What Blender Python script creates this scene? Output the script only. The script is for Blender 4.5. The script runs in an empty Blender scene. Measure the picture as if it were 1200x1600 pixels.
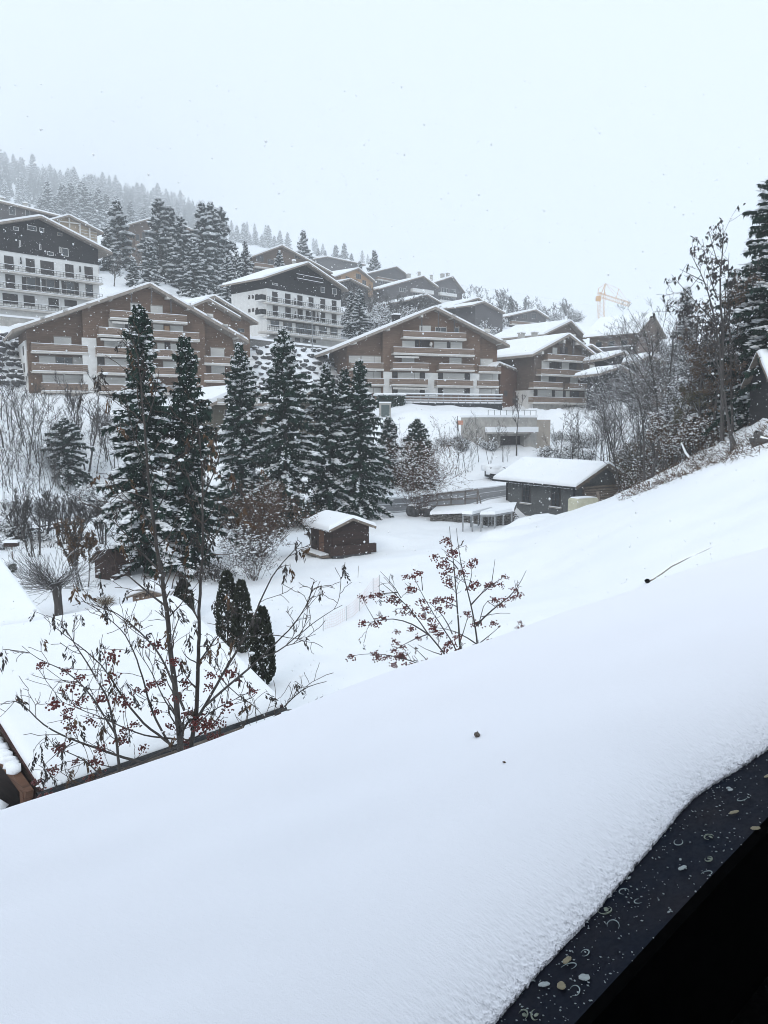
import bpy, math, random
import numpy as np
from mathutils import Vector, Matrix
random.seed(11)
rng = np.random.default_rng(5)
SC = bpy.context.scene
COL = SC.collection

# ------------------------------------------------------------------ camera
CAMZ = 8.6
PITCH = math.atan(140 / 1200)
cam_d = bpy.data.cameras.new('camera')
cam = bpy.data.objects.new('camera', cam_d)
COL.objects.link(cam)
cam.location = (0, 0, CAMZ)
cam.rotation_euler = (math.pi / 2 - PITCH, 0, 0)
cam_d.sensor_fit = 'HORIZONTAL'
cam_d.sensor_width = 36
cam_d.lens = 36
cam_d.clip_start = .05
cam_d.clip_end = 5000
SC.camera = cam

# ------------------------------------------------------------------ world (overcast snow sky) and veiled sun
SUN_EL, SUN_AZ = math.radians(32), math.radians(200)   # behind the viewer, diffused by cloud
world = bpy.data.worlds.new('World')
SC.world = world
world.use_nodes = True
wn = world.node_tree
wn.nodes.clear()
w_out = wn.nodes.new('ShaderNodeOutputWorld')
w_bg = wn.nodes.new('ShaderNodeBackground')
w_sky = wn.nodes.new('ShaderNodeTexSky')
w_sky.sky_type = 'NISHITA'
w_sky.sun_disc = False
w_sky.sun_elevation = SUN_EL
w_sky.sun_rotation = SUN_AZ
w_mix = wn.nodes.new('ShaderNodeMix')
w_mix.data_type = 'RGBA'
w_mix.inputs[0].default_value = .93                     # cloud deck hides almost all of the blue
w_mix.inputs[7].default_value = (9.6, 10.85, 12.1, 1)
w_bg.inputs['Strength'].default_value = .1
wn.links.new(w_sky.outputs[0], w_mix.inputs[6])
wn.links.new(w_mix.outputs[2], w_bg.inputs['Color'])
wn.links.new(w_bg.outputs[0], w_out.inputs['Surface'])
sun_d = bpy.data.lights.new('sun', 'SUN')
sun_d.energy = .75
sun_d.angle = math.radians(18)
sun_d.color = (1, .95, .88)
sun = bpy.data.objects.new('sun', sun_d)
COL.objects.link(sun)
sd = Vector((math.sin(SUN_AZ) * math.cos(SUN_EL), math.cos(SUN_AZ) * math.cos(SUN_EL), math.sin(SUN_EL)))
sun.rotation_euler = sd.to_track_quat('Z', 'Y').to_euler()
SC.view_settings.view_transform = 'Standard'
SC.view_settings.look = 'None'
SC.view_settings.exposure = 0
SC.view_settings.gamma = 1
SC.view_settings.use_curve_mapping = False
SC.render.engine = 'CYCLES'
cy = SC.cycles
cy.use_denoising = True
cy.denoiser = 'OPENIMAGEDENOISE'
cy.max_bounces = 6
cy.diffuse_bounces = 3
cy.glossy_bounces = 2
cy.transmission_bounces = 3
cy.transparent_max_bounces = 4
cy.volume_bounces = 3
cy.sample_clamp_indirect = 4
cy.use_adaptive_sampling = True
cy.adaptive_threshold = .015
cy.pixel_filter_type = 'BLACKMAN_HARRIS'
cy.filter_width = 1.0

# ------------------------------------------------------------------ pixel -> world helpers (photo is 1200 x 1600)
CT, ST = math.cos(PITCH), math.sin(PITCH)
def ray(px, py):
    dx, dy = (px - 600) / 1200, (800 - py) / 1200
    y, z = CT + dy * ST, -ST + dy * CT
    return Vector((dx / y, 1, z / y))
def at(px, py, Y):
    r = ray(px, py)
    return Vector((r.x * Y, Y, CAMZ + r.z * Y))
def far_k(Y):
    return Y if Y < 160 else 160 + (Y - 160) * 2.2      # the upper village lies well back in the murk
def on_z(px, py, z):
    r = ray(px, py)
    return at(px, py, (z - CAMZ) / r.z)

# ------------------------------------------------------------------ object helpers
def tag(o, label=None, cat=None, group=None, kind=None):
    if label: o['label'] = label
    if cat: o['category'] = cat
    if group: o['group'] = group
    if kind: o['kind'] = kind
    return o
def empty(name, loc, rz=0, label=None, cat=None, group=None):
    o = bpy.data.objects.new(name, None)
    o.empty_display_size = .3
    COL.objects.link(o)
    o.location = loc
    o.rotation_euler = (0, 0, rz)
    return tag(o, label, cat, group)
def mesh_obj(name, me, parent=None, mats=()):
    for m in mats: me.materials.append(m)
    o = bpy.data.objects.new(name, me)
    COL.objects.link(o)
    if parent: o.parent = parent
    return o
def copy_tree(o, parent=None, label=None):
    c = o.copy()
    COL.objects.link(c)
    c.parent = parent
    if label: c['label'] = label
    for ch in list(o.children): copy_tree(ch, c)
    return c
def np_mesh(name, V, F, mi=None, smooth=False):
    """V (n,3), F (m,k) all faces with k corners -> mesh, fast."""
    me = bpy.data.meshes.new(name)
    V = np.asarray(V, np.float32); F = np.asarray(F, np.int32)
    m, k = F.shape
    me.vertices.add(len(V)); me.vertices.foreach_set('co', V.ravel())
    me.loops.add(m * k); me.loops.foreach_set('vertex_index', F.ravel())
    me.polygons.add(m)
    me.polygons.foreach_set('loop_start', np.arange(0, m * k, k, dtype=np.int32))
    me.polygons.foreach_set('loop_total', np.full(m, k, np.int32))
    if mi is not None: me.polygons.foreach_set('material_index', np.asarray(mi, np.int32))
    if smooth: me.polygons.foreach_set('use_smooth', np.ones(m, bool))
    me.update(calc_edges=True)
    return me
ICO_V = None
def ico():
    global ICO_V, ICO_F
    if ICO_V is None:
        t = (1 + 5 ** .5) / 2
        v = np.array([(-1,t,0),(1,t,0),(-1,-t,0),(1,-t,0),(0,-1,t),(0,1,t),(0,-1,-t),(0,1,-t),(t,0,-1),(t,0,1),(-t,0,-1),(-t,0,1)], float)
        ICO_V = v / np.linalg.norm(v[0])
        ICO_F = np.array([(0,11,5),(0,5,1),(0,1,7),(0,7,10),(0,10,11),(1,5,9),(5,11,4),(11,10,2),(10,7,6),(7,1,8),(3,9,4),(3,4,2),(3,2,6),(3,6,8),(3,8,9),(4,9,5),(2,4,11),(6,2,10),(8,6,7),(9,8,1)])
    return ICO_V, ICO_F
OCT_V = np.array([(1,0,0),(-1,0,0),(0,1,0),(0,-1,0),(0,0,1),(0,0,-1)], float)
OCT_F = np.array([(0,2,4),(2,1,4),(1,3,4),(3,0,4),(2,0,5),(1,2,5),(3,1,5),(0,3,5)])
def blobs(C, R, jit=.25, base='ico', r=rng):
    """many lumps at C (n,3) with radii R (n,3) as one vertex/face array"""
    bv, bf = ico() if base == 'ico' else (OCT_V, OCT_F)
    C = np.asarray(C, float); R = np.asarray(R, float)
    n = len(C)
    a = r.uniform(0, 6.283, n)
    ca, sa = np.cos(a)[:, None], np.sin(a)[:, None]
    P = bv[None] * (1 + r.uniform(-jit, jit, (n, len(bv), 1)))
    P = P * R[:, None, :]
    x = P[..., 0] * ca - P[..., 1] * sa
    y = P[..., 0] * sa + P[..., 1] * ca
    P = np.stack([x, y, P[..., 2]], -1) + C[:, None, :]
    F = bf[None] + (np.arange(n) * len(bv))[:, None, None]
    return P.reshape(-1, 3), F.reshape(-1, 3)

class MB:
    """collects boxes, prisms, tubes, lumps; build() links them as one mesh object"""
    def __init__(s): s.v, s.f, s.m = [], [], []
    def raw(s, V, F, m=0):
        b = len(s.v)
        s.v += [tuple(p) for p in V]
        for f in F:
            s.f.append([b + int(i) for i in f]); s.m.append(m)
        return s
    def poly(s, pts, m=0): return s.raw(pts, [range(len(pts))], m)
    def box(s, x0, x1, y0, y1, z0, z1, m=0):
        V = [(x0,y0,z0),(x1,y0,z0),(x1,y1,z0),(x0,y1,z0),(x0,y0,z1),(x1,y0,z1),(x1,y1,z1),(x0,y1,z1)]
        return s.raw(V, [(3,2,1,0),(4,5,6,7),(0,1,5,4),(1,2,6,5),(2,3,7,6),(3,0,4,7)], m)
    def prism(s, P, y0, y1, m=0):
        """P: list of (x, z), counter-clockwise seen from -y; extruded y0 (near) -> y1 (far)"""
        n = len(P)
        V = [(x, y0, z) for x, z in P] + [(x, y1, z) for x, z in P]
        F = [list(range(n)), list(range(2 * n - 1, n - 1, -1))]
        F += [(i + n, (i + 1) % n + n, (i + 1) % n, i)[::1] for i in range(n)]
        F[2:] = [(i, i + n, (i + 1) % n + n, (i + 1) % n) for i in range(n)]
        return s.raw(V, F, m)
    def beam(s, p, q, w, h, m=0):
        p, q = Vector(p), Vector(q)
        d = (q - p)
        x = d.normalized()
        up = Vector((0, 0, 1)) if abs(x.z) < .95 else Vector((0, 1, 0))
        a = x.cross(up).normalized() * (w / 2)
        b = a.cross(x).normalized() * (h / 2)
        V = [p - a - b, p + a - b, p + a + b, p - a + b, q - a - b, q + a - b, q + a + b, q - a + b]
        return s.raw(V, [(0,1,2,3),(7,6,5,4),(0,4,5,1),(1,5,6,2),(2,6,7,3),(3,7,4,0)], m)
    def tube(s, pts, rad, n=6, m=0, cap=True):
        V, F = tube_arrays(pts, rad, n)
        return s.raw(V, F, m)
    def blob(s, c, r, m=0, jit=.2, base='ico'):
        V, F = blobs([c], [r if hasattr(r, '__len__') else (r, r, r)], jit, base)
        return s.raw(V, F, m)
    def mesh(s, name, smooth=False):
        me = bpy.data.meshes.new(name)
        me.from_pydata(s.v, [], s.f)
        if any(s.m): me.polygons.foreach_set('material_index', s.m)
        if smooth: me.polygons.foreach_set('use_smooth', [True] * len(s.f))
        me.update()
        return me
    def build(s, name, mats, parent=None, smooth=False):
        if not isinstance(mats, (list, tuple)): mats = [mats]
        return mesh_obj(name, s.mesh(name, smooth), parent, mats)
def tube_arrays(pts, rad, n=5):
    P = np.asarray(pts, float)
    k = len(P)
    R = np.broadcast_to(np.asarray(rad, float), (k,))
    T = np.gradient(P, axis=0)
    T /= np.linalg.norm(T, axis=1, keepdims=True) + 1e-9
    ref = np.array([.31, .17, .93]) if abs(T[0, 2]) < .8 else np.array([.9, .3, .1])
    A = np.cross(T, ref); A /= np.linalg.norm(A, axis=1, keepdims=True) + 1e-9
    B = np.cross(T, A)
    th = np.arange(n) * 2 * math.pi / n
    V = (P[:, None] + R[:, None, None] * (A[:, None] * np.cos(th)[None, :, None] + B[:, None] * np.sin(th)[None, :, None])).reshape(-1, 3)
    i = np.arange(k - 1)[:, None] * n; j = np.arange(n)[None]
    j2 = (j + 1) % n
    F = np.stack([i + j, i + j2, i + n + j2, i + n + j], -1).reshape(-1, 4)
    return V, F

# ------------------------------------------------------------------ materials
MATS = {}
def nodes_mat(name, rough=.8):
    m = bpy.data.materials.new(name)
    m.use_nodes = True
    nt = m.node_tree
    b = nt.nodes['Principled BSDF']
    b.inputs['Roughness'].default_value = rough
    MATS[name] = m
    return m, nt, b
def N(nt, t, **kw):
    n = nt.nodes.new(t)
    for k, v in kw.items(): setattr(n, k, v)
    return n
def noise(nt, scale, detail=4, vec=None, rough=.6):
    n = N(nt, 'ShaderNodeTexNoise')
    n.inputs['Scale'].default_value = scale
    n.inputs['Detail'].default_value = detail
    n.inputs['Roughness'].default_value = rough
    if vec: nt.links.new(vec, n.inputs['Vector'])
    return n.outputs[0]
def ramp(nt, src, stops):
    r = N(nt, 'ShaderNodeValToRGB')
    e = r.color_ramp.elements
    while len(e) < len(stops): e.new(.5)
    for i, (p, c) in enumerate(stops):
        e[i].position = p
        e[i].color = (*c, 1) if hasattr(c, '__len__') else (c, c, c, 1)
    nt.links.new(src, r.inputs[0])
    return r.outputs[0]
def mixc(nt, f, a, b, blend='MIX'):
    n = N(nt, 'ShaderNodeMix', data_type='RGBA', blend_type=blend)
    for s, i in ((f, 0), (a, 6), (b, 7)):
        if isinstance(s, bpy.types.NodeSocket): nt.links.new(s, n.inputs[i])
        else: n.inputs[i].default_value = s if i == 0 else (*s, 1)
    return n.outputs[2]
def math_n(nt, op, a, b):
    n = N(nt, 'ShaderNodeMath', operation=op)
    for s, i in ((a, 0), (b, 1)):
        if isinstance(s, bpy.types.NodeSocket): nt.links.new(s, n.inputs[i])
        else: n.inputs[i].default_value = s
    return n.outputs[0]
def coords(nt, scale=(1, 1, 1), kind='Object'):
    tc = N(nt, 'ShaderNodeTexCoord')
    mp = N(nt, 'ShaderNodeMapping')
    mp.inputs['Scale'].default_value = scale
    nt.links.new(tc.outputs[kind], mp.inputs['Vector'])
    return mp.outputs[0]
def bump(nt, b, h, strength=.4, dist=.03):
    n = N(nt, 'ShaderNodeBump')
    n.inputs['Strength'].default_value = strength
    n.inputs['Distance'].default_value = dist
    nt.links.new(h, n.inputs['Height'])
    nt.links.new(n.outputs[0], b.inputs['Normal'])
SNOW = (.90, .915, .94)
def snow_top(nt, col, thr=.45, scale=6, amount=.35):
    """settled snow where the surface faces up"""
    g = N(nt, 'ShaderNodeNewGeometry')
    sx = N(nt, 'ShaderNodeSeparateXYZ')
    nt.links.new(g.outputs['Normal'], sx.inputs[0])
    n = noise(nt, scale, 3, coords(nt))
    v = math_n(nt, 'ADD', sx.outputs[2], math_n(nt, 'MULTIPLY', math_n(nt, 'SUBTRACT', n, .5), amount * 2))
    f = ramp(nt, v, [(max(0, thr - .06), 0), (min(1, thr + .06), 1)])
    return mixc(nt, f, col, SNOW)
def mk(name, c1, c2, rough=.8, scale=3, stretch=(1, 1, 1), bmp=0, snow=None, detail=5, lo=.3, hi=.7, spec=None):
    m, nt, b = nodes_mat(name, rough)
    v = coords(nt, stretch)
    n = noise(nt, scale, detail, v)
    c = ramp(nt, n, [(lo, c1), (hi, c2)])
    if snow: c = snow_top(nt, c, *snow)
    nt.links.new(c, b.inputs['Base Color'])
    if bmp: bump(nt, b, n, bmp)
    if spec is not None: b.inputs['Specular IOR Level'].default_value = spec
    return m
def wood(name, c1, c2, board=.16, axis='z', snow=None):
    """weathered boarding: fine board lines in relief, streaky grain"""
    m, nt, b = nodes_mat(name, .85)
    st = (.25, .25, 3) if axis == 'z' else (3, 3, .25)
    n1 = noise(nt, 2.2, 6, coords(nt, st), .7)
    n2 = noise(nt, .35, 3, coords(nt))
    c = ramp(nt, math_n(nt, 'ADD', math_n(nt, 'MULTIPLY', n1, .65), math_n(nt, 'MULTIPLY', n2, .35)), [(.35, c1), (.65, c2)])
    w = N(nt, 'ShaderNodeTexWave', wave_type='BANDS', bands_direction='Z' if axis == 'z' else 'X', wave_profile='SAW')
    w.inputs['Scale'].default_value = .314 / board
    nt.links.new(coords(nt), w.inputs['Vector'])
    lines = ramp(nt, w.outputs['Fac'], [(0, .55), (.12, 1)])
    c = mixc(nt, 1.0, c, lines, 'MULTIPLY')
    if snow: c = snow_top(nt, c, *snow)
    nt.links.new(c, b.inputs['Base Color'])
    bump(nt, b, w.outputs['Fac'], .5, .02)
    return m
def snow_mat(name, big=1.5, fine=60, bmp=.25, spark=0):
    m, nt, b = nodes_mat(name, .7)
    v = coords(nt)
    n1 = noise(nt, big, 5, v); n2 = noise(nt, fine, 4, v)
    c = ramp(nt, n1, [(.3, (.875, .895, .925)), (.7, (.915, .925, .94))])
    nt.links.new(c, b.inputs['Base Color'])
    b.inputs['Specular IOR Level'].default_value = .2
    h = math_n(nt, 'ADD', math_n(nt, 'MULTIPLY', n1, .8), math_n(nt, 'MULTIPLY', n2, .2))
    bump(nt, b, h, bmp, .06)
    return m
M = {}
M['snow'] = snow_mat('fresh_snow')
M['snow_roof'] = snow_mat('roof_snow', .8, 25, .2)
M['brown'] = wood('brown_boards', (.112, .068, .045), (.207, .135, .095))
M['olive'] = wood('olive_boards', (.07, .062, .045), (.125, .11, .08))
M['brown2'] = wood('brown_boards_grey', (.1, .072, .057), (.17, .125, .1))
M['brown_red'] = wood('red_brown_boards', (.09, .042, .024), (.15, .075, .045))
M['rail_wood'] = wood('balcony_boards', (.18, .128, .096), (.27, .2, .155), .22)
M['dark'] = wood('dark_boards', (.009, .009, .011), (.028, .025, .027))
M['dark_red'] = wood('dark_red_boards', (.016, .009, .008), (.05, .026, .02))
M['dark_plank'] = mk('tarred_plank', (.016, .009, .008), (.06, .03, .022), .8, 4, (1, 1, 6), .4)
M['pale_wood'] = wood('pale_larch', (.36, .28, .2), (.46, .37, .27))
M['orange_wood'] = wood('orange_pine', (.32, .19, .1), (.42, .27, .16))
M['grey_wood'] = wood('grey_boards', (.07, .065, .068), (.13, .12, .12))
M['old_wood'] = mk('old_timber', (.1, .08, .065), (.27, .225, .185), .9, 5, (.4, .4, 5), .4)
M['fence_wood'] = mk('fence_timber', (.1, .09, .085), (.2, .18, .17), .9, 5, (.4, .4, 5), .3, (.75, 5, .2))
M['fascia'] = mk('fascia_board', (.2, .17, .145), (.31, .27, .235), .8, 2)
M['slab'] = mk('balcony_slab', (.5, .47, .43), (.64, .61, .57), .8, 1.5)
M['white'] = mk('white_plaster', (.66, .655, .64), (.78, .775, .76), .85, 1.5, bmp=.1)
M['grey_plaster'] = mk('grey_roughcast', (.07, .074, .076), (.145, .15, .15), .95, 9, bmp=.7, detail=8)
M['concrete'] = mk('concrete', (.3, .285, .265), (.46, .44, .41), .9, 1.2, bmp=.2)
M['beige'] = mk('beige_render', (.32, .28, .24), (.43, .38, .33), .9, .8, bmp=.1)
M['shutter'] = mk('roller_shutter', (.58, .565, .54), (.7, .69, .66), .6, .5, (1, 1, 8))
M['beam_end'] = mk('painted_beam_end', (.5, .48, .45), (.66, .64, .61), .7, 2)
M['frame'] = mk('window_frame', (.2, .17, .15), (.3, .27, .24), .6)
M['white_frame'] = mk('white_window_frame', (.62, .61, .59), (.74, .73, .71), .5)
M['dark_door'] = mk('dark_shutter_leaf', (.03, .027, .027), (.06, .05, .048), .7, 3, (3, 3, .4))
M['metal'] = mk('galvanised_metal', (.2, .21, .22), (.33, .34, .35), .5, 4)
M['dark_metal'] = mk('dark_metal', (.022, .023, .026), (.05, .052, .056), .6, 5, spec=.12)
M['green_metal'] = mk('green_grey_cabinet', (.06, .085, .085), (.1, .125, .125), .6, 3)
M['asphalt'] = mk('wet_asphalt', (.085, .085, .09), (.15, .15, .155), .55, 1.3, (1, 1, 1), .15)
M['slush'] = mk('slush', (.42, .43, .44), (.75, .765, .79), .6, 1.5, (1, 4, 1), .3)
M['rock'] = mk('snowy_rock', (.03, .031, .034), (.12, .12, .125), .9, 3, bmp=.6, snow=(.6, 2.5, .4))
M['stone'] = mk('wall_stone', (.06, .06, .062), (.24, .23, .215), .9, 6, bmp=.7)
M['bark'] = mk('bark', (.03, .027, .026), (.085, .075, .07), .9, 9, (1, 1, .3), .6)
M['bark_snow'] = mk('bark_snow', (.04, .036, .035), (.1, .09, .085), .9, 9, (1, 1, .3), .5, (.62, 4, .35))
M['twig'] = mk('twig', (.045, .034, .029), (.11, .083, .07), .9, 5)
M['twig_red'] = mk('red_brown_twig', (.075, .04, .032), (.14, .08, .062), .9, 5)
M['needle'] = mk('spruce_needles', (.005, .019, .014), (.023, .053, .037), .8, 1.6, detail=3, spec=.15)
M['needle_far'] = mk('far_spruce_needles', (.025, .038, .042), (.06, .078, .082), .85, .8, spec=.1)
M['thuja'] = mk('thuja_foliage', (.012, .016, .012), (.04, .045, .028), .8, 6, spec=.15)
M['brown_leaf'] = mk('withered_leaf', (.045, .027, .016), (.15, .09, .052), .85, 6)
M['olive_leaf'] = mk('olive_leaf', (.045, .04, .02), (.1, .085, .045), .85, 6)
M['dark_leaf'] = mk('dark_withered_leaf', (.02, .018, .018), (.055, .048, .045), .85, 6)
M['berry'] = mk('rowan_berry', (.06, .006, .005), (.13, .013, .01), .35, 8)
M['grass'] = mk('dead_grass', (.14, .105, .07), (.3, .24, .17), .9, 5)
M['red_brown_fascia'] = mk('red_brown_fascia', (.028, .008, .007), (.06, .018, .015), .7, 5)
M['yellow'] = mk('faded_yellow_plastic', (.5, .48, .35), (.62, .6, .47), .6, 2)
M['orange'] = mk('orange_cloth', (.5, .24, .17), (.58, .3, .22), .8)
M['pink_net'] = mk('faded_orange_net', (.6, .4, .36), (.68, .47, .42), .8)
M['crane'] = mk('crane_yellow', (.58, .33, .14), (.65, .4, .2), .6)
M['black'] = mk('black_cladding', (.0008, .0008, .001), (.002, .002, .0022), .9, 30, spec=.02)
def glass_mat():
    m, nt, b = nodes_mat('dark_window_glass', .08)
    b.inputs['Base Color'].default_value = (.03, .035, .04, 1)
    b.inputs['Specular IOR Level'].default_value = .7
    return m
M['glass'] = glass_mat()
# ------------------------------------------------------------------ terrain
ctrl = []
def cp(x, y, z): ctrl.append((x, y, z))
def cpp(px, py, Y):
    Y = far_k(Y)
    p = at(px, py, Y); ctrl.append((p.x, p.y, p.z))
def cpz(px, py, z):
    p = on_z(px, py, z); ctrl.append((p.x, p.y, p.z))
for a in ((0,0,-.6),(-5,8,-.5),(-14,6,-.4),(5,8,0),(12,10,2.5),(0,20,-.1),(-10,15,-.3),(-20,22,-.1),(20,20,7),(30,20,11),(26,34,10.5),(30,-10,10),(-30,-10,0),(0,-20,0),(-45,20,3)): cp(*a)
for a in ((440,1085),(560,1010),(480,950),(600,900),(520,885),(600,850),(700,850),(760,836),(40,985),(160,960),(300,950),(380,900)): cpz(*a, 0)
for a in ((960,785,66),(1040,750,55),(1120,720,46),(1200,695,38),(1128,668,48),(1200,650,46),(1080,700,58),(1000,740,75),(1200,640,70),(1100,640,90),
          (1000,860,31),(1200,800,28.7),(900,920,30.2),(1150,860,26.4),(800,900,36.3),(860,822,63),(900,805,66),(935,798,66),(985,775,71),
          (800,826,74),(700,817,66),
          (590,803,72),(690,797,74),(800,775,79),(620,778,82),(800,757,88),(720,788,77),(780,782,76),
          (700,745,95),(800,705,104),(700,690,106),(620,700,106),(620,650,118),(700,640,121),(790,655,120),(800,730,97),
          (545,640,127),(780,640,136),(833,645,142),(945,640,151),(870,690,115),(900,715,95),(990,690,95),(975,632,122),(1035,628,110),(1000,655,102),(940,640,128),
          (0,850,50),(100,870,46),(130,765,75),(60,700,85),(190,765,76),(0,640,98),(170,655,99),(250,705,95),(300,750,85),(0,760,70),
          (49,625,103),(370,630,118),(450,675,95),(350,660,93),(460,605,122),(460,542,138),(400,545,137),(530,600,126),
          (157,505,138),(-68,505,121),(15,600,105),(0,520,116),(418,530,144),(533,545,160),(390,560,134),
          (60,400,175),(225,425,205),(450,450,205),(620,475,240),(740,512,200),(850,522,200),(960,560,165),(1100,565,170),(1200,565,150),(590,505,175),(660,540,170),
          (0,345,400),(200,375,400),(450,412,400),(700,458,400),(950,500,400),(1200,520,400),
          (0,286,800),(300,345,800),(500,395,800),(700,450,800),(900,492,800),(1200,512,800)): cpp(*a)
for a in ((-2200,2700,700),(0,2700,330),(2200,2700,150),(2200,0,150),(-2200,0,800),(-300,0,60),(-250,150,105),(200,100,30),(200,0,30),(-120,60,38),(-70,75,20),(-500,200,190)): cp(*a)
# road ran in first so the ground under it is level with it
ROAD_NEAR = [(-32, 78.5, -.55), (-20, 75.5, -.35), (-9, 73.6, -.2)] + [tuple(at(*a)) for a in ((590,803,72),(690,797,74),(800,775,79.5))] + [(22, 88, 1.9), (34, 97, 3.4), (50, 103, 5)]
ROAD_FAR = [(-34, 86, -.4), (-20, 84, -.1), (-9, 82.8, .2)] + [tuple(at(*a)) for a in ((620,778,82),(700,768,84.5),(800,757,88.5))] + [(20, 95, 2.1), (34, 104, 3.6), (50, 110, 5.2)]
def resample(P, n):
    P = np.array(P); d = np.r_[0, np.cumsum(np.linalg.norm(np.diff(P[:, :2], axis=0), axis=1))]
    t = np.linspace(0, d[-1], n)
    return np.stack([np.interp(t, d, P[:, i]) for i in range(3)], 1)
rn, rf = resample(ROAD_NEAR, 24), resample(ROAD_FAR, 24)
for i in range(0, 24):
    for k in (0, .5, 1): cp(*(rn[i] * (1 - k) + rf[i] * k))
def rbf_fit(P):
    P = np.array(P); n = len(P)
    keep = [0]
    for i in range(1, n):
        if np.min(np.linalg.norm(P[keep, :2] - P[i, :2], axis=1)) > .8: keep.append(i)
    P = P[keep]; n = len(P)
    D = np.linalg.norm(P[:, None, :2] - P[None, :, :2], axis=2)
    A = np.zeros((n + 3, n + 3)); A[:n, :n] = -D + np.eye(n) * -.15 * 0
    A[:n, n] = A[n, :n] = 1; A[:n, n + 1:] = P[:, :2]; A[n + 1:, :n] = P[:, :2].T
    w = np.linalg.solve(A + np.diag([1e-6] * n + [0] * 3), np.r_[P[:, 2], 0, 0, 0])
    return P, w
CP, CW = rbf_fit(ctrl)
def rbf(X, Y):
    sh = X.shape; X = X.ravel(); Y = Y.ravel(); out = np.empty(len(X)); n = len(CP)
    for i in range(0, len(X), 20000):
        s = slice(i, i + 20000)
        D = np.hypot(X[s, None] - CP[None, :, 0], Y[s, None] - CP[None, :, 1])
        out[s] = -D @ CW[:n] + CW[n] + CW[n + 1] * X[s] + CW[n + 2] * Y[s]
    return out.reshape(sh)
wr = np.random.default_rng(3)
WV = [(wr.normal(size=2) * f, wr.uniform(0, 6.28), a) for f, a in ((.25, .07), (.5, .05), (.9, .035), (1.7, .022), (2.6, .012)) for _ in range(4)]
def relief(X, Y):
    r = np.zeros_like(X)
    for k, p, a in WV: r += a * np.sin(k[0] * X + k[1] * Y + p)
    return r
def axis(lo, hi, f0, f1, fine, coarse):
    a = np.arange(f0, f1 + 1e-6, fine)
    up = [f1]; st = fine
    while up[-1] < hi: st = min(st * 1.25, coarse); up.append(up[-1] + st)
    dn = [f0]; st = fine
    while dn[-1] > lo: st = min(st * 1.25, coarse); dn.append(dn[-1] - st)
    return np.r_[dn[:0:-1], a, up[1:]]
GX, GY = axis(-2300, 2300, -62, 50, .55, 45), axis(-120, 2800, 6, 140, .55, 45)
XX, YY = np.meshgrid(GX, GY)
ZZ = rbf(XX, YY)
# soften creases of the linear kernel a little, keep the road bed flat
for _ in range(2):
    Zs = ZZ.copy()
    Zs[1:-1, 1:-1] = (ZZ[1:-1, 1:-1] * 2 + ZZ[:-2, 1:-1] + ZZ[2:, 1:-1] + ZZ[1:-1, :-2] + ZZ[1:-1, 2:]) / 6
    ZZ = Zs
mid = (rn + rf) / 2
dr = np.full(XX.shape, 99.)
for p in resample(mid, 90): dr = np.minimum(dr, np.hypot(XX - p[0], YY - p[1]))
dl = np.clip((dr - 5) / 3, 0, 1)
rough = 1 + 2.2 * np.clip((-12 - XX) / 8, 0, 1) * np.clip((YY - 45) / 10, 0, 1)
rough += 2.0 * np.clip((XX - (19 + (YY - 38) * .03) + 1.5) / 2, 0, 1) * np.clip((YY - 30) / 6, 0, 1)
ZZ += relief(XX, YY) * np.clip(rough, 0, 3) * dl * np.where(YY < 5, 0, 1)
# ploughed heap at the foot of the bank beside the stone house
def mound(px, py, Y, h, sx, sy, rot=0):
    global ZZ
    c = at(px, py, Y); ca, sa = math.cos(rot), math.sin(rot)
    dx, dy = XX - c.x, YY - c.y
    u, v = dx * ca + dy * sa, -dx * sa + dy * ca
    ZZ = ZZ + h * np.exp(-(u / sx) ** 2 - (v / sy) ** 2)
mound(845, 815, 62, 1.1, 2.2, 1.6, .4); mound(815, 835, 57, .8, 1.8, 1.3)
mound(778, 862, 50, .55, 1.5, 1.6, .5); mound(745, 885, 46, .5, 1.3, 1.8, .6); mound(800, 850, 52, .4, 1, 1); mound(760, 868, 49, .35, .7, .7)
mound(590, 838, 55, .75, 2.1, 1.5, -.5)
mound(140, 660, 98, .8, 5, 2); mound(640, 660, 116, .7, 3, 3)
ZR = ZZ.copy()
def ground(x, y):
    i = int(np.clip(np.searchsorted(GX, x) - 1, 0, len(GX) - 2)); j = int(np.clip(np.searchsorted(GY, y) - 1, 0, len(GY) - 2))
    u = (x - GX[i]) / (GX[i + 1] - GX[i]); v = (y - GY[j]) / (GY[j + 1] - GY[j])
    return float((ZR[j, i] * (1 - u) + ZR[j, i + 1] * u) * (1 - v) + (ZR[j + 1, i] * (1 - u) + ZR[j + 1, i + 1] * u) * v)
def on_ground(px, py, Y0=14):
    r = ray(px, py); Y = Y0; prev = None
    while Y < 2700:
        p = Vector((r.x * Y, Y, CAMZ + r.z * Y))
        d = p.z - ground(p.x, p.y)
        if d < 0:
            if prev is not None:
                Yp, dp = prev
                Y = Yp + (Y - Yp) * dp / (dp - d)
                p = Vector((r.x * Y, Y, CAMZ + r.z * Y))
            p.z = ground(p.x, p.y)
            return p
        prev = (Y, d); Y += .4 + Y * .004
    return p
ny, nx = XX.shape
I = np.arange(ny * nx).reshape(ny, nx)
TF = np.stack([I[:-1, :-1], I[:-1, 1:], I[1:, 1:], I[1:, :-1]], -1).reshape(-1, 4)
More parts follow.
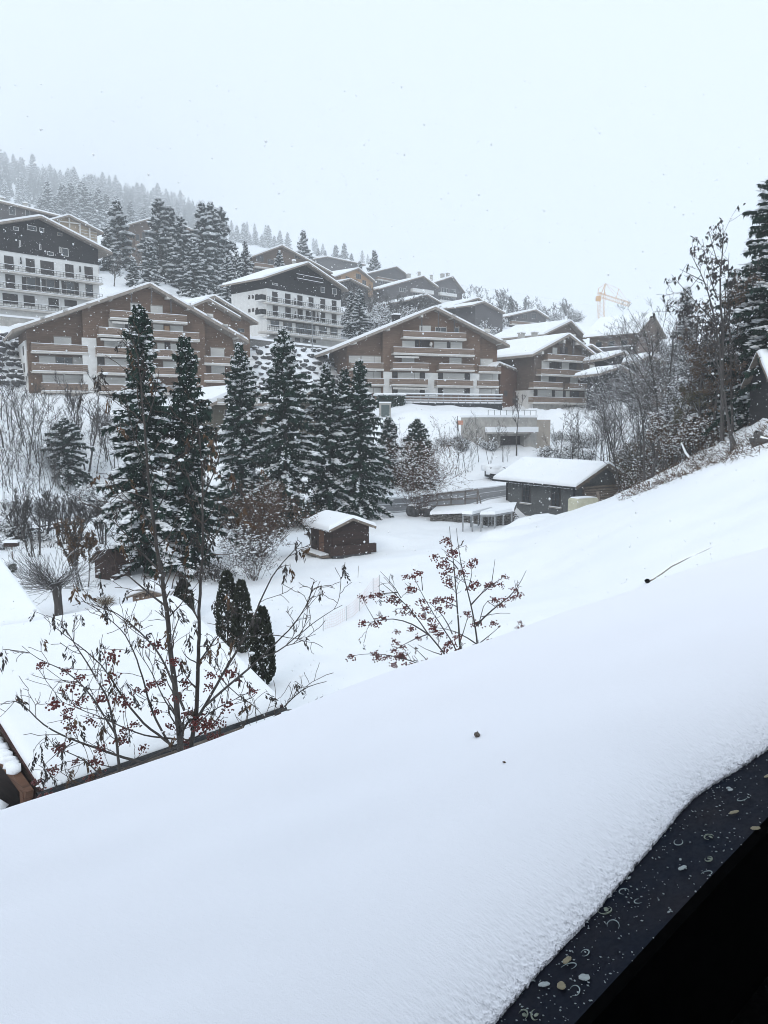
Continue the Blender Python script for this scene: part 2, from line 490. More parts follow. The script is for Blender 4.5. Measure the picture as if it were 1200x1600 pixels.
def ground_mat():
    m, nt, b = nodes_mat('snow_ground', .75)
    v = coords(nt)
    n1 = noise(nt, .25, 6, v); n2 = noise(nt, 2.2, 5, v); n3 = noise(nt, 14, 4, v)
    c = ramp(nt, n1, [(.3, (.87, .89, .92)), (.7, (.915, .925, .94))])
    nt.links.new(c, b.inputs['Base Color'])
    b.inputs['Specular IOR Level'].default_value = .15
    h = math_n(nt, 'ADD', math_n(nt, 'MULTIPLY', n2, .7), math_n(nt, 'MULTIPLY', n3, .25))
    bump(nt, b, h, .22, .15)
    return m
M['ground'] = ground_mat()
tag(mesh_obj('snow_ground', np_mesh('snow_ground', np.stack([XX, YY, ZZ], -1).reshape(-1, 3), TF, smooth=True), None, [M['ground']]), kind='structure')
# road: ploughed asphalt with slush along the verges and a pale centre streak
def strip(name, k0, k1, dz, mat, n=160, wob=0):
    a, b = resample(ROAD_NEAR, n), resample(ROAD_FAR, n)
    t = np.linspace(0, 1, 7)[None, :, None]
    ww = (wob * (np.sin(np.arange(n) * .35) + .6 * np.sin(np.arange(n) * .83 + 1) + .5 * np.sin(np.arange(n) * 1.9)))[:, None, None]
    k = k0 + (k1 - k0) * t + ww * (1 if k1 - k0 < .5 else 0)
    G = a[:, None] * (1 - k) + b[:, None] * k
    for i in range(n):
        for j in range(7): G[i, j, 2] = ground(G[i, j, 0], G[i, j, 1]) + dz
    J = np.arange(n * 7).reshape(n, 7)
    F = np.stack([J[:-1, :-1], J[1:, :-1], J[1:, 1:], J[:-1, 1:]], -1).reshape(-1, 4)
    o = mesh_obj(name, np_mesh(name, G.reshape(-1, 3), F, smooth=True), None, [mat])
    return tag(o, kind='structure')
strip('road', .02, .98, .05, M['asphalt'])
strip('road_slush', .5, .535, .058, M['slush'], wob=.012)
strip('road_slush', .9, 1.0, .064, M['slush'], wob=.015)
strip('road_slush', 0.0, .05, .064, M['slush'], wob=.012)
# tyre-marked turning place beyond the road
# ------------------------------------------------------------------ the house the picture is taken from: snowy roof and dark metal edge
ROOF_A = math.atan(.347)
def on_roof(px, py, c):
    r = ray(px, py)
    t = -c / (.347 * r.x - r.z)          # z = CAMZ - c' + .347 x ; c negative
    return Vector((r.x * t, t, CAMZ + r.z * t))
CS, CM = -1.02, -1.11                     # snow surface / sheet metal below the eye
def roof_plane(x, c): return CAMZ + c + .347 * x
def roof_pts(px, c): return [on_roof(a, b, c) for a, b in px]
near_px = [(150,2360),(420,2000),(520,1880),(640,1745),(768,1604),(832,1528),(905,1452),(962,1388),(1022,1318),(1068,1262),(1092,1236),(1120,1222),(1160,1196),(1205,1166),(1290,1108),(1400,1030)]
far_px = [(-300,1380),(-150,1328),(0,1276),(150,1227),(300,1176),(420,1130),(520,1090),(620,1056),(700,1034),(780,1004),(840,978),(900,956),(960,940),(1010,920),(1040,906),(1080,893),(1120,881),(1200,858),(1350,812)]
own = empty('house_roof', (0, 3, CAMZ - 1.1), 0, 'big smooth snow-covered roof slope with a dark wet metal edge along the bottom', 'roof')
own_inv = Matrix.Translation(own.location).inverted()
nA = 2400; nB = 170
def curve(pts, n, key):
    P = np.array([tuple(p) for p in pts]); d = np.r_[0, np.cumsum(np.linalg.norm(np.diff(P, axis=0), axis=1))]
    t = np.linspace(0, d[-1], n)
    return np.stack([np.interp(t, d, P[:, i]) for i in range(3)], 1)
def extend(P, a, b, c):
    """run the line on past the picture on both sides, staying in the roof plane"""
    d0 = (P[0] - P[1]); d1 = (P[-1] - P[-2]); d0 = d0 / math.hypot(d0.x, d0.y); d1 = d1 / math.hypot(d1.x, d1.y)
    out = [P[0] + d0 * a] + P + [P[-1] + d1 * b]
    for q in (out[0], out[-1]): q.z = roof_plane(q.x, c)
    return out
fa = curve(extend(roof_pts(far_px, CS), 1.6, 1.3, CS), nA, 0)
ne_ = curve(extend(roof_pts(near_px, CM), .5, .9, CM), nA, 0)
k3 = np.ones(81) / 81
for arr in (fa, ne_):
    for i in range(3):
        e = np.r_[[arr[0, i]] * 40, arr[:, i], [arr[-1, i]] * 40]; arr[:, i] = np.convolve(e, k3, 'valid')
sN = np.linspace(0, 1, nB) ** 2.1
SX = ne_[:, None, 0] + (fa[:, None, 0] - ne_[:, None, 0]) * sN[None]
SY = ne_[:, None, 1] + (fa[:, None, 1] - ne_[:, None, 1]) * sN[None]
dist = np.hypot(fa[:, 0] - ne_[:, 0], fa[:, 1] - ne_[:, 1])[:, None] * sN[None]      # metres from the metal edge
thick = .0015 + .1065 * (1 - np.exp(-(dist / .17) ** 1.15)) + .02 * np.clip(dist - .2, 0, 1)
lr = np.random.default_rng(8)
def waves(X, Y, f, n, seed):
    r = np.random.default_rng(seed); o = np.zeros_like(X)
    for _ in range(n):
        k = r.normal(size=2) * f; o += np.sin(k[0] * X + k[1] * Y + r.uniform(0, 6.28))
    return o / math.sqrt(n)
grain = waves(SX, SY, 300, 16, 1) * .35 + waves(SX, SY, 700, 18, 2) * .45 + lr.normal(size=SX.shape) * 1.0
edge_f = np.exp(-dist / .075)
jx, jy = lr.normal(size=SX.shape), lr.normal(size=SX.shape)
SXj = SX + (.0013 * waves(SX, SY, 300, 12, 4) + .0008 * jx) * edge_f; SYj = SY + (.0013 * waves(SX, SY, 300, 12, 5) + .0008 * jy) * edge_f
SZ = CAMZ + CM + .347 * SX + thick + .0012 * grain * edge_f + (.007 * waves(SX, SY, 3.2, 8, 6) + .004 * waves(SX, SY, 8, 8, 9)) * np.clip((dist - .1) / .4, 0, 1) + .00008 * grain
# wind-rounded lip at the far verge
lip = (1 - sN)[None] * np.hypot(fa[:, 0] - ne_[:, 0], fa[:, 1] - ne_[:, 1])[:, None]
SZ -= .02 * np.exp(-lip / .05)
V = np.stack([SXj, SYj, SZ], -1)
def snow_at(px, py):
    p = on_roof(px, py, CS + .018)
    for _ in range(3):
        i = np.argmin((SXj - p.x) ** 2 + (SYj - p.y) ** 2); z = SZ.ravel()[i]
        r = ray(px, py); p = Vector((r.x, 1, r.z)) * ((z - CAMZ) / r.z); p.z += CAMZ
    return p
skirt0 = V[:, :1].copy(); skirt0[..., 2] -= .02
skirt1 = V[:, -1:].copy(); skirt1[..., 1] += .015; skirt1[..., 2] -= .05
skirt2 = skirt1.copy(); skirt2[..., 1] -= .02; skirt2[..., 2] -= .1
V = np.concatenate([skirt0, V, skirt1, skirt2], 1)
nb = V.shape[1]
J = np.arange(nA * nb).reshape(nA, nb)
F = np.stack([J[:-1, :-1], J[1:, :-1], J[1:, 1:], J[:-1, 1:]], -1).reshape(-1, 4)
V = V.reshape(-1, 3) - np.array(own.location)
def near_snow():
    m, nt, b = nodes_mat('roof_snow_near', .75)
    v = coords(nt)
    n1 = noise(nt, 1.3, 5, v); n2 = noise(nt, 55, 5, v); n3 = noise(nt, 320, 3, v)
    c = ramp(nt, n1, [(.3, (.885, .885, .932)), (.7, (.905, .9, .945))])
    nt.links.new(c, b.inputs['Base Color'])
    b.inputs['Specular IOR Level'].default_value = .2
    h = math_n(nt, 'ADD', math_n(nt, 'MULTIPLY', n2, .5), math_n(nt, 'MULTIPLY', n3, .5))
    bump(nt, b, h, .33, .006)
    return m
mesh_obj('snow_cover', np_mesh('snow_cover', V, F, smooth=True), own, [near_snow()])
# sheet-metal edge: inner line of the photo, then a black face dropping away from it
inner_px = [(200,2330),(500,2020),(895,1602),(1045,1440),(1120,1360),(1203,1273),(1400,1066)]
inn = [p - own.location for p in extend(roof_pts(inner_px, CM - .004), .3, .9, CM - .004)]
def metal_edge():
    m, nt, b = nodes_mat('wet_sheet_metal', .3)
    v = coords(nt)
    n1 = noise(nt, 6, 5, v); n2 = noise(nt, 120, 4, v)
    c = ramp(nt, n1, [(.3, (.003, .007, .016)), (.7, (.012, .012, .017))])
    sp = ramp(nt, n2, [(.72, 0), (.8, 1)])
    c = mixc(nt, sp, c, (.05, .056, .062))
    nt.links.new(c, b.inputs['Base Color'])
    nt.links.new(ramp(nt, n2, [(.4, .4), (.6, .65)]), b.inputs['Roughness'])
    b.inputs['Metallic'].default_value = .0
    b.inputs['Specular IOR Level'].default_value = .06
    bump(nt, b, n2, .15, .002)
    return m
M['edge_metal'] = metal_edge()
mb = MB()
off = Vector((-.5, .55, 0)) * 1.0
def shift(p, d, dz=0):
    q = p + d; q.z = p.z + .347 * d.x + dz
    return q
for a, b in zip(inn[:-1], inn[1:]):
    mb.poly([a, b, shift(b, off), shift(a, off)])
mb.build('metal_edge', M['edge_metal'], own)
mb = MB()
inw = Vector((.012, -.011, 0))
for a, b in zip(inn[:-1], inn[1:]):
    # rounded fold, then vertical black face
    a1, b1 = shift(a, inw, -.012), shift(b, inw, -.012)
    mb.poly([a1, b1, b, a]); 
    a2, b2 = a1 + Vector((0, 0, -1.6)), b1 + Vector((0, 0, -1.6))
    mb.poly([a2, b2, b1, a1])
mb.build('fascia', M['black'], own)
# boarded deck under the snow, following the roof's own outline
mb = MB()
f_, n__ = fa[::47] - np.array(own.location), ne_[::47] - np.array(own.location)
for i in range(len(f_) - 1):
    q = []
    for p, dx in ((f_[i], -.06), (f_[i + 1], -.06), (n__[i + 1], .0), (n__[i], .0)):
        q.append((p[0], p[1] + dx, CAMZ + CM + .347 * p[0] - own.location.z))
    lo = [(x, y, z - .22) for x, y, z in q]; hi = [(x, y, z - .03) for x, y, z in q]
    mb.poly(hi); mb.poly(lo[::-1]); mb.poly([lo[1], lo[0], hi[0], hi[1]])
    if i == 0: mb.poly([lo[0], lo[3], hi[3], hi[0]])
    if i == len(f_) - 2: mb.poly([lo[2], lo[1], hi[1], hi[2]])
mb.build('roof_deck', M['brown'], own)
# black ledge below the face; glints are put into its colour as pale specks
m_, nt_, b_ = nodes_mat('black_glints', .6)
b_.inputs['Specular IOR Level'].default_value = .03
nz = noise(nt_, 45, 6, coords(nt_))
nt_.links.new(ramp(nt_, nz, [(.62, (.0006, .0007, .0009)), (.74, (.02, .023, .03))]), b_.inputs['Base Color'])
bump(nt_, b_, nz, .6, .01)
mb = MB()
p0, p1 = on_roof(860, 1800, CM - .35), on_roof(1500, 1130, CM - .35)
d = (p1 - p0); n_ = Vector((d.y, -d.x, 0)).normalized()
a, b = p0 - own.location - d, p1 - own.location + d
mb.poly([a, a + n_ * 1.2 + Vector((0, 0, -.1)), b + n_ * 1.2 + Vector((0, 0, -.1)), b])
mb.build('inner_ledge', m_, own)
# wall of that house behind the viewer
hw = empty('house_wall', (0, -1.6, 0), 0, 'dark timber wall of the house behind the snowy roof', 'wall')
mb = MB(); mb.box(-7, 6, -.3, 0, 0, CAMZ + 1.7); mb.build('timber_wall', M['dark'], hw)
mb = MB(); mb.box(-7.6, 6.6, -.6, .3, CAMZ + 1.7, CAMZ + 1.9); mb.build('eaves', M['dark'], hw)

# melted flecks of ice on the metal edge, and small litter on the snow
m_, nt_, b_ = nodes_mat('ice_fleck', .2)
b_.inputs['Base Color'].default_value = (.85, .93, .93, 1)
b_.inputs['Transmission Weight'].default_value = .92
b_.inputs['IOR'].default_value = 1.32
M['ice'] = m_
M['drop_rim'] = mk('melt_film', (.2, .25, .26), (.34, .4, .4), .25, 40)
M['ice_y'] = mk('wet_petal', (.3, .25, .15), (.46, .4, .26), .4, 60)
M['ice_w'] = mk('slush_fleck', (.4, .46, .47), (.7, .76, .77), .35, 60)
M['green_fleck'] = mk('pale_green_fleck', (.3, .34, .28), (.5, .55, .45), .3, 60)
for m__, t__ in (('ice_y', .5), ('ice_w', .5), ('green_fleck', .6)):
    M[m__].node_tree.nodes['Principled BSDF'].inputs['Transmission Weight'].default_value = t__
    M[m__].node_tree.nodes['Principled BSDF'].inputs['IOR'].default_value = 1.32
fl = [(1200,1212,1,18,6,'ice_y'),(1160,1248,0,21,7,'ice'),(1147,1269,1,18,8,'ice_y'),(1180,1294,1,16,10,'ice_y'),(1108,1308,0,20,9,'green_fleck'),(1060,1316,0,20,10,'ice'),(1107,1342,1,16,8,'green_fleck'),
      (1066,1356,0,16,9,'ice_w'),(1104,1365,0,22,8,'ice'),(975,1393,0,20,10,'ice'),(945,1422,0,30,12,'green_fleck'),(958,1446,0,28,16,'ice'),(914,1489,0,20,9,'ice'),(886,1500,1,18,12,'ice_y'),
      (888,1511,0,34,10,'ice'),(913,1527,0,20,15,'ice_w'),(850,1538,0,26,9,'ice_w'),(877,1540,1,22,13,'ice_y'),(898,1548,0,24,14,'ice'),(817,1586,0,22,14,'green_fleck'),(836,1586,0,16,16,'green_fleck'),(998,1408,0,18,8,'ice'),
      (1138,1231,0,8,4,'ice_w'),(1141,1234,0,12,5,'ice_w'),(1063,1343,0,6,4,'ice_w'),(983,1372,0,7,4,'ice_w'),(1045,1425,0,6,4,'ice_w')]
names = {'ice': ('ice_fleck', 'half-melted clear ice fleck lying on the dark wet metal edge'), 'ice_y': ('yellow_petal', 'small pale yellow fleck lying on the dark wet metal edge'),
         'ice_w': ('slush_fleck', 'small white fleck of slush on the dark wet metal edge'), 'green_fleck': ('green_fleck', 'pale green wet fleck lying on the dark metal edge')}
FL = ['pale yellow fleck at the top of the metal edge, cut by the right picture border',
      'clear drop just below the topmost yellow fleck on the metal edge',
      'pale yellow fleck second from the top of the metal edge',
      'pale yellow fleck touching the fold of the metal edge, near the right border',
      'pale green fleck upper of two green ones on the metal edge',
      'clear drop between the snow edge and the upper green fleck',
      'pale green fleck lower of two green ones near the metal fold',
      'small white slush fleck between the snow edge and the lower green fleck',
      'clear drop sitting on the fold below the lower green fleck',
      'clear drop close under the snow lip midway along the metal edge',
      'long pale green smear just below the snow lip',
      'biggest clear ring-shaped drop halfway along the metal edge',
      'small clear drop below the biggest ring-shaped one',
      'pale yellow fleck resting over a wide clear drop',
      'wide clear drop under a pale yellow fleck',
      'square-cornered white slush fleck near the metal fold',
      'white slush fleck lying left of a yellow one near the bottom',
      'lowest pale yellow fleck on the metal edge',
      'clear drop to the right of the lowest yellow fleck',
      'left one of two pale green flecks at the bottom end of the metal edge',
      'right one of two pale green flecks at the bottom end of the metal edge',
      'tiny clear drop on bare metal above the big ring-shaped one',
      'tiny white crumb near the top of the metal edge',
      'tiny white crumb beside a similar one near the top of the metal edge',
      'tiny white crumb above the small slush fleck',
      'tiny white crumb close under the snow lip',
      'tiny white crumb near the fold, midway along the metal edge']
for k, (px, py, _, w, h, mt) in enumerate(fl):
    p = on_roof(px, py, CM + .002)
    sc = p.y / 1200
    mb = MB()
    seg = 20
    pr = [1 + .2 * math.sin(2 * i * 6.28 / seg + k) + random.uniform(-.13, .13) for i in range(seg)]
    prof = ((1, 0), (.93, .0008), (.75, .0013), (.4, .0015), (0.001, .0014))
    V = []; 
    for rr, zz in prof:
        for i in range(seg):
            a = i * 6.2832 / seg
            x, y = rr * pr[i] * w * sc * .38 * math.cos(a), rr * pr[i] * h * sc * .6 * math.sin(a)
            V.append((x, y, zz + .347 * x))
    F = [(j * seg + i, j * seg + (i + 1) % seg, (j + 1) * seg + (i + 1) % seg, (j + 1) * seg + i) for j in range(4) for i in range(seg)]
    mb.raw(V, F)
    if mt in ('ice', 'green_fleck'):
        # pale arc drawn for a drop's bright rim: the highlight is in its colour
        mb = MB(); a0 = random.uniform(0, 6.28); arc = random.uniform(3.6, 5.6); nn = 22; pts = []; rad = []
        for i in range(nn):
            a = a0 + arc * i / (nn - 1); q_ = 1 + .08 * math.sin(2 * a + k); x, y = q_ * w * sc * .36 * math.cos(a), q_ * h * sc * .75 * math.sin(a)
            pts.append((x, y, .0004 + .347 * x)); rad.append(.0003 + (.0009 if mt == 'ice' else .0013) * abs(math.sin(i / (nn - 1) * 3.14)) ** 1.5)
        mb.tube(pts, rad, 6)
        if mt == 'green_fleck': mb.blob((w * sc * .1, 0, .035 * w * sc), (w * sc * .22, h * sc * .35, .0007), 0, .3)
    o = mb.build(names[mt][0], M['drop_rim' if mt == 'ice' else mt], None, True)
    o.location = p
    tag(o, FL[k], 'fleck', names[mt][0].replace('_', ' ') + 's on the metal edge')
C = []; R = []
for _ in range(420):
    px = random.uniform(780, 1210)
    t = random.random() ** 1.3
    yo = np.interp(px, [a for a, b in near_px], [b for a, b in near_px]); yi = np.interp(px, [a for a, b in inner_px], [b for a, b in inner_px])
    p = on_roof(px, yo + (yi - yo) * t, CM + .001); s = random.choice((.0009, .0011, .0013, .0016, .0022))
    C.append(p); R.append((s * 1.4, s, s * .6))
V, F = blobs(C, R, .2, 'oct')
tag(mesh_obj('snow_crumbs', np_mesh('snow_crumbs', V, F), None, [M['ice_w']]), 'fine white crumbs of snow sprinkled on the dark metal edge', 'snow crumbs', kind='stuff')
p = snow_at(745, 1151) + Vector((0, 0, .006))
mb = MB()
mb.blob((0, 0, 0), (.0105, .0095, .0085), 0, .08)
mb.tube([(0, 0, .006), (.002, .001, .011)], [.0012, .0008], 5)
o = mb.build('alder_cone', mk('brown_cone', (.07, .055, .048), (.24, .2, .17), .9, 90, bmp=.6), None, True); o.location = p
tag(o, 'small round brown cone lying alone on the smooth foreground snow', 'cone')
p = snow_at(788, 1192) + Vector((0, 0, .002))
mb = MB(); mb.blob((0, 0, 0), (.005, .0025, .0025), 0, .25); o = mb.build('bark_crumb', M['brown_leaf']); o.location = p
tag(o, 'tiny dark crumb of bark below the brown cone on the snow', 'bark crumb')
# ------------------------------------------------------------------ buildings
def roofz(R, u):
    (ul, zl), (ua, za), (ur, zr) = R
    return zl + (za - zl) * (u - ul) / (ua - ul) if u < ua else za + (zr - za) * (u - ua) / (ur - ua)
class House:
    """gable house whose gable front is the plane through two image points at given distances; local x along the front, y into the house"""
    def __init__(s, name, label, cat, pxa, Ya, pxb, Yb, pyb, group=None, crop=None):
        s.cr = crop or (0, 0, 1)
        A, B = at(pxa, pyb, Ya), at(pxb, pyb, Yb)
        s.rz = math.atan2(B.y - A.y, B.x - A.x)
        s.W = math.hypot(B.x - A.x, B.y - A.y)
        s.o = empty(name, A, s.rz, label, cat, group)
        s.inv = (Matrix.Translation(A) @ Matrix.Rotation(s.rz, 4, 'Z')).inverted()
        s.cl = s.inv @ Vector((0, 0, CAMZ))
        s.bays = []
        s.bottom = -3.5
    def q(s, cx, cy, y=0.):
        ox, oy, k = s.cr
        d = s.inv.to_3x3() @ ray(ox + cx * k, oy + cy * k)
        t = (y - s.cl.y) / d.y
        p = s.cl + d * t
        return p.x, p.z
    def set_roof(s, l, a, r, oh=1.3, D=11, th=.28, snow=.32, mat='fascia', back=.6, snow_in=.12):
        A_, E_ = s.q(*a, -oh), s.q(*r, -oh)
        s.R = [s.q(*l, -oh) if l else (2 * A_[0] - E_[0], E_[1]), A_, E_]
        s.oh, s.D, s.th = oh, D, th
        (ul, zl), (ua, za), (ur, zr) = s.R
        # the outline seen in the photo is the top of the snow: lower the boards by the snow's depth
        mb = MB()
        zl2, za2, zr2 = zl - snow, za - snow, zr - snow
        mb.prism([(ul, zl2 - th), (ua, za2 - th), (ur, zr2 - th), (ur, zr2), (ua, za2), (ul, zl2)], -oh, D + back)
        s.roof = mb.build('roof', M[mat], s.o)
        s.Rb = [(ul, zl2 - th), (ua, za2 - th), (ur, zr2 - th)]
        mb = MB()
        g = .004
        i = .1
        a = .35 * snow
        k = snow_in
        mb.prism([(ul + i, zl2 + g + (za - zl) / (ua - ul) * i), (ua, za2 + g), (ur - i, zr2 + g - (zr - za) / (ur - ua) * i), (ur - i * .5, zr2 + a), (ur - .35, zr + (za - zr) * .35 / (ur - ua)), (ua + .35, za + (zr - za) * .35 / (ur - ua)), (ua - .35, za - (za - zl) * .35 / (ua - ul)), (ul + .35, zl + (za - zl) * .35 / (ua - ul)), (ul + i * .5, zl2 + a)], -oh + k, D + back - .1)
        mb.build('roof_snow', M['snow_roof'], s.roof)
    def walls(s, mat, u0=None, u1=None, bays=None, upper=None):
        """bays: [(x0, x1, setback)] in crop px; upper: (mat, z)"""
        u0 = 0 if u0 is None else u0; u1 = s.W if u1 is None else u1
        bl = [(u0, u1, 0.)] if not bays else [(s.q(a, 400)[0] if a is not None else u0, s.q(b, 400)[0] if b is not None else u1, w) for a, b, w in bays]
        s.bays = bl
        ua = s.R[1][0]
        for a, b, w in bl:
            def outline(z_lo, z_hi):
                top = [u for u in (b, ua, a) if a <= u <= b]
                pts = [(a, z_lo), (b, z_lo)] + [(u, min(z_hi, roofz(s.Rb, u) + .02)) for u in top]
                return pts
            if upper:
                mu, zu = upper
                mb = MB(); mb.box(a, b, w, s.D, s.bottom, zu); mb.build('wall', M[mat], s.o)
                mb = MB(); mb.prism([(a, zu), (b, zu)] + [(u, roofz(s.Rb, u) + .02) for u in (b, ua, a) if a <= u <= b], w - .12, s.D + .1); mb.build('timber_gable', M[mu], s.o)
            else:
                mb = MB(); mb.prism(outline(s.bottom, 999), w, s.D); mb.build('wall', M[mat], s.o)
    def setback(s, u):
        for a, b, w in s.bays:
            if a <= u <= b: return w
        return 0.
    def rect(s, r, y=None):
        x0, y0, x1, y1 = r
        xm, ym = (x0 + x1) / 2, (y0 + y1) / 2
        if y is None: y = s.setback(s.q(xm, ym)[0])
        return s.q(x0, ym, y)[0], s.q(x1, ym, y)[0], s.q(xm, y1, y)[1], s.q(xm, y0, y)[1], y
    def win(s, kind, *rects, y=None, leaves=0):
        for r in rects:
            u0, u1, z0, z1, yy = s.rect(r, y)
            w, h = u1 - u0, z1 - z0
            if kind == 'shutter':
                mb = MB(); mb.box(u0 - .07, u1 + .07, yy - .05, yy + .06, z0 - .05, z1 + .16)
                f = mb.build('window', M['frame'], s.o)
                n = max(5, int(h / .12)); mb = MB()
                hh = h / n
                for i in range(n): mb.raw([(u0, yy - .055, z0 + i * hh), (u1, yy - .055, z0 + i * hh), (u1, yy - .085, z0 + i * hh + hh * .75), (u0, yy - .085, z0 + i * hh + hh * .75), (u1, yy - .055, z0 + (i + 1) * hh), (u0, yy - .055, z0 + (i + 1) * hh)], [(0, 1, 2, 3), (3, 2, 4, 5)])
                if w > 3: 
                    k = u0 + w * .62; mb.box(k - .05, k + .05, yy - .1, yy - .05, z0, z1)
                mb.build('roller_shutter', M['shutter'], f)
            elif kind in ('glass', 'wglass'):
                fm = M['frame' if kind == 'glass' else 'white_frame']
                mb = MB(); t = .07
                mb.box(u0, u1, yy - .06, yy + .05, z0, z0 + t); mb.box(u0, u1, yy - .06, yy + .05, z1 - t, z1)
                n = max(1, round(w / 1.0))
                for i in range(n + 1):
                    c = u0 + (w - t) * i / n; mb.box(c, c + t, yy - .065, yy + .05, z0 + t, z1 - t)
                f = mb.build('window', fm, s.o)
                mb = MB(); mb.box(u0 + .02, u1 - .02, yy - .03, yy - .012, z0 + .02, z1 - .02); mb.build('pane', M['glass'], f)
            elif kind == 'dark':
                mb = MB(); n = max(1, round(w / .75)); g = .03
                for i in range(n): mb.box(u0 + w * i / n + g, u0 + w * (i + 1) / n - g, yy - .07, yy + .03, z0, z1)
                mb.box(u0, u1, yy - .04, yy + .02, z0, z1 + .05)
                mb.build('shutter_leaf', M['dark_door'], s.o)
            elif kind == 'plaster':
                mb = MB(); mb.box(u0, u1, yy - .1, yy + .1, z0, z1); mb.build('plaster_panel', M['white'], s.o)
            elif kind == 'beam':
                mb = MB(); mb.box(u0, u1, -s.oh + .12, .8, z0, z1); mb.build('purlin', M['beam_end'], s.o)
            elif kind == 'post':
                mb = MB(); mb.box(u0, u1, -s.oh + .25, -s.oh + .4, z0, z1); mb.build('post', M['grey_wood'], s.o)
    def balcony(s, x0, y0, x1, d=1.25, h=1.0, rail='rail_wood', slab='slab', y=None, snow=True, open_=False, awn=False, side=0, slabh=.28, ext=0):
        """y0: top of the railing at its left end, in crop px"""
        if y is None: y = s.setback(s.q((x0 + x1) / 2, y0)[0])
        yf = y - d
        u0, z1 = s.q(x0, y0, yf); u1, _ = s.q(x1, y0, yf)
        z0 = z1 - h
        mb = MB(); mb.box(u0 - .05 - ext, u1 + .05 + ext, yf - .08, y + .02 - .003, z0 - slabh, z0 - .03)
        b = mb.build('balcony', M[slab], s.o)
        if open_:
            mb = MB()
            for zz in (z1 - .06, z1 - h * .5, z0 + .08): mb.box(u0, u1, yf, yf + .05, zz, zz + .05)
            n = max(2, int((u1 - u0) / .55))
            for i in range(n + 1):
                c = u0 + (u1 - u0 - .04) * i / n; mb.box(c, c + .04, yf - .012, yf + .04, z0 - .02, z1 - .06)
            if side:
                mb.box(u0 if side < 0 else u1 - .05, (u0 + .05) if side < 0 else u1, yf + .06, y, z1 - .06, z1)
            mb.build('railing', M[rail], b)
        else:
            mb = MB(); n = 4; bh = (h - .06) / n
            for i in range(n):
                mb.box(u0, u1, yf, yf + .06, z0 + .03 + i * bh, z0 + .03 + (i + 1) * bh - .035)
                mb.box(u0, u0 + .06, yf + .063, y - .01, z0 + .03 + i * bh, z0 + .03 + (i + 1) * bh - .035)
                mb.box(u1 - .06, u1, yf + .063, y - .01, z0 + .03 + i * bh, z0 + .03 + (i + 1) * bh - .035)
            k = max(2, int((u1 - u0) / 1.6))
            for i in range(k + 1):
                c = u0 + .02 + (u1 - u0 - .14) * i / k; mb.box(c, c + .1, yf + .065, yf + .13, z0 - .02, z1 - .02)
            mb.build('railing', M[rail], b)
        if snow:
            mb = MB(); mb.box(u0 - .03, u1 + .03, yf - .02, yf + .09, z1 - .015, z1 + .055)
            mb.box(u0 - .04 - ext, u1 + .04 + ext, yf - .16, yf - .01, z0 - .03, z0 + .05)
            mb.build('snow_strip', M['snow_roof'], b)
        if awn:
            a0, a1 = s.q(awn[0], y0, yf)[0], s.q(awn[1], y0, yf)[0]
            mb = MB()
            mb.raw([(a0, y, z0 - .3), (a1, y, z0 - .3), (a1, yf - .25, z0 - .5), (a0, yf - .25, z0 - .5), (a1, yf - .25, z0 - .78), (a0, yf - .25, z0 - .78)], [(0, 3, 2, 1), (3, 5, 4, 2)])
            nn = int((a1 - a0) / .3)
            for i in range(nn): mb.box(a0 + i * .3, a0 + i * .3 + .15, yf - .265, yf - .255, z0 - .8, z0 - .52, 0)
            mb.build('awning', M['beam_end'], b)
    def chimney(s, cx, cy, y, w=.9, h=1.3, mat='concrete'):
        u, z = s.q(cx, cy, y)
        mb = MB(); mb.box(u - w / 2, u + w / 2, y, y + w, z - h - 2.5, z - .28)
        mb.box(u - w * .65, u + w * .65, y - w * .15, y + w * 1.15, z - .28, z - .15)
        c = mb.build('chimney', M[mat], s.roof)
        mb = MB(); mb.box(u - w * .6, u + w * .6, y - w * .1, y + w * 1.1, z - .147, z + .1); mb.build('chimney_snow', M['snow_roof'], c)

# --- brown apartment building in the middle -----------------------------------------------------
h = House('apartment_building', 'brown five-storey gabled apartment building with pale closed shutters and a railed terrace at its foot', 'building', 545.2, 128.5, 779.5, 137.2, 634, 'brown apartment buildings', (520, 470, .23333))
h.set_roof((-2, 312), (690, 26), (1187, 283), oh=1.5, D=13, th=.42)
h.walls('brown', bays=[(None, 335, 1.0), (335, 985, 0.), (985, None, 1.0)])
h.win('shutter', (580,169,655,209), (465,270,548,310), (678,275,762,315), (788,278,865,320), (462,377,545,413), (780,382,860,424),
      (108,370,185,414), (191,372,275,415), (278,374,327,416), (988,392,1068,440), (435,482,545,524), (738,487,880,529), (983,492,1065,535), (1067,492,1105,535), (188,475,272,520), (275,477,330,520),
      (205,582,270,618), (273,584,330,618), (435,588,580,622), (738,588,880,630), (980,590,1062,630))
h.win('shutter', (547,482,580,524), (1064,590,1108,632))
h.win('wglass', (685,177,760,209), (815,180,845,214))
h.win('dark', (552,264,576,310), (582,266,650,312), (764,277,785,315), (398,477,433,522), (583,482,616,526), (703,485,737,528), (882,487,917,530), (400,586,432,618), (581,586,615,622), (700,589,735,624), (880,589,915,626), (1085,600,1105,640))
h.win('plaster', (338,475,395,640), (617,483,702,640), (918,487,980,640))
h.balcony(473, 200, 893); h.balcony(408, 308, 948, awn=(410, 575)); h.balcony(403, 412, 643); h.balcony(714, 420, 948); h.balcony(122, 412, 340); h.balcony(978, 435, 1125)
h.balcony(394, 520, 638, awn=(400, 640)); h.balcony(697, 528, 942); h.balcony(180, 518, 343); h.balcony(968, 532, 1112)
mb = MB(); mb.blob((0, 0, 0), (.42, .2, .42), 0, .02)
u_, z_ = h.q(657, 291, -.9)
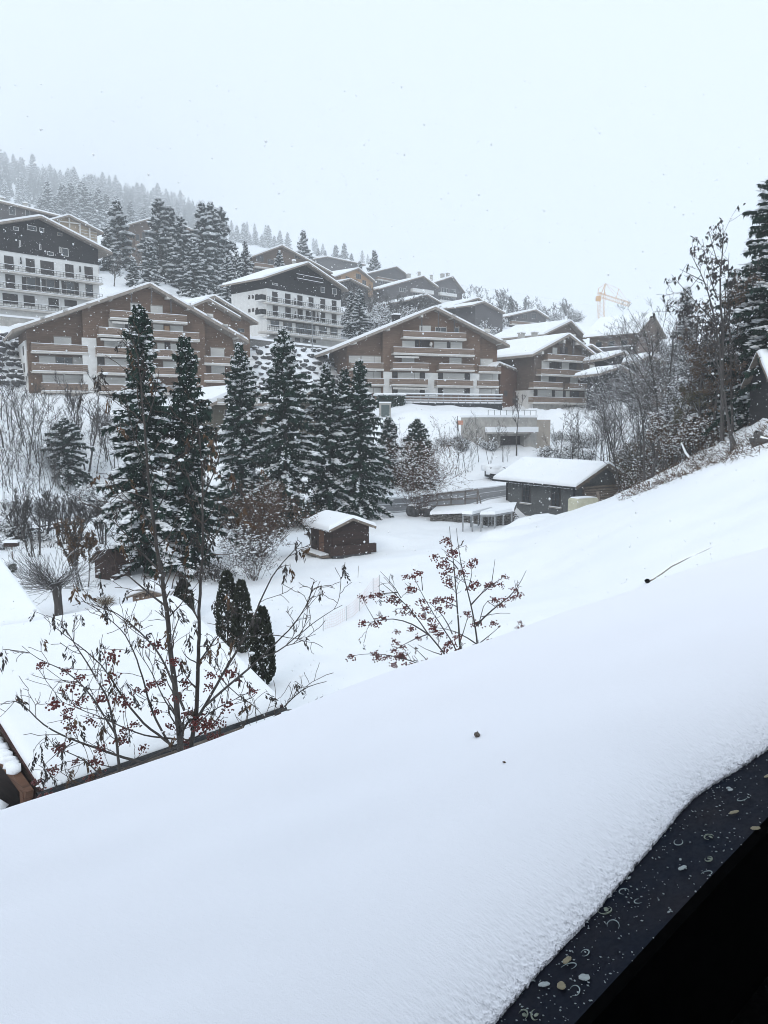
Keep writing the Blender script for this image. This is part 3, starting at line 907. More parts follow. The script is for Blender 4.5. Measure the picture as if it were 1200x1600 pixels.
o_ = mb.build('satellite_dish', M['beam_end'], h.o, True); o_.location = (u_, -.9, z_)
h.win('beam', (570,97,586,117), (680,50,695,74), (775,98,801,126), (980,197,1012,227), (1105,268,1137,295), (345,180,366,204), (113,270,134,297))
h.win('post', (576,112,582,205), (687,72,692,208), (793,124,799,212))
h.chimney(430, 88, 9, 1.1, 1.2, 'dark')
# terrace in front: deck, rails, dark base
u0, zt = h.q(433, 618, -3.2); u1, _ = h.q(1136, 618, -3.2)
zb = h.q(800, 686, -3.2)[1]
mb = MB(); mb.box(u0, u1, -3.2, .0, -3, zb)
tr = mb.build('terrace', M['dark_metal'], h.o)
mb = MB()
for k in range(3):
    z = zt - .12 - k * (zt - zb - .1) / 3; mb.box(u0, u1, -3.26, -3.2, z - .13, z)
n = 14
for i in range(n + 1):
    c = u0 + (u1 - u0 - .09) * i / n; mb.box(c, c + .09, -3.19, -3.11, zb, zt - .06)
mb.build('railing', M['metal'], tr)
mb = MB(); mb.box(u0 - .05, u1 + .05, -3.3, -3.08, zt - .115, zt + .06)
for k in (1, 2):
    z = zt - .12 - k * (zt - zb - .1) / 3; mb.box(u0, u1, -3.275, -3.19, z + .004, z + .08)
mb.box(u0, u1, -3.1, -.15, zb + .003, zb + .25); mb.build('snow_strip', M['snow_roof'], tr)

# --- long brown building at the left ------------------------------------------------------------
h = House('apartment_building', 'wide brown gabled apartment building behind the spruces, with boulder wall on one side', 'building', 49, 103.5, 369.6, 118, 632, 'brown apartment buildings', (20, 430, .18333))
B_ = lambda x: x + 180 / .18333                     # second crop starts 180 px further along
Bq = lambda *r: tuple(v + (180 / .18333 if i % 2 == 0 else 0) for i, v in enumerate(r))
h.set_roof((-6, 440), (1170, 48), (B_(1034), 540), oh=1.5, D=12, th=.42)
h.walls('brown', bays=[(None, 595, 1.1), (595, B_(652), 0.), (B_(652), None, 1.1)])
h.win('shutter', (352,530,497,602), (818,390,955,462), (1003,243,1092,310), (780,552,965,622), (785,712,970,777), (225,692,362,752), (515,702,590,772), (255,852,430,917), (433,852,620,920), (740,872,975,937),
      Bq(193,264,293,332), Bq(215,420,300,490), Bq(360,432,468,505), Bq(250,582,310,645), Bq(363,587,475,652), Bq(300,737,415,802), Bq(705,624,818,692), Bq(710,770,823,834))
h.win('dark', (957,400,998,465), Bq(310,575,360,648), (720,690,780,770), (720,870,740,930))
h.win('glass', (365,697,512,768))
h.win('plaster', (597,535,720,1010))
mb = MB(); u0, u1, z0, z1, yy = h.rect(Bq(305,437,345,493)); mb.box(u0, u1, yy - .5, yy - .1, z0, z1); mb.build('balcony_cupboard', M['orange_wood'], h.o)
h.balcony(160, 577, 637); h.balcony(735, 442, B_(605), awn=(740, 1010)); h.balcony(830, 297, B_(500), awn=(840, 990)); h.balcony(716, 608, B_(610)); h.balcony(165, 747, 638); h.balcony(730, 767, B_(430))
h.balcony(B_(650), 690, B_(915)); h.balcony(B_(650), 838, B_(905)); h.balcony(245, 917, 640); h.balcony(735, 930, B_(430))
h.win('beam', (215,368,256,402), (405,310,448,347), (610,250,651,282), (785,190,831,224), (985,137,1004,167), Bq(172,86,191,117), Bq(310,173,358,212), Bq(490,268,540,305), Bq(630,345,682,382), Bq(758,432,807,469), Bq(903,512,957,545))
h.win('post', (992,165,1000,245), Bq(178,115,187,250), Bq(343,212,352,330))
u0, z1 = h.q(245, 965, .2); u1, _ = h.q(980, 965, .2)
mb = MB(); mb.box(u0, u1, .45, 6, -4, h.q(500, 962, .2)[1]); mb.build('base_wall', M['beige'], h.o)
# whitewashed end wall with its small dark window
mb = MB(); mb.box(-.14, .02, 2.0, 11.9, -3.5, h.q(100, 545, .6)[1]); mb.build('plaster_panel', M['white'], h.o)
mb = MB()
for zz in (h.q(100, 580)[1], h.q(100, 730)[1], h.q(100, 880)[1]): mb = MB(); mb.box(-.2, -.1, 4.2, 5.2, zz - 1.2, zz); mb.build('window', M['dark_door'], h.o)

# --- rear wing of it ------------------------------------------------------------------------------
h = House('apartment_wing', 'narrow brown gabled wing rising behind the wide brown building', 'building', 296, 124, 392, 133, 590, 'brown apartment buildings', (200, 430, .18333))
h.set_roof((522, 226), (740, 156), (1112, 384), oh=1.4, D=9, th=.38)
h.walls('brown', u1=h.q(1036, 400)[0])
h.win('beam', (845,330,885,362)); h.win('glass', (870,362,960,388), (932,452,990,488))
u0, z0 = h.q(560, 250, -2.2); ua, za = h.q(682, 200, -2.2); ur, zr = h.q(960, 362, -2.2)
mb = MB(); mb.prism([(u0, z0 - .35), (ua, za - .35), (ur, zr - .35), (ur, zr), (ua, za), (u0, z0)], -2.4, .05); rf = mb.build('porch_roof', M['fascia'], h.o)
mb = MB(); mb.prism([(u0, z0 + .004), (ua, za + .004), (ur, zr + .004), (ur, zr + .25), (ua, za + .25), (u0, z0 + .25)], -2.3, .02); mb.build('roof_snow', M['snow_roof'], rf)
mb = MB(); mb.prism([(u0 + .3, -2), (ur - 1.2, -2), (ur - 1.2, roofz([(u0, z0), (ua, za), (ur, zr)], ur - 1.2) - .34), (ua, za - .34), (u0 + .3, z0 - .3)], -1.2, -.003); mb.build('wall', M['brown'], h.o)
h.win('beam', (642,222,673,258))

# --- white chalet in the centre -----------------------------------------------------------------
h = House('white_chalet', 'white four-storey chalet with a dark gable and rows of dark shutters above the boulder slope', 'building', 418.3, 144.5, 533, 159, 531, None, (350, 390, .175))
h.set_roof((348, 234), (755, 98), (1112, 346), oh=1.3, D=10.5, th=.3)
h.bottom = -2
zu = h.q(390, 345)[1]
h.walls('white', upper=('dark', zu))
h.win('dark', (430,380,478,464), (545,397,593,482), (655,412,700,497), (755,428,798,510), (860,443,903,525), (962,458,1003,540), (435,503,480,587), (548,520,595,605), (657,535,702,617), (730,547,762,622), (862,562,903,642), (962,575,1003,657), (782,553,815,628))
h.win('glass', (764,550,781,626), (415,634,492,692), (528,650,605,722), (640,662,815,752), (848,687,917,752), (948,697,1012,762), (632,787,678,822), (702,797,760,832), (780,800,820,832))
h.win('wglass', (863,335,900,385), (965,347,1005,400), (430,300,480,318), y=-.12)
def open_balc(H, x0, y0, x1, **k): H.balcony(x0, y0, x1, d=1.1, h=.95, rail='dark_metal', open_=True, slabh=.3, **k)
open_balc(h, 385, 415, 1060, ext=.1); open_balc(h, 385, 545, 1060, ext=.1)
h.balcony(650, 215, 880, d=.8, h=.8, rail='dark', slab='dark', y=-.12, snow=True)
h.balcony(385, 668, 1150, d=2.6, h=1.05, rail='dark_metal', open_=True, slabh=.35)
for r in ((622,424,648,490), (625,548,648,610), (825,556,850,636)):
    u0, u1, z0, z1, yy = h.rect(r, -.6); mb = MB(); mb.tube([((u0 + u1) / 2, -.6, z0), ((u0 + u1) / 2, -.6, z1)], [.28, .05], 6); mb.build('folded_parasol', M['dark_door'], h.o)
mb = MB(); zz = h.q(400, 590)[1]; mb.box(-.2, h.W + .3, -.45, .02, zz - .75, zz - .62); mb.build('sill_band', M['grey_wood'], h.o)
for (za_, zb_) in ((395, 430), (518, 550)):
    z1, z0 = h.q(390, za_ - 12)[1], h.q(390, zb_ - 12)[1]
    for k in range(3): mb = MB(); mb.box(-.06, .05, 2.6 + k * 1.1, 3.2 + k * 1.1, z0, z1); mb.build('window', M['dark_door'], h.o)
for zc in (450, 580):
    z = h.q(388, zc)[1]
    mb = MB(); mb.box(-1.0, -.003, .3, 2.2, z - .2, z); b_ = mb.build('side_balcony', M['white'], h.o)
    mb = MB(); mb.box(-1.02, -.97, .3, 2.2, z + .05, z + .95); mb.box(-.96, -.01, .3, .35, z + .05, z + .95); mb.build('railing', M['dark_metal'], b_)
h.chimney(632, 92, 5.5, .5, .9)

# --- white and dark chalet at the far left --------------------------------------------------------
h = House('white_chalet', 'large chalet with a nearly black timber gable over white storeys, cut by the left edge', 'building', -68, 121.4, 157.5, 138, 510, None, (0, 300, 1 / 6))
apx = h.q(385, 205, -1.3)
h.set_roof(None, (385, 203), (1056, 548), oh=1.3, D=13, th=.34)
# the photo shows the snow-free gable edge on this side; keep the left eave level with the right one
zu = h.q(0, 545)[1]
h.walls('white', upper=('dark', zu))
h.win('dark', (40,603,127,724), (243,630,325,750), (380,652,505,772), (612,682,690,797), (793,705,870,812), (52,777,140,902), (207,797,247,915), (336,805,377,922), (390,817,430,930), (515,828,555,942), (578,837,617,950), (698,850,738,962), (25,957,167,1045), (222,975,325,1065), (455,1000,550,1085), (605,1017,720,1075), (-120,590,-40,705), (-130,770,-45,890), (-150,940,-50,1030))
h.win('glass', (250,800,334,918), (432,820,513,935), (619,840,696,955), (802,865,872,980))
h.win('wglass', (125,327,175,362), (258,317,340,362), (370,337,412,377), (178,455,195,512), (367,487,385,542), (553,515,572,572), (578,527,640,602), (440,560,500,595), y=-.12)
h.win('glass', (535,382,582,412), y=-.12)
for y0, x1 in ((668, 950), (843, 955), (1020, 900)): h.balcony(-180, y0 - .147 * 180, x1, d=1.1, h=.95, rail='dark_door', open_=True, slabh=.32, ext=.1)
for xx, yy_ in ((190, 645), (745, 725)):
    u, z = h.q(xx, yy_); mb = MB(); mb.tube([(u, -.25, z - .5), (u, -.25, z + .5)], [.14, .1], 6); mb.build('wall_lantern', M['dark_metal'], h.o)
mb = MB(); z = h.q(200, 1100, -3)[1]; mb.box(-4, h.W * .72, -3.2, -2.9, -4, z - 1.4); w_ = mb.build('retaining_wall', M['concrete'], h.o)
mb = MB(); mb.box(-4, h.W * .72, -3.3, -2.8, z - 1.397, z - 1.1); mb.build('wall_snow', M['snow_roof'], w_)

# --- brown building at the right of the middle one -----------------------------------------------
h = House('apartment_building', 'brown gabled apartment building with a broad snowy roof slope beside the middle one', 'building', 833, 142, 943, 153, 641, 'brown apartment buildings', (770, 500, .15833))
h.set_roof((392, 318), (760, 116), (1082, 372), oh=1.5, D=17, th=.4, snow=.4)
h.walls('brown2')
h.win('shutter', (588,274,633,332), (480,407,555,477), (678,420,750,485), (953,447,1020,499), (473,552,548,607), (763,567,835,629), (440,692,580,752), (612,699,688,759), (718,702,755,759), (905,707,990,767), (992,710,1065,770))
h.win('dark', (665,268,738,336), (557,402,635,477), (640,417,677,480), (752,427,825,489), (552,562,620,617), (410,692,438,747), (582,699,610,757), (690,702,717,759), (765,707,850,764), (870,560,945,625))
h.win('glass', (950,582,1005,632))
h.win('post', (643,230,660,332), (740,172,757,345), (833,250,845,345), (828,415,843,490))
h.balcony(545, 332, 925); h.balcony(480, 477, 1130); h.balcony(405, 607, 690); h.balcony(760, 622, 1112); h.balcony(400, 757, 1060)
h.win('beam', (645,200,662,234), (745,148,762,176), (772,222,855,252), (948,358,1028,392), (430,315,452,342))
mb = MB(); mb.box(.0, h.W, -.3, .0, -3, h.q(500, 822)[1]); mb.build('base_wall', M['concrete'], h.o)
zz = h.q(400, 690)[1]
mb = MB(); mb.box(-.2, -.01, 0, 17, -3, zz); mb.build('plaster_panel', M['white'], h.o)
h.chimney(300, 118, 13, 1.0, 1.0); h.chimney(428, 114, 12.5, .9, .8)
# low link between the two buildings
h = House('link_wing', 'low brown link with a small snowy lean-to roof between the two brown buildings', 'building', 781, 139, 812, 147, 640, None, (770, 500, .15833))
h.set_roof((40, 445), (70, 405), (245, 475), oh=.5, D=4, th=.2)
h.walls('brown_red', u1=h.q(240, 500)[0])
h.win('dark', (108,700,142,752))

# --- hill houses ---------------------------------------------------------------------------------
def hill_house(label, name, a, Ya, b, Yb, base, roof, wall='grey_wood', D=9, oh=1.2, th=.35, snow=.35, upper=None, group='houses on the hillside'):
    kf = far_k(Ya) / Ya
    H = House(name, label, 'house', a, Ya * kf, b, Yb * kf, base, group)
    H.set_roof(*roof, oh=oh, D=D, th=th, snow=snow)
    H.bottom = -6
    if upper: H.walls(wall, upper=(upper[0], H.q((a + b) / 2, upper[1])[1]))
    else: H.walls(wall)
    return H
h = hill_house('long dark house with a straight snowy roof line above the black-gabled chalet', 'long_house', -160, 170, 137, 182, 372, (None, (-30, 304), (138, 346)), 'grey_wood', 12)
h.win('wglass', (14,323,24,336), (40,326,47,342)); h.win('glass', (60,340,80,352), (95,345,110,356))
h.chimney(4, 308, 3); h.chimney(39, 316, 3)
h = hill_house('pale larch house with an open truss gable above the black-gabled chalet', 'larch_house', 84, 168, 154, 176, 420, ((78, 341), (108, 333), (162, 361)), 'pale_wood', 8)
mb = MB()
for x in (93, 109, 125, 140):
    u0 = h.q(x, 360, -.5)[0]; zt = roofz(h.Rb, u0); mb.box(u0 - .14, u0 + .14, -.6, -.3, zt - (2.2 if x == 109 else 5), zt)
a0, a1 = h.q(93, 346, -.5), h.q(126, 350, -.5); mb.beam((a0[0], -.65, a0[1]), (a1[0], -.65, a1[1]), .2, .25)
for k in range(7):
    z = h.q(140, 362 + 4.5 * k, 0)[1]; mb.box(h.q(127, 370)[0], h.W - .1, -.1, -.003, z, z + .16)
mb.build('truss', M['beam_end'], h.o)
h = hill_house('brown house half hidden between the tall snowy conifers', 'house', 203, 195, 300, 207, 420, ((200, 349), (250, 335), (308, 360)), 'brown2', 10)
h.win('glass', (222,364,243,378), (224,385,234,398), (212,366,218,378)); h.balcony(214, 376, 246)
h = hill_house('large brown house with a broad gable directly behind the white chalet', 'house', 391, 185, 530, 200, 455, ((384, 402), (441, 381), (520, 424)), 'brown2', 11)
h.win('glass', (400,398,412,409), (398,415,410,427), (460,398,474,405), (470,412,480,424), (418,405,428,416)); h.balcony(398, 410, 436)
h = hill_house('long low house with a flat snowy roof near the top of the village', 'long_house', 498, 262, 566, 272, 432, ((488, 403), (512, 399), (572, 412)), 'grey_wood', 14, snow=.5)
h = hill_house('second flat snowy house just above the long low one', 'long_house', 490, 295, 540, 302, 405, ((484, 401), (505, 399), (548, 406)), 'grey_wood', 14, snow=.5)
h = hill_house('light orange timber chalet among the grey hillside houses', 'chalet', 533, 205, 583, 216, 462, ((522, 431), (561, 417), (587, 438)), 'orange_wood', 10)
h.win('glass', (540,432,546,440), (556,428,564,436), (566,438,572,446))
h = hill_house('small dark house with a low gable in front of the orange chalet', 'house', 532, 190, 575, 198, 470, ((526, 440), (548, 434), (580, 450)), 'dark', 8, snow=.2)
h = hill_house('grey house with a wide snowy roof highest on the right of the orange chalet', 'house', 578, 240, 640, 252, 462, ((570, 427), (620, 415), (642, 431)), 'grey_wood', 12)
h.win('wglass', (592,438,600,444), (606,436,614,443)); h.balcony(590, 432, 625)
h = hill_house('dark grey chalet with a pale balcony and a snowy roof slope', 'chalet', 600, 212, 684, 224, 478, ((592, 449), (662, 429), (686, 447)), 'grey_wood', 13, snow=.45)
h.win('wglass', (624,450,634,456), (645,454,656,462), (660,452,670,460)); h.balcony(645, 450, 678, rail='white'); h.chimney(640, 427, 7, 1.1); h.chimney(656, 424, 9, .8)
h = hill_house('tall dark chalet with a pale framed balcony column at the end of the upper row', 'chalet', 672, 232, 722, 240, 478, ((665, 444), (708, 430), (727, 455)), 'grey_wood', 13, snow=.4)
h.win('wglass', (690,450,700,458), (703,452,712,460), (690,464,700,472), (703,466,712,474)); h.balcony(688, 456, 714, rail='white'); h.balcony(688, 468, 714, rail='white')
h.chimney(693, 427, 6, 1.3); h.chimney(701, 426, 8, 1.1); h.chimney(675, 429, 6, .8)
h = hill_house('small dark house below the two grey chalets with a jagged snowy roof edge', 'house', 640, 192, 684, 199, 492, ((632, 468), (668, 458), (690, 471)), 'dark', 9)
h = hill_house('grey-brown house behind the middle apartment gable with railings along its roof', 'house', 694, 188, 770, 199, 515, ((684, 483), (748, 463), (766, 476)), 'grey_wood', 11)
h.win('glass', (735,482,744,490), (722,488,730,496))
h = hill_house('small grey house stepping down beside the railed one', 'house', 742, 186, 785, 194, 518, ((738, 475), (757, 469), (790, 487)), 'grey_wood', 8, snow=.25)
h = hill_house('dark house with a flat snowy roof among bushes above the right building', 'house', 801, 207, 852, 213, 515, ((795, 491), (838, 481), (858, 494)), 'grey_wood', 9, snow=.5)
h.balcony(800, 501, 850); h.win('glass', (815,491,824,498), (830,490,838,498))
h = hill_house('brown gabled house with a broad snowy roof just behind the right apartment building', 'house', 858, 168, 915, 178, 560, ((850, 519), (893, 498), (917, 524)), 'brown2', 14, snow=.5)
h = hill_house('dark barn-like house with one snowy roof slope beside the right apartment building', 'barn', 946, 124, 1012, 127, 630, ((936, 580), (972, 568), (1020, 600)), 'dark', 5, snow=.4)
h.win('glass', (965,598,972,606), (985,596,994,604))
h = hill_house('grey boarded shed with a slanting snowy roof behind the bare trees', 'shed', 1014, 112, 1056, 113, 612, ((1002, 556), (1016, 548), (1066, 569)), 'brown2', 3.5, snow=.6)
h = hill_house('small snow-covered house front under the big roof', 'house', 915, 158, 942, 159.5, 575, ((912, 540), (925, 536), (948, 552)), 'dark', 6, snow=.35)
h = hill_house('lower dark house whose snowy roof slants beside the balconies', 'house', 950, 140, 996, 142.5, 600, ((942, 556), (975, 545), (1002, 566)), 'dark', 4, snow=.5)
# low chalets half hidden by the spruces
h = hill_house('low green-grey chalet with a snowy roof half hidden by the spruces', 'chalet', 335, 92, 440, 98, 690, ((326, 625), (386, 598), (446, 625)), 'olive', 9, snow=.55)
h.win('glass', (350,640,365,655), (395,640,408,655)); h.balcony(340, 622, 435, rail='beam_end', h=.5)
h = hill_house('second low chalet with a snowy roof showing between the spruces', 'chalet', 462, 92, 540, 98, 690, ((455, 622), (500, 596), (545, 622)), 'olive', 9, snow=.55)
h.win('glass', (478,635,490,648)); h.balcony(466, 618, 534, rail='beam_end', h=.5)

# ---------------------------------------------------------------- houses seen on their long side
def corner_house(name, label, cat, eL, eR, zL_Y, zR_Y, half, rise, wall_h, oh=.7, ohg=.6, th=.16, snow=.35, group=None, right=True):
    """eL, eR: image points of the two ends of the front eave; local x along the eave, y back, origin at left end of eave on the ground"""
    A, B = at(*eL, zL_Y), at(*eR, zR_Y)
    z = (A.z + B.z) / 2
    rz = math.atan2(B.y - A.y, B.x - A.x)
    L = math.hypot(B.x - A.x, B.y - A.y)
    o = empty(name, (A.x, A.y, z - wall_h), rz, label, cat, group)
    e = wall_h
    # roof: two slabs along x (front and back slope)
    sl = rise / half
    Q = [(0, e - th), (half, e + rise - th), (2 * half, e - th), (2 * half, e), (half, e + rise), (0, e)]
    V = [(0, a, b) for a, b in Q] + [(L, a, b) for a, b in Q]
    F = [(i, (i + 1) % 6, (i + 1) % 6 + 6, i + 6) for i in range(6)] + [(5, 4, 1, 0), (4, 3, 2, 1), (6, 7, 10, 11), (7, 8, 9, 10)]
    mb = MB(); mb.raw(V, F); rf = mb.build('roof', M['old_wood'], o)
    # the snow blanket: rounded rim, uneven depth, slightly ragged eaves
    r = np.random.default_rng(int(L * 1000) % 997)
    nx_, ny_ = 70, 64
    u = (1 - np.cos(np.linspace(0, math.pi, nx_))) / 2 * .6 + np.linspace(0, 1, nx_) * .4
    v = (1 - np.cos(np.linspace(0, math.pi, ny_))) / 2 * .6 + np.linspace(0, 1, ny_) * .4
    U, Vv = np.meshgrid(u, v, indexing='ij')
    def w1(t, k, sd):
        q = np.random.default_rng(sd); o_ = np.zeros_like(t)
        for i in range(5): o_ += np.sin(t * k * q.uniform(.5, 2.2) + q.uniform(0, 6.28))
        return o_ / 5
    ov = snow * .18
    X = .03 + (L - .06) * U + (U - .5) * .04 * w1(Vv, 19, 1)
    y0 = -ov * (1 + .8 * w1(X, 2.6, 2)); y1 = 2 * half + ov * (1 + .8 * w1(X, 2.6, 3))
    Y = y0 + (y1 - y0) * Vv
    de = np.minimum(np.minimum(X, L - X), np.minimum(Y - y0, y1 - Y))
    rim = np.sqrt(np.clip(1 - (1 - np.clip(de / (snow * .75), 0, 1)) ** 2, 0, 1))
    base = e + np.clip(np.minimum(Y, 2 * half - Y), -.3, None) * sl
    ridge = np.abs(Y - half)
    base = np.where(ridge < .35, e + rise - sl * (.175 + ridge ** 2 / .7), base)
    dep = snow * (.12 + .88 * rim) * (1 + .10 * w1(X + Y * .6, 1.1, 4) + .05 * w1(X - Y, 3.1, 5))
    Z = base + np.maximum(dep, .02) + .004
    G = np.stack([X, Y, Z], -1)
    k = nx_ * ny_
    Gb = G.copy(); Gb[..., 2] = np.minimum(base, e + rise) + .004 - np.where((Y < .02) | (Y > 2 * half - .02), .05, 0)
    I_ = np.arange(k).reshape(nx_, ny_)
    F = [np.stack([I_[:-1, :-1], I_[1:, :-1], I_[1:, 1:], I_[:-1, 1:]], -1).reshape(-1, 4)]
    for e_ in (I_[0, :], I_[-1, ::-1], I_[::-1, 0], I_[:, -1]):
        F.append(np.stack([e_[:-1], e_[1:], e_[1:] + k, e_[:-1] + k], -1))
    mesh_obj('roof_snow', np_mesh('roof_snow', np.concatenate([G.reshape(-1, 3), Gb.reshape(-1, 3)]), np.concatenate(F), smooth=True), rf, [M['snow_roof']])
    return o, L, e, rf
def plank_wall(o, x0, x1, y, z0, z1, n, mat, vert=True, name='plank', axis='x', top=None, t=.05):
    """n boards side by side on the plane y (axis x) or x = y (axis y); top(c) gives the board's upper end"""
    for i in range(n):
        a, b = x0 + (x1 - x0) * i / n + .006, x0 + (x1 - x0) * (i + 1) / n - .006
        d = random.uniform(0, .018)
        zt = top((a + b) / 2) if top else z1
        mb = MB()
        if vert:
            if axis == 'x': mb.box(a, b, y - t - d, y - d, z0 - random.uniform(0, .04), zt)
            else: mb.box(y + d, y + t + d, a, b, z0 - random.uniform(0, .04), zt)
        else:
            za, zb = z0 + (z1 - z0) * i / n + .006, z0 + (z1 - z0) * (i + 1) / n - .006
            if axis == 'x': mb.box(x0, x1, y - t - d, y - d, za, zb)
            else: mb.box(y + d, y + t + d, x0, x1, za, zb)
        mb.build(name, mat, o)
# --- grey stone house by the road
o, L, e, rf = corner_house('stone_house', 'grey roughcast house with a thick snowy roof and two dark windows beside the road', 'house', (770.3, 747.5), (901, 761), 78, 68, 4.0, 1.95, 3.9, snow=.29)
half, rise = 4.0, 1.95
w0, w1, wy0, wy1 = 1.25, L - 1.05, .85, 7.15
sl = rise / half
mb = MB(); mb.box(w0, w1, wy0, wy1, .55, e + wy0 * sl - .2); mb.build('wall', M['grey_plaster'], o)
mb = MB(); mb.box(w0 - .02, w1 + .02, wy0 - .04, wy1, -2.0, .55); mb.build('plinth', M['concrete'], o)
def gx(x):   # gable panels
    mb = MB(); mb.prism([(wy0, e + wy0 * sl - .2), (wy1, e + wy0 * sl - .2), (half, e + rise - .2)], 0, .2)
    g = mb.build('gable', M['grey_plaster'], o)
    for v in g.data.vertices:
        yy, xx = v.co.x, v.co.y
        v.co = (x + xx, yy, v.co.z)
    return g
gx(w1 - .2); gx(w0)
for c in (.305, .745):
    xc = w0 + (w1 - w0) * c
    mb = MB(); mb.box(xc - .62, xc + .62, wy0 - .03, wy0 + .02, 1.75, 3.65); f = mb.build('window', M['dark_door'], o)
    mb = MB(); mb.box(xc - .48, xc + .48, wy0 - .045, wy0 - .032, 1.85, 3.55); mb.build('pane', M['glass'], f)
    mb = MB()
    mb.box(xc - .03, xc + .03, wy0 - .07, wy0 - .047, 1.85, 3.55)
    for z in (2.42, 2.98): mb.box(xc - .48, xc + .48, wy0 - .068, wy0 - .047, z - .025, z + .025)
    mb.build('glazing_bar', M['dark_door'], f)
    mb = MB(); mb.box(xc - .8, xc + .8, wy0 - .16, wy0 - .002, 1.6, 1.72); s_ = mb.build('sill', M['concrete'], f)
    mb = MB(); mb.box(xc - .78, xc + .78, wy0 - .15, wy0 - .04, 1.722, 1.78); mb.build('sill_snow', M['snow_roof'], s_)
mb = MB(); xc = w0 + (w1 - w0) * .52; mb.box(xc - .6, xc + .6, wy0 - .05, wy0 + .1, -.9, .35); mb.build('cellar_window', M['dark_door'], o)
mb = MB(); mb.box(w1 - .12, w1 + .05, wy0 - .1, wy0 + .02, -.5, e - .3); mb.build('downpipe', M['dark_metal'], o)
mb = MB(); mb.box(w0 - .08, w0 + .05, wy0 - .1, wy0 + .02, -.5, e - .3); mb.build('downpipe', M['dark_metal'], o)
mb = MB(); mb.tube([(0, -.06, e - .12), (L, -.06, e - .12)], .09, 8); gt = mb.build('gutter', M['dark_metal'], o)
mb = MB()
for i in range(26):
    x0 = L * i / 26; mb.blob((x0 + L / 52, .12, e - .2), (L / 50, .12, .1), 0, .2)
mb.build('overhanging_snow', M['snow_roof'], rf)
# logs and stacked timber on the gable side
for k in range(9):
    mb = MB(); z = 1.75 + k * .24; yy = wy0 + .9 + random.uniform(-.15, .1)
    mb.tube([(w1 + .16 + .03 * (k % 2), yy, z), (w1 + .18, wy1 - .1 + random.uniform(-.2, .9), z + random.uniform(-.05, .05))], [.12, .11], 8)
    mb.build('log', M['old_wood'], o)
for k in range(3):
    yy = half + (k - 1) * 2.4
    mb = MB(); mb.box(w1 - .2, L - .1, yy - .1, yy + .1, e + rise - abs(yy - half) * sl - .48, e + rise - abs(yy - half) * sl - .2); mb.build('purlin', M['old_wood'], o)
mb = MB()
for s_ in (-1, 1):
    mb.beam((L - .04, half, e + rise - .12), (L - .04, half + s_ * 4.0, e - .12), .08, .26)
mb.build('barge_board', M['old_wood'], o)
SH = o
# pale yellow container beside it
def yellow_tank():
    c = at(911, 797, 65.9)
    t = empty('storage_box', (c.x, c.y, ground(c.x, c.y)), SH.rotation_euler.z + math.pi / 2, 'faded pale yellow box with recesses leaning against the log gable of the grey house', 'box')
    mb = MB()
    P = [(-1.25, 0), (1.25, 0), (1.25, 1.35), (1.12, 1.5), (-1.12, 1.5), (-1.25, 1.35)]
    mb.prism(P, -.55, .55); mb.build('shell', M['yellow'], t)
    for x in (.1, .8):
        mb = MB(); mb.box(x - .18, x + .18, -.57, -.54, .3, .9); mb.build('recess', M['old_wood'], t)
    mb = MB(); mb.prism([(-1.1, 1.504), (1.1, 1.504), (.9, 1.58), (-.9, 1.58)], -.5, .5); mb.build('snow_cap', M['snow_roof'], t)
yellow_tank()
pl = at(938, 788, 66.2); mb = MB(); mb.beam((0, 0, -.5), (-.25, .1, 1.1), .22, .05)
o = mb.build('leaning_plank', M['old_wood']); o.location = pl
tag(o, 'weathered plank propped up between the yellow box and the log gable', 'plank')

# --- small dark hut on the lawn
o, L, e, rf = corner_house('wooden_hut', 'small dark brown wooden hut with a snowy gable roof standing alone on the lawn', 'hut', (473, 817.5), (515, 829), 51.6, 48.2, 1.72, .66, 1.95, snow=.24, th=.1)
half, rise = 1.72, .66; sl = rise / half
w0, w1, wy0, wy1 = .55, L - .35, .38, 3.06
mb = MB(); mb.box(w0, w1, wy0, wy1, .25, e + wy0 * sl - .1); bd = mb.build('wall', M['dark_plank'], o)
mb = MB(); mb.prism([(wy0, e + wy0 * sl - .1), (wy1, e + wy0 * sl - .1), (half, e + rise - .1)], 0, .1); g = mb.build('gable', M['dark_plank'], o)
for v in g.data.vertices: v.co = (w1 - .1 + v.co.y, v.co.x, v.co.z)
plank_wall(o, wy0, wy1, w1, .25, 0, 12, M['dark_red'], True, 'plank', 'y', lambda c: e + rise - abs(c - half) * sl - .12, .04)
plank_wall(o, w0, w1, wy0, .25, e + wy0 * sl - .14, 9, M['dark_red'], True, 'plank', 'x', None, .04)
mb = MB(); mb.box(w0 + 1.3, w0 + 2.0, wy0 - .09, wy0 - .065, .3, 1.7); mb.build('door', M['brown_red'], o)
mb = MB(); mb.box(w1 + .07, w1 + .3, wy0 - .3, wy1 + .42, .25, .85); mb.build('side_bench', M['dark_plank'], o)
mb = MB(); mb.box(w0 - .1, w1, wy0 - .75, wy0 - .1, .12, .24); st = mb.build('step_deck', M['old_wood'], o)
mb = MB(); mb.box(w0 - .08, w1 - .3, wy0 - .73, wy0 - .12, .243, .33); mb.build('deck_snow', M['snow_roof'], st)
mb = MB(); mb.box(w0 - .15, w1 + .25, wy0 - .05, wy1 + .05, -.3, .24); mb.build('foundation', M['rock'], o)
mb = MB()
for s_ in (-1, 1): mb.beam((L - .03, half, e + rise - .07), (L - .03, half + s_ * 1.72, e - .07), .05, .16)
mb.build('barge_board', M['old_wood'], o)
mb = MB()
for i in range(14): mb.blob((L * (i + .5) / 14, .08, e - .1), (L / 26, .07, .06), 0, .2)
mb.build('overhanging_snow', M['snow_roof'], rf)
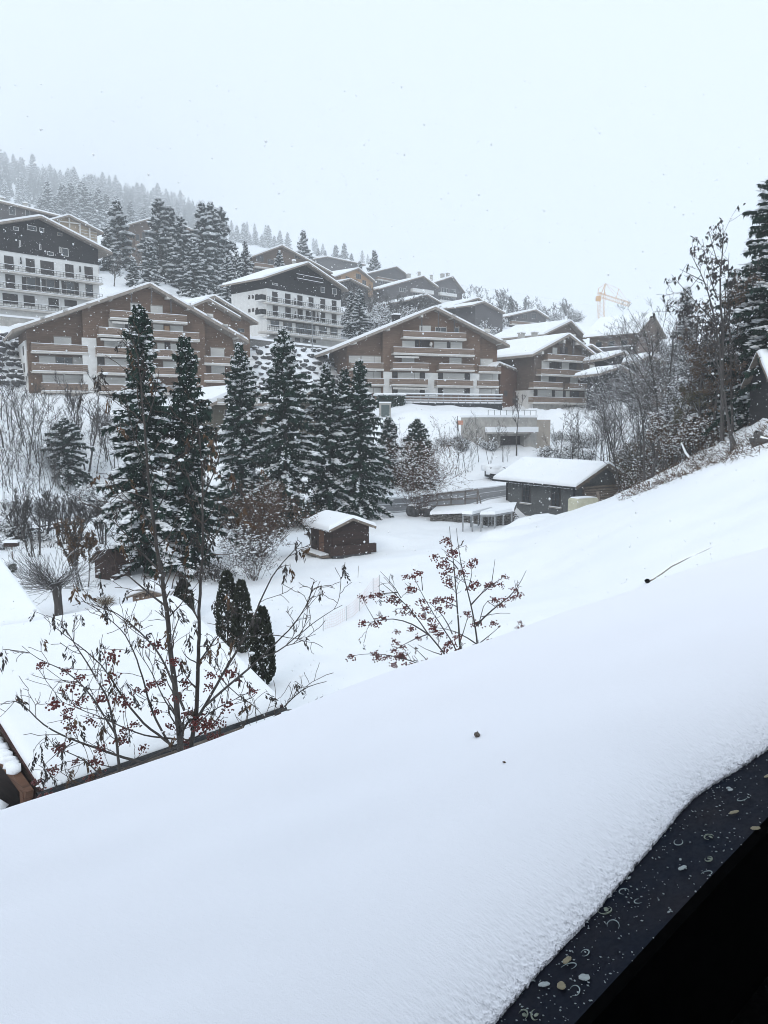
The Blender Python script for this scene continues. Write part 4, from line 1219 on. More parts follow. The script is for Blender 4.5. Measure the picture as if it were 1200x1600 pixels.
# bird table beside it
c = on_ground(485, 858)
t = empty('bird_table', c, 0, 'round snow-capped bird table on a thin post beside the dark hut', 'bird table')
mb = MB(); mb.tube([(0, 0, -.1), (0, 0, 1.05)], .04, 6); mb.build('post', M['old_wood'], t)
mb = MB(); mb.tube([(0, 0, 1.05), (0, 0, 1.12)], .45, 12); mb.build('tray', M['old_wood'], t)
mb = MB(); mb.blob((0, 0, 1.16), (.5, .5, .16), 0, .06); mb.build('snow_cap', M['snow_roof'], t, True)

# --- neighbouring roofs at the left, below the viewer
def near_roof(name, label, eL, eR, YL, YR, half, rise, wall_h):
    o, L, e, rf = corner_house(name, label, 'house', eL, eR, YL, YR, half, rise, wall_h, snow=.22, th=.12)
    sl = rise / half
    mb = MB(); mb.box(.5, L - .5, .6, 2 * half - .6, -1, e + .6 * sl - .15); mb.build('wall', M['old_wood'], o)
    for x in (.5, L - .62):
        mb = MB(); mb.prism([(.6, e + .6 * sl - .15), (2 * half - .6, e + .6 * sl - .15), (half, e + rise - .15)], 0, .12)
        g = mb.build('gable', M['red_brown_fascia'], o)
        for v in g.data.vertices: v.co = (x + v.co.y, v.co.x, v.co.z)
    for x in (.03, L - .03):
        mb = MB()
        for s_ in (-1, 1): mb.beam((x, half, e + rise - .14), (x, half + s_ * half, e - .14), .06, .3)
        mb.build('barge_board', M['red_brown_fascia'], o)
    mb = MB(); mb.tube([(-.05, -.06, e - .08), (L + .05, -.06, e - .08)], .05, 8); mb.build('gutter', M['dark_metal'], o)
    return o, L, e, rf
o, L, e, rf = near_roof('chalet', 'chalet just below with a broad smooth snowy roof behind the tall rowan', (60, 1236), (440, 1098), 11.4, 15.0, 3.7, 1.55, 4.6)
NR = o
# timber work on its open gable: post, tie beam with snow, balustrade with snow
sl_ = 1.55 / 3.7
mb = MB(); mb.prism([(.65, e - 3.5), (6.7, e - 3.5), (6.7, e + .7 * sl_ - .2), (3.7, e + 3.7 * sl_ - .2), (.65, e + .65 * sl_ - .2)], 0, .1); g = mb.build('dark_boarding', M['dark_red'], o)
for v in g.data.vertices: v.co = (.38 + v.co.y, v.co.x, v.co.z)
mb = MB(); mb.box(-.2, -.07, .1, .22, e - 1.6, e - .03); mb.build('post', M['brown_red'], o)
mb = MB(); mb.beam((-.13, .02, e - .06), (-.13, 3.0, e + .82), .12, .15); bm_ = mb.build('tie_beam', M['brown_red'], o)
def ridge_snow(p, q, w, h, par, sd):
    r = random.Random(sd); mb = MB(); p, q = Vector(p), Vector(q)
    for i in range(18): mb.blob(p.lerp(q, (i + .5) / 18) + Vector((r.uniform(-.02, .02), 0, 0)), (w, (q - p).length / 12, h * r.uniform(.7, 1.2)), 0, .15)
    return mb.build('beam_snow', M['snow_roof'], par, True)
ridge_snow((-.13, .5, e + .18), (-.13, 2.6, e + .8), .13, .09, bm_, 1)
mb = MB(); mb.box(-.62, -.5, .25, 3.2, e - .42, e - .32); bl = mb.build('balustrade', M['old_wood'], o)
for i in range(12):
    mb = MB(); mb.box(-.6, -.52, .28 + i * .25, .28 + i * .25 + .22, e - 1.5, e - .425); mb.build('plank', M['grey_wood'], bl)
ridge_snow((-.56, .35, e - .26), (-.56, 3.1, e - .26), .16, .12, bl, 2)
mb = MB(); mb.box(-.6, .4, .3, 3.2, e - 1.62, e - 1.52); mb.build('balcony_floor', M['old_wood'], bl)
o, L2, e2, rf2 = near_roof('chalet', 'neighbouring chalet of which only one snowy roof corner shows at the left edge', (-110, 1012), (73, 970), 19.8, 22.0, 4.2, 1.75, 4.6)

o, L, e, rf = corner_house('chalet', 'big grey-brown chalet with a wide snowy roof below the crane', 'house', (911, 520), (998, 526), 174, 165, 7, 4.4, 9, oh=1, th=.35, snow=.6, group='houses on the hillside')
mb = MB(); mb.box(1, L - 1, 1.2, 12.8, -6, 9 + .75 - .5); mb.build('wall', M['brown2'], o)
for x in (1.0, L - 1.2):
    mb = MB(); mb.prism([(1.2, 9.25), (12.8, 9.25), (7, 9 + 4.4 - .4)], 0, .2); g = mb.build('gable', M['brown2'], o)
    for v in g.data.vertices: v.co = (x + v.co.y, v.co.x, v.co.z)
for x in (2.5, 5.5, 8.5):
    mb = MB(); mb.box(x, x + 1.6, 1.14, 1.25, 6.3, 7.8); w_ = mb.build('window', M['frame'], o)
    mb = MB(); mb.box(x + .1, x + 1.5, 1.12, 1.135, 6.4, 7.7); mb.build('pane', M['glass'], w_)
mb = MB(); mb.box(.8, L - .8, .2, 1.15, 5.2, 5.4); b_ = mb.build('balcony', M['grey_wood'], o)
mb = MB(); mb.box(.8, L - .8, .2, .3, 5.45, 6.3); mb.build('railing', M['grey_wood'], b_)
mb = MB(); mb.box(.75, L - .75, .15, .35, 6.304, 6.5); mb.build('snow_strip', M['snow_roof'], b_)
o, L, e, rf = corner_house('shed', 'dark boarded shed with a steep snowy roof, cut by the right picture edge', 'shed', (1203, 596), (1310, 603), 45, 44.7, 2.2, 2.0, 2.4)
mb = MB(); mb.box(.4, L - .4, .5, 3.9, -1, 2.4 + .35); mb.build('wall', M['dark'], o)
for x in (.4, L - .55):
    mb = MB(); mb.prism([(.5, 2.7), (3.9, 2.7), (2.2, 4.15)], 0, .15); g = mb.build('gable', M['dark'], o)
    for v in g.data.vertices: v.co = (x + v.co.y, v.co.x, v.co.z)
# concrete garage cut into the bank
h = House('garage', 'flat concrete garage with a dark opening set into the snowy bank beyond the road', 'garage', 763.5, 104, 838, 108, 702, None, (560, 600, .36667))
u0, zt = h.q(552, 142); u1, _ = h.q(758, 142); W_ = h.W; ox0 = h.q(605, 240)[0]; ox1 = h.q(705, 240)[0]; zo = h.q(650, 222)[1]; zc = h.q(600, 205)[1]
mb = MB(); mb.box(-.4, ox0, 0, 6, -2, zo); mb.box(ox1, W_, 0, 6, -2, zo); mb.box(-.4, W_, 0, 6, zo + .001, zt); mb.box(ox0 - .001, ox1 + .001, 3.5, 5.9, -2, zo - .001); mb.build('wall', M['concrete'], h.o)
mb = MB(); mb.box(ox0 - .3, ox1 + .3, .8, 1.0, -1, zo + .3); mb.build('door', M['dark_door'], h.o)
mb = MB(); mb.box(-.6, W_ - 1.0, -1.5, -.003, zc - .2, zc); cn = mb.build('canopy', M['concrete'], h.o)
mb = MB(); mb.box(-.62, W_ - 1.0, -1.55, -.01, zc + .003, h.q(600, 183, -1.5)[1]); mb.build('canopy_snow', M['snow_roof'], cn)
mb = MB()
for k in (0, 1): mb.beam((.4 + k * (ox1 + .2 - .4), -.02, zo - .4), (.4 + k * (ox1 + .2 - .4), -1.2, zc - .25), .15, .2)
mb.build('bracket', M['concrete'], h.o)
mb = MB(); mb.box(-.5, W_ + .1, -.1, 6.1, zt + .003, zt + .3); mb.build('snow_cap', M['snow_roof'], h.o)
mb = MB()
for k in range(9): mb.box(k * W_ / 8 - .03, k * W_ / 8 + .03, .2, .26, zt, zt + 1.0)
mb.box(0, W_, .2, .25, zt + .95, zt + 1.0); mb.build('railing', M['metal'], h.o)
mb = MB(); mb.box(W_ + .003, W_ + 2.8, .4, .8, -2, zt - .3); mb.build('wing_wall', M['beige'], h.o)
# ------------------------------------------------------------------ vegetation generators
def ribbons(P, D, L, Wd, roll, r):
    """flat needle sprays: base P (n,3), direction D, length L, width Wd -> two triangles each, slightly bent"""
    n = len(P)
    D = D / (np.linalg.norm(D, axis=1, keepdims=True) + 1e-9)
    up = np.tile([0., 0, 1], (n, 1))
    S = np.cross(D, up); S /= np.linalg.norm(S, axis=1, keepdims=True) + 1e-9
    U = np.cross(S, D)
    a = roll[:, None]
    W = (S * np.cos(a) + U * np.sin(a)) * Wd[:, None] * .5
    tip = P + D * L[:, None]; tip[:, 2] -= L * .12
    mid = P + D * L[:, None] * .45
    V = np.stack([P, mid + W, tip, mid - W], 1).reshape(-1, 3)
    F = np.arange(n * 4).reshape(n, 4)
    return V, F
def lumps(C, R, yaw, r, base=None):
    bv, bf = (OCT_V, OCT_F) if base is None else ico()
    n = len(C)
    P = bv[None] * (1 + r.uniform(-.3, .3, (n, len(bv), 1))) * R[:, None, :]
    ca, sa = np.cos(yaw)[:, None], np.sin(yaw)[:, None]
    V = np.stack([P[..., 0] * ca - P[..., 1] * sa, P[..., 0] * sa + P[..., 1] * ca, P[..., 2]], -1) + C[:, None, :]
    return V.reshape(-1, 3), (bf[None] + (np.arange(n) * len(bv))[:, None, None]).reshape(-1, 3)
def spruce_meshes(H, R, seed, dens=1., snow=.6, width=1., low_snow=1., droop=.38, top=.8):
    r = np.random.default_rng(seed)
    nb = int(H * 15 * dens)
    t = (np.arange(nb) + r.random(nb)) / nb
    h = H * (.04 + .955 * t ** .92)
    prof = np.clip(1 - h / H, 0, 1)
    l = R * (prof ** top) * r.choice([.5, .75, .95, 1.1, 1.25], nb, p=[.12, .22, .3, .24, .12]) * r.uniform(.88, 1.12, nb) + .12
    l *= 1 + .15 * np.sin(h * 1.3 + seed)
    az = np.cumsum(np.full(nb, 2.39996)) + r.normal(0, .35, nb)
    dz = droop * (.3 + 1.15 * prof) * r.uniform(.5, 1.45, nb)
    lift = .16 + .35 * (1 - prof) ** 2
    def path(i, s):
        rr = l[i] * s
        return np.stack([np.cos(az[i]) * rr, np.sin(az[i]) * rr, h[i] + l[i] * (lift[i] * s - dz[i] * s ** 1.8)], -1)
    # sprays
    ns = np.maximum(6, (l * 24 * dens / width + 6)).astype(int)
    I = np.repeat(np.arange(nb), ns)
    s = r.uniform(.03, 1, len(I)) ** .8
    P = path(I, s)
    side = r.choice([-1, 1], len(I)); ang = az[I] + side * r.uniform(.15, 1.25, len(I))
    L = (.16 + .42 * np.minimum(l[I], 1.6) * (1.15 - s)) * r.uniform(.6, 1.25, len(I)) * (.7 + .3 * width)
    D = np.stack([np.cos(ang), np.sin(ang), r.uniform(-1.0, .1, len(I))], -1)
    V1, F1 = ribbons(P, D, L, r.uniform(.07, .16, len(I)) * width, r.uniform(-.9, .9, len(I)), r)
    # hanging curtains under the boughs
    k = r.random(len(I)) < .75
    D2 = np.stack([np.cos(ang[k]) * .4, np.sin(ang[k]) * .4, -np.ones(k.sum())], -1)
    V2, F2 = ribbons(P[k], D2, r.uniform(.16, .42, k.sum()) * (.6 + .4 * width), r.uniform(.08, .17, k.sum()) * width, r.uniform(0, 3.1, k.sum()), r)
    V = np.concatenate([V1, V2]); F = np.concatenate([F1, F2 + len(V1)])
    crown = np_mesh('crown', V, F)
    # snow pads along the boughs
    ms = r.poisson(snow * 6.5 * (1.2 + 2.2 * l) * np.where(r.random(nb) < .35, .15, 1.3) * (1 + (low_snow - 1) * prof))
    I = np.repeat(np.arange(nb), ms)
    s = r.uniform(.3, 1.0, len(I))
    C = path(I, s); C[:, 2] += .085 * width
    C += r.normal(0, [.1, .1, .05], (len(I), 3))
    sc = r.uniform(.55, 1.5, len(I)) * (.55 + .3 * np.minimum(l[I], 2)) * (1 + .25 * (low_snow - 1) * prof[I])
    sc *= r.uniform(.4, 1.1, len(I))
    Rr = np.stack([.14 * sc, .07 * sc, .03 * sc + .01], -1) * np.where(r.random(len(I)) < .12, 1.9, 1)[:, None] * (.7 + .25 * width)
    Vs, Fs = lumps(C, Rr, az[I] + r.normal(0, .3, len(I)), r)
    snow_me = np_mesh('snow_on_boughs', Vs, Fs, smooth=True)
    Vt, Ft = tube_arrays([(0, 0, -.6), (0, 0, 0), (.02, .01, H * .5), (0, 0, H * .97)], [.035 * H ** .8, .03 * H ** .8, .017 * H ** .8, .01], 7)
    trunk = np_mesh('trunk', Vt, Ft, smooth=True)
    return trunk, crown, snow_me
def join_np(name, parts):
    """parts: (mesh, material index) triangulated into one mesh"""
    Vs, Fs, Ms, o = [], [], [], 0
    for me, mi in parts:
        v = np.empty(len(me.vertices) * 3, np.float32); me.vertices.foreach_get('co', v)
        me.calc_loop_triangles()
        f = np.empty(len(me.loop_triangles) * 3, np.int32); me.loop_triangles.foreach_get('vertices', f)
        Vs.append(v.reshape(-1, 3)); Fs.append(f.reshape(-1, 3) + o); Ms.append(np.full(len(me.loop_triangles), mi)); o += len(me.vertices)
    return np_mesh(name, np.concatenate(Vs), np.concatenate(Fs), np.concatenate(Ms))
def spruce(name, label, base, H, R, seed, dens=1., snow=.6, low_snow=1., width=1., group=None, sink=.15, mat='needle', droop=.38, top=.8):
    t = empty(name, (base[0], base[1], base[2] - sink), 0, label, 'spruce', group)
    a, b, c = spruce_meshes(H, R, seed, dens, snow, width, low_snow, droop, top)
    mesh_obj('trunk', a, t, [M['bark']]); k = mesh_obj('crown', b, t, [M[mat]]); mesh_obj('snow_on_boughs', c, k, [M['snow']])
    return t
def px_height(base, px, py):
    """height of the image point above base, at base's distance"""
    return at(px, py, base[1]).z - base[2]

def grow(P0, D0, L, r0, level, maxlev, r, out, up=.35, wob=.14, nkids=(5, 8), ratio=.55, spread=.75, kmin=.25, seg=5):
    """recursive bare branch: out[level] gets (points, radii)"""
    P = [np.array(P0, float)]; d = np.array(D0, float); d /= np.linalg.norm(d)
    dirs = [d]
    for i in range(seg):
        d = d + r.normal(0, wob, 3) + np.array([0, 0, up * .12]); d /= np.linalg.norm(d)
        P.append(P[-1] + d * L / seg); dirs.append(d)
    rad = np.linspace(r0, max(r0 * .28, .004), seg + 1)
    out.append((level, P, rad))
    if level >= maxlev: return
    for k in range(r.integers(*nkids)):
        s = r.uniform(kmin, .97); i = min(int(s * seg), seg - 1); f = s * seg - i
        p = P[i] * (1 - f) + P[i + 1] * f; dd = dirs[i + 1]
        v = r.normal(size=3); v -= dd * v.dot(dd); v /= np.linalg.norm(v)
        nd = dd * (1 - spread * .5) + v * spread + np.array([0, 0, up])
        grow(p, nd, L * ratio * r.uniform(.65, 1.25) * (1.15 - .5 * s), max(rad[i] * .55, .004), level + 1, maxlev, r, out, up, wob * 1.15, nkids, ratio, spread, .15, max(3, seg - 1))
def branches_mesh(name, segs, sides=(7, 5, 4, 3, 3), minr=0):
    Vs, Fs, o = [], [], 0
    for lev, P, rad in segs:
        V, F = tube_arrays(P, np.maximum(rad, minr), sides[min(lev, len(sides) - 1)])
        Vs.append(V); Fs.append(F + o); o += len(V)
    return np_mesh(name, np.concatenate(Vs), np.concatenate(Fs), smooth=True)
def tips(segs, lev):
    return np.array([P[-1] for l, P, _ in segs if l >= lev])
def leaf_quads(C, size, r, hang=.6):
    n = len(C)
    D = r.normal(size=(n, 3)); D[:, 2] -= hang * 1.5
    return ribbons(C, D, r.uniform(.7, 1.3, n) * size, r.uniform(.45, .8, n) * size, r.uniform(0, 3.1, n), r)
def bare_meshes(H, r0, seed, stems=1, up=.5, levels=3, kids=(5, 8), spread=.7, lean=.1, ratio=.5, minr=.006, snow=.0):
    r = np.random.default_rng(seed); segs = []
    for k in range(stems):
        a = r.uniform(0, 6.28); D = np.array([math.cos(a) * lean, math.sin(a) * lean, 1])
        grow((r.normal(0, .12) * (stems > 1), r.normal(0, .12) * (stems > 1), -.3), D, H * r.uniform(.75, 1) if k else H, r0 * (1 if k == 0 else r.uniform(.5, .9)), 0, levels, r, segs, up, .07, kids, ratio, spread, .3, 7)
    top = max(p[2] for _, P, _ in segs for p in P)
    f = H / top
    segs = [(l, [p * np.array([f ** .5, f ** .5, f]) for p in P], rd) for l, P, rd in segs]
    trunk = branches_mesh('trunk', [s for s in segs if s[0] == 0], (8,), minr)
    crown = branches_mesh('crown', [s for s in segs if s[0] > 0], (7, 5, 4, 3, 3), minr)
    sn = None
    if snow:
        C = np.array([p for l, P, _ in segs if l >= 1 for p in P[1:]]); k = r.random(len(C)) < snow
        C = C[k] + [0, 0, .02]
        Rr = np.stack([r.uniform(.05, .14, len(C)), r.uniform(.03, .07, len(C)), r.uniform(.02, .05, len(C))], -1)
        sn = np_mesh('snow_on_twigs', *lumps(C, Rr, r.uniform(0, 6.28, len(C)), r))
    return trunk, crown, sn, segs
def bare_tree(name, label, cat, base, H, r0, seed, group=None, mat='bark_snow', leaves=None, rz=0, **k):
    t = empty(name, (base[0], base[1], base[2]), rz, label, cat, group)
    a, b, sn, segs = bare_meshes(H, r0, seed, **k)
    mesh_obj('trunk', a, t, [M[mat]]); c = mesh_obj('crown', b, t, [M[mat]])
    if sn: mesh_obj('snow_on_twigs', sn, c, [M['snow']])
    if leaves:
        lm, frac, size, z0 = leaves
        r = np.random.default_rng(seed + 1)
        C = np.array([p for l, P, _ in segs if l >= 2 for p in P[1:] if p[2] > z0 * H])
        C = C[r.random(len(C)) < frac] if frac <= 1 else np.repeat(C, int(frac), 0) + r.normal(0, .12, (len(C) * int(frac), 3))
        mesh_obj('leaves', np_mesh('leaves', *leaf_quads(C, size, r)), c, [M[lm]])
    return t
def shrub_meshes(H, W, seed, stems=40, snow=.5, leafs=0, leaf=.08, minr=.006, lumpk=1., levels=2):
    r = np.random.default_rng(seed); segs = []
    for k in range(stems):
        a = r.uniform(0, 6.28); q = r.uniform(0, 1) ** .6
        D = np.array([math.cos(a) * q * W / H * 1.1, math.sin(a) * q * W / H * 1.1, 1])
        grow((math.cos(a) * q * W * .15, math.sin(a) * q * W * .15, -.2), D, H * r.uniform(.6, 1.05), .014, 1, 1 + levels - 1, r, segs, .25, .13, (3, 6), .5, .8, .25, 5)
    tw = branches_mesh('twigs', segs, (5, 4, 3, 3), minr)
    C0 = np.array([p for l, P, _ in segs for p in P[1:]])
    C = C0[r.random(len(C0)) < snow]
    Rr = np.stack([r.uniform(.06, .17, len(C)), r.uniform(.05, .12, len(C)), r.uniform(.03, .08, len(C))], -1) * lumpk
    sn = np_mesh('snow', *lumps(C, Rr, r.uniform(0, 6.28, len(C)), r), smooth=True)
    lf = None
    if leafs:
        C = np.repeat(C0, leafs, 0); C = C + r.normal(0, .1, C.shape)
        lf = np_mesh('leaves', *leaf_quads(C, leaf, r, .2))
    return tw, sn, lf
def shrub(name, label, base, H, W, seed, mat='twig', leafmat='dark_leaf', group=None, **k):
    t = empty(name, base, 0, label, 'shrub', group)
    a, b, c = shrub_meshes(H, W, seed, **k)
    w = mesh_obj('twigs', a, t, [M[mat]]); mesh_obj('snow_on_twigs', b, w, [M['snow']])
    if c: mesh_obj('leaves', c, w, [M[leafmat]])
    return t

# ------------------------------------------------------------------ the spruces in the middle
for lab, bx, by, Y, tx, ty, R, seed, sn, low in (
        ('tallest spruce in front of the wide brown building, its lower boughs loaded with snow', 232, 905, 43, 224, 470, 2.5, 21, .62, 2.2),
        ('dark slim-topped spruce just beside the tallest one, nearly free of snow', 300, 898, 44.5, 296, 520, 2.4, 22, .3, 1.5),
        ('spruce with fine snow streaks before the low olive chalet', 380, 812, 66, 378, 532, 3.1, 23, .75, 1.),
        ('broad spruce with two wide snowy boughs near its tip, before the boulder wall', 447, 815, 66, 445, 512, 4.1, 24, .8, 1.1),
        ('snow-flecked spruce leaning against the dense dark one', 512, 815, 68, 520, 566, 3.1, 25, .75, 1.1),
        ('dense dark green spruce above the lone wooden hut, with a double tip', 562, 812, 68.5, 545, 560, 3.4, 26, .4, 1.6)):
    b = at(bx, by, Y); b.z = ground(b.x, b.y)
    H = px_height(b, tx, ty)
    t = spruce('spruce_tree', lab, b, H, R, seed, 1.15 if Y < 50 else 1.0, sn, low, 1.0 if Y < 50 else 1.25, top=.72)
    e = at(tx, ty, Y); 
    if seed == 26:
        t2 = spruce_meshes(H * .95, 2.3, 40, .9, .3, 1.25, 1.4, top=.72)
        for nm, me, mt in zip(('trunk', 'crown', 'snow_on_boughs'), t2, ('bark', 'needle', 'snow')):
            o = mesh_obj('second_' + nm, me, t, [M[mt]]); o.location = (-1.3, .6, 0)
for lab, px, pyb, py, Y, R, seed, sn in (
        ('small slender spruce with a bare snowy tip beside the green electric cabinet', 608, 775, 650, 88, 1.7, 31, .7),
        ('small pointed spruce behind the reddish shrub at the road', 651, 770, 652, 88, 2.6, 32, .35),
        ('low bushy young spruce on the slope below the wide brown building', 103, 700, 652, 86, 3.2, 33, 1.1)):
    b = at(px, pyb, Y); b.z = ground(b.x, b.y)
    spruce('spruce_tree', lab, b, px_height(b, px, py), R, seed, 1.1, sn, 1.2, 1.3, top=.6)
# big conifer at the right edge and its snowy lower boughs
b = at(1222, 655, 50); b.z = ground(b.x, b.y)
spruce('spruce_tree', 'huge dark conifer at the right edge with snow-laden drooping lower boughs', b, px_height(b, 1222, 215), 4.6, 35, 1.5, .62, 1.7, 1.1, top=.6, droop=.3)
b = at(1150, 662, 53); b.z = ground(b.x, b.y)
spruce('spruce_tree', 'smaller snow-laden spruce under the huge conifer beside the shed', b, px_height(b, 1150, 520), 3.0, 36, 1.4, 1.0, 1.3, 1.1, top=.55)
b = at(1066, 620, 105); b.z = ground(b.x, b.y)
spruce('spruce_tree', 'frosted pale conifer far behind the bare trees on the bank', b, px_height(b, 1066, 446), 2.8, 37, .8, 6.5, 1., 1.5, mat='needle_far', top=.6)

# ------------------------------------------------------------------ conifers up the hill (copies share their meshes)
protoF = []
for i in range(5):
    a, b, c = spruce_meshes(12, 2.3 + .25 * (i % 3), 60 + i, .7, 2.3, 1.7, 1.3, top=.7)
    me = join_np('conifer', [(a, 0), (b, 1), (c, 2)])
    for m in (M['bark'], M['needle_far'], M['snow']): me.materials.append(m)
    protoF.append(me)
def far_conifer(px, py_top, py_base, Y, label, group, i, wide=1.):
    Y = far_k(Y)
    b = at(px, py_base, Y)
    H = px_height(b, px, py_top) + 1
    o = bpy.data.objects.new('conifer', protoF[i % 5]); COL.objects.link(o)
    o.location = (b.x, b.y, min(b.z, ground(b.x, b.y) + .5) - .3)
    H = at(px, py_top, Y).z - o.location.z
    s = H / 12
    o.scale = (s * wide, s * wide, s); o.rotation_euler = (0, 0, random.uniform(0, 6.28))
    tag(o, label, 'conifer', group)
fr = random.Random(4)
k = 0
for px, pt, Y, w, lab in ((188, 313, 185, 1.3, 'broad snowy conifer just right of the pale larch house'), (173, 352, 178, 1.1, 'shorter snowy conifer touching the black gabled chalet'), (253, 311, 180, 1.1, 'tall snow-streaked conifer right of the half hidden brown house'), (270, 324, 184, 1.1, 'snowy conifer second from the half hidden brown house'),
        (285, 337, 176, 1.2, 'snowy conifer with a blunt tip in the middle of the tall row'), (319, 316, 178, 1.1, 'tallest snowy conifer of the double-tipped pair'), (333, 316, 182, 1.0, 'slim conifer at the right of the double-tipped pair'), (347, 325, 186, 1.1, 'snowy conifer closing the tall row towards the white chalet'),
        (236, 372, 172, 1.2, 'lower snowy conifer in front of the half hidden brown house'), (302, 372, 170, 1.3, 'lower bushy conifer above the ridge of the wide brown building'), (372, 392, 172, 1.0, 'dark conifer just left of the white chalet roof'), (385, 376, 176, .9, 'thin dark conifer behind the white chalet roof'),
        (356, 400, 168, 1.1, 'low dark conifer by the eaves of the white chalet'), (210, 402, 170, 1.3, 'bushy low conifer beside the black gabled chalet'), (437, 392, 175, .9, 'small conifer before the gable of the large brown house'), (475, 360, 240, 1.0, 'single pointed conifer above the large brown house'), (585, 391, 262, 1.2, 'single dark conifer standing above the orange chalet'),
        (518, 437, 168, .7, 'little dark conifer beside the eaves of the orange chalet'), (562, 408, 262, .9, 'tiny conifer left of the single dark one above the orange chalet'), (562, 452, 165, 1.2, 'snowy conifer among shrubs right of the white chalet'), (548, 455, 166, 1.2, 'dark bushy conifer touching the white chalet corner'), (607, 492, 168, .8, 'small conifer on the shrub slope above the middle gable'),
        (798, 462, 240, 1.1, 'dark hazy conifer left of the flat-roofed house'), (782, 466, 240, 1.0, 'small hazy conifer beside the dark hazy one'), (821, 464, 300, 1.0, 'pale conifer behind the flat-roofed house')):
    far_conifer(px, pt, 470, Y, lab, None, k, w); k += 1
for px, pt, Y, w in ((77, 283, 330, 1.1), (65, 303, 330, 1.0), (100, 286, 335, 1.1), (113, 286, 340, 1.2), (131, 283, 335, 1.2), (143, 300, 340, 1.1), (155, 293, 335, 1.2), (168, 303, 345, 1.), (183, 305, 345, 1.2), (205, 314, 350, 1.1), (225, 322, 355, 1.), (238, 330, 355, 1.), (88, 306, 325, 1.1), (122, 312, 322, 1.2), (48, 318, 330, 1.)):
    far_conifer(px, pt, 360, Y, 'pale conifer in the upper row above the pale larch house', 'conifers above the upper houses', k, w); k += 1
for px, pt, Y in ((371, 352, 560), (382, 348, 560), (400, 360, 570), (410, 366, 560), (420, 352, 570), (438, 360, 575), (450, 363, 575), (362, 362, 550), (391, 366, 560), (429, 368, 560), (497, 387, 420), (508, 391, 425), (525, 383, 420), (538, 380, 420), (549, 396, 425)):
    far_conifer(px, pt, 400, Y, 'faint conifer fading into the snowy air above the large brown house', 'faint conifers above the village', k, 1.15); k += 1
# the hazy wood that fades out on the far slope: single trees one can still tell apart
for i in range(285):
    px = fr.uniform(-25, 300) ; Y = far_k(fr.uniform(430, 830))
    gx_ = (px - 600) / 1200 * Y
    z = ground(gx_, Y)
    o = bpy.data.objects.new('conifer', protoF[i % 5]); COL.objects.link(o)
    s = fr.choice((1.1, 1.3, 1.6, 1.9, 2.2)) * fr.uniform(.9, 1.1) * Y / fr.uniform(430, 560) * .62; o.location = (gx_, Y, z - .5); o.scale = (s, s, s); o.rotation_euler = (0, 0, fr.uniform(0, 6))
    tag(o, 'dim grey conifer of the wood fading out high on the misty slope', 'conifer', 'misty wood on the far slope')
# the rest of that wood reads as one mass
r_ = np.random.default_rng(44)
Vs, Fs, o_ = [], [], 0
for i in range(620):
    px = r_.uniform(-30, 340); Y = far_k(r_.uniform(480, 900)); x = (px - 600) / 1200 * Y
    Hc = 12 * r_.uniform(1.2, 2.1) * Y / 480 * .6; n = 130
    t_ = r_.random(n) ** .8; a = r_.uniform(0, 6.28, n); rad = Hc * .17 * (1 - t_) ** .75
    C = np.stack([x + np.cos(a) * rad * .35, Y + np.sin(a) * rad * .35, ground(x, Y) + t_ * Hc], -1)
    V, F = ribbons(C, np.stack([np.cos(a), np.sin(a), r_.uniform(-.9, -.2, n)], -1), rad * 1.05 + .25, rad * .8 + .3, r_.uniform(-.8, .8, n), r_)
    Vs.append(V); Fs.append(F + o_); o_ += len(V)
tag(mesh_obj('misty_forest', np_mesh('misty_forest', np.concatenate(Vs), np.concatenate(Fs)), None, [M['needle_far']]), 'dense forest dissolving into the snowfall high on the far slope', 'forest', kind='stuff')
for i in range(14):
    px = fr.uniform(330, 620); Y = far_k(fr.uniform(430, 850))
    gx_ = (px - 600) / 1200 * Y
    o = bpy.data.objects.new('conifer', protoF[i % 5]); COL.objects.link(o)
    s = fr.uniform(.9, 1.6) * Y / 520 * .62; o.location = (gx_, Y, ground(gx_, Y) - .5); o.scale = (s, s, s); o.rotation_euler = (0, 0, fr.uniform(0, 6))
    tag(o, 'dim grey conifer scattered on the misty slope behind the village', 'conifer', 'scattered misty conifers')

# ------------------------------------------------------------------ shrubs
SHV = [shrub_meshes(2.6, 2.2, 80 + i, 40, .42, 1, .16, minr=.016, lumpk=1.5) for i in range(3)]
SHD = [shrub_meshes(1.5, 1.3, 90 + i, 36, .42, 1, .12, minr=.009, lumpk=1.25) for i in range(3)]
def shrub_copy(V, mat, base, sc, label, group, name='shrub', leafmat='dark_leaf'):
    t = empty(name, base, random.uniform(0, 6.28), label, 'shrub', group)
    t.scale = (sc, sc, sc * random.uniform(.85, 1.15))
    if not V[0].materials:
        V[0].materials.append(M[mat]); V[1].materials.append(M['snow'])
        if V[2]: V[2].materials.append(M[leafmat])
    w = mesh_obj('twigs', V[0], t); mesh_obj('snow_on_twigs', V[1], w)
    if V[2]: mesh_obj('leaves', V[2], w)
    return t
def shrubs_in(n, poly_px, V, mat, sc, label, group, Y0=14, seed=1):
    r = random.Random(seed)
    x0, y0, x1, y1, y2, y3 = poly_px     # left x, left ys, right x, right ys
    for i in range(n):
        u = r.random(); px = x0 + (x1 - x0) * u; py = r.uniform(y0 + (y2 - y0) * u, y1 + (y3 - y1) * u)
        b = on_ground(px, py, Y0); b.z -= .1
        shrub_copy(V[i % len(V)], mat, b, r.uniform(*sc), label, group)
shrubs_in(34, (540, 478, 650, 528, 470, 515), SHV, 'twig', (1.0, 1.8), 'snow-covered shrub on the slope between the white chalet and the upper houses', 'snowy shrubs between the houses', 145, 2)
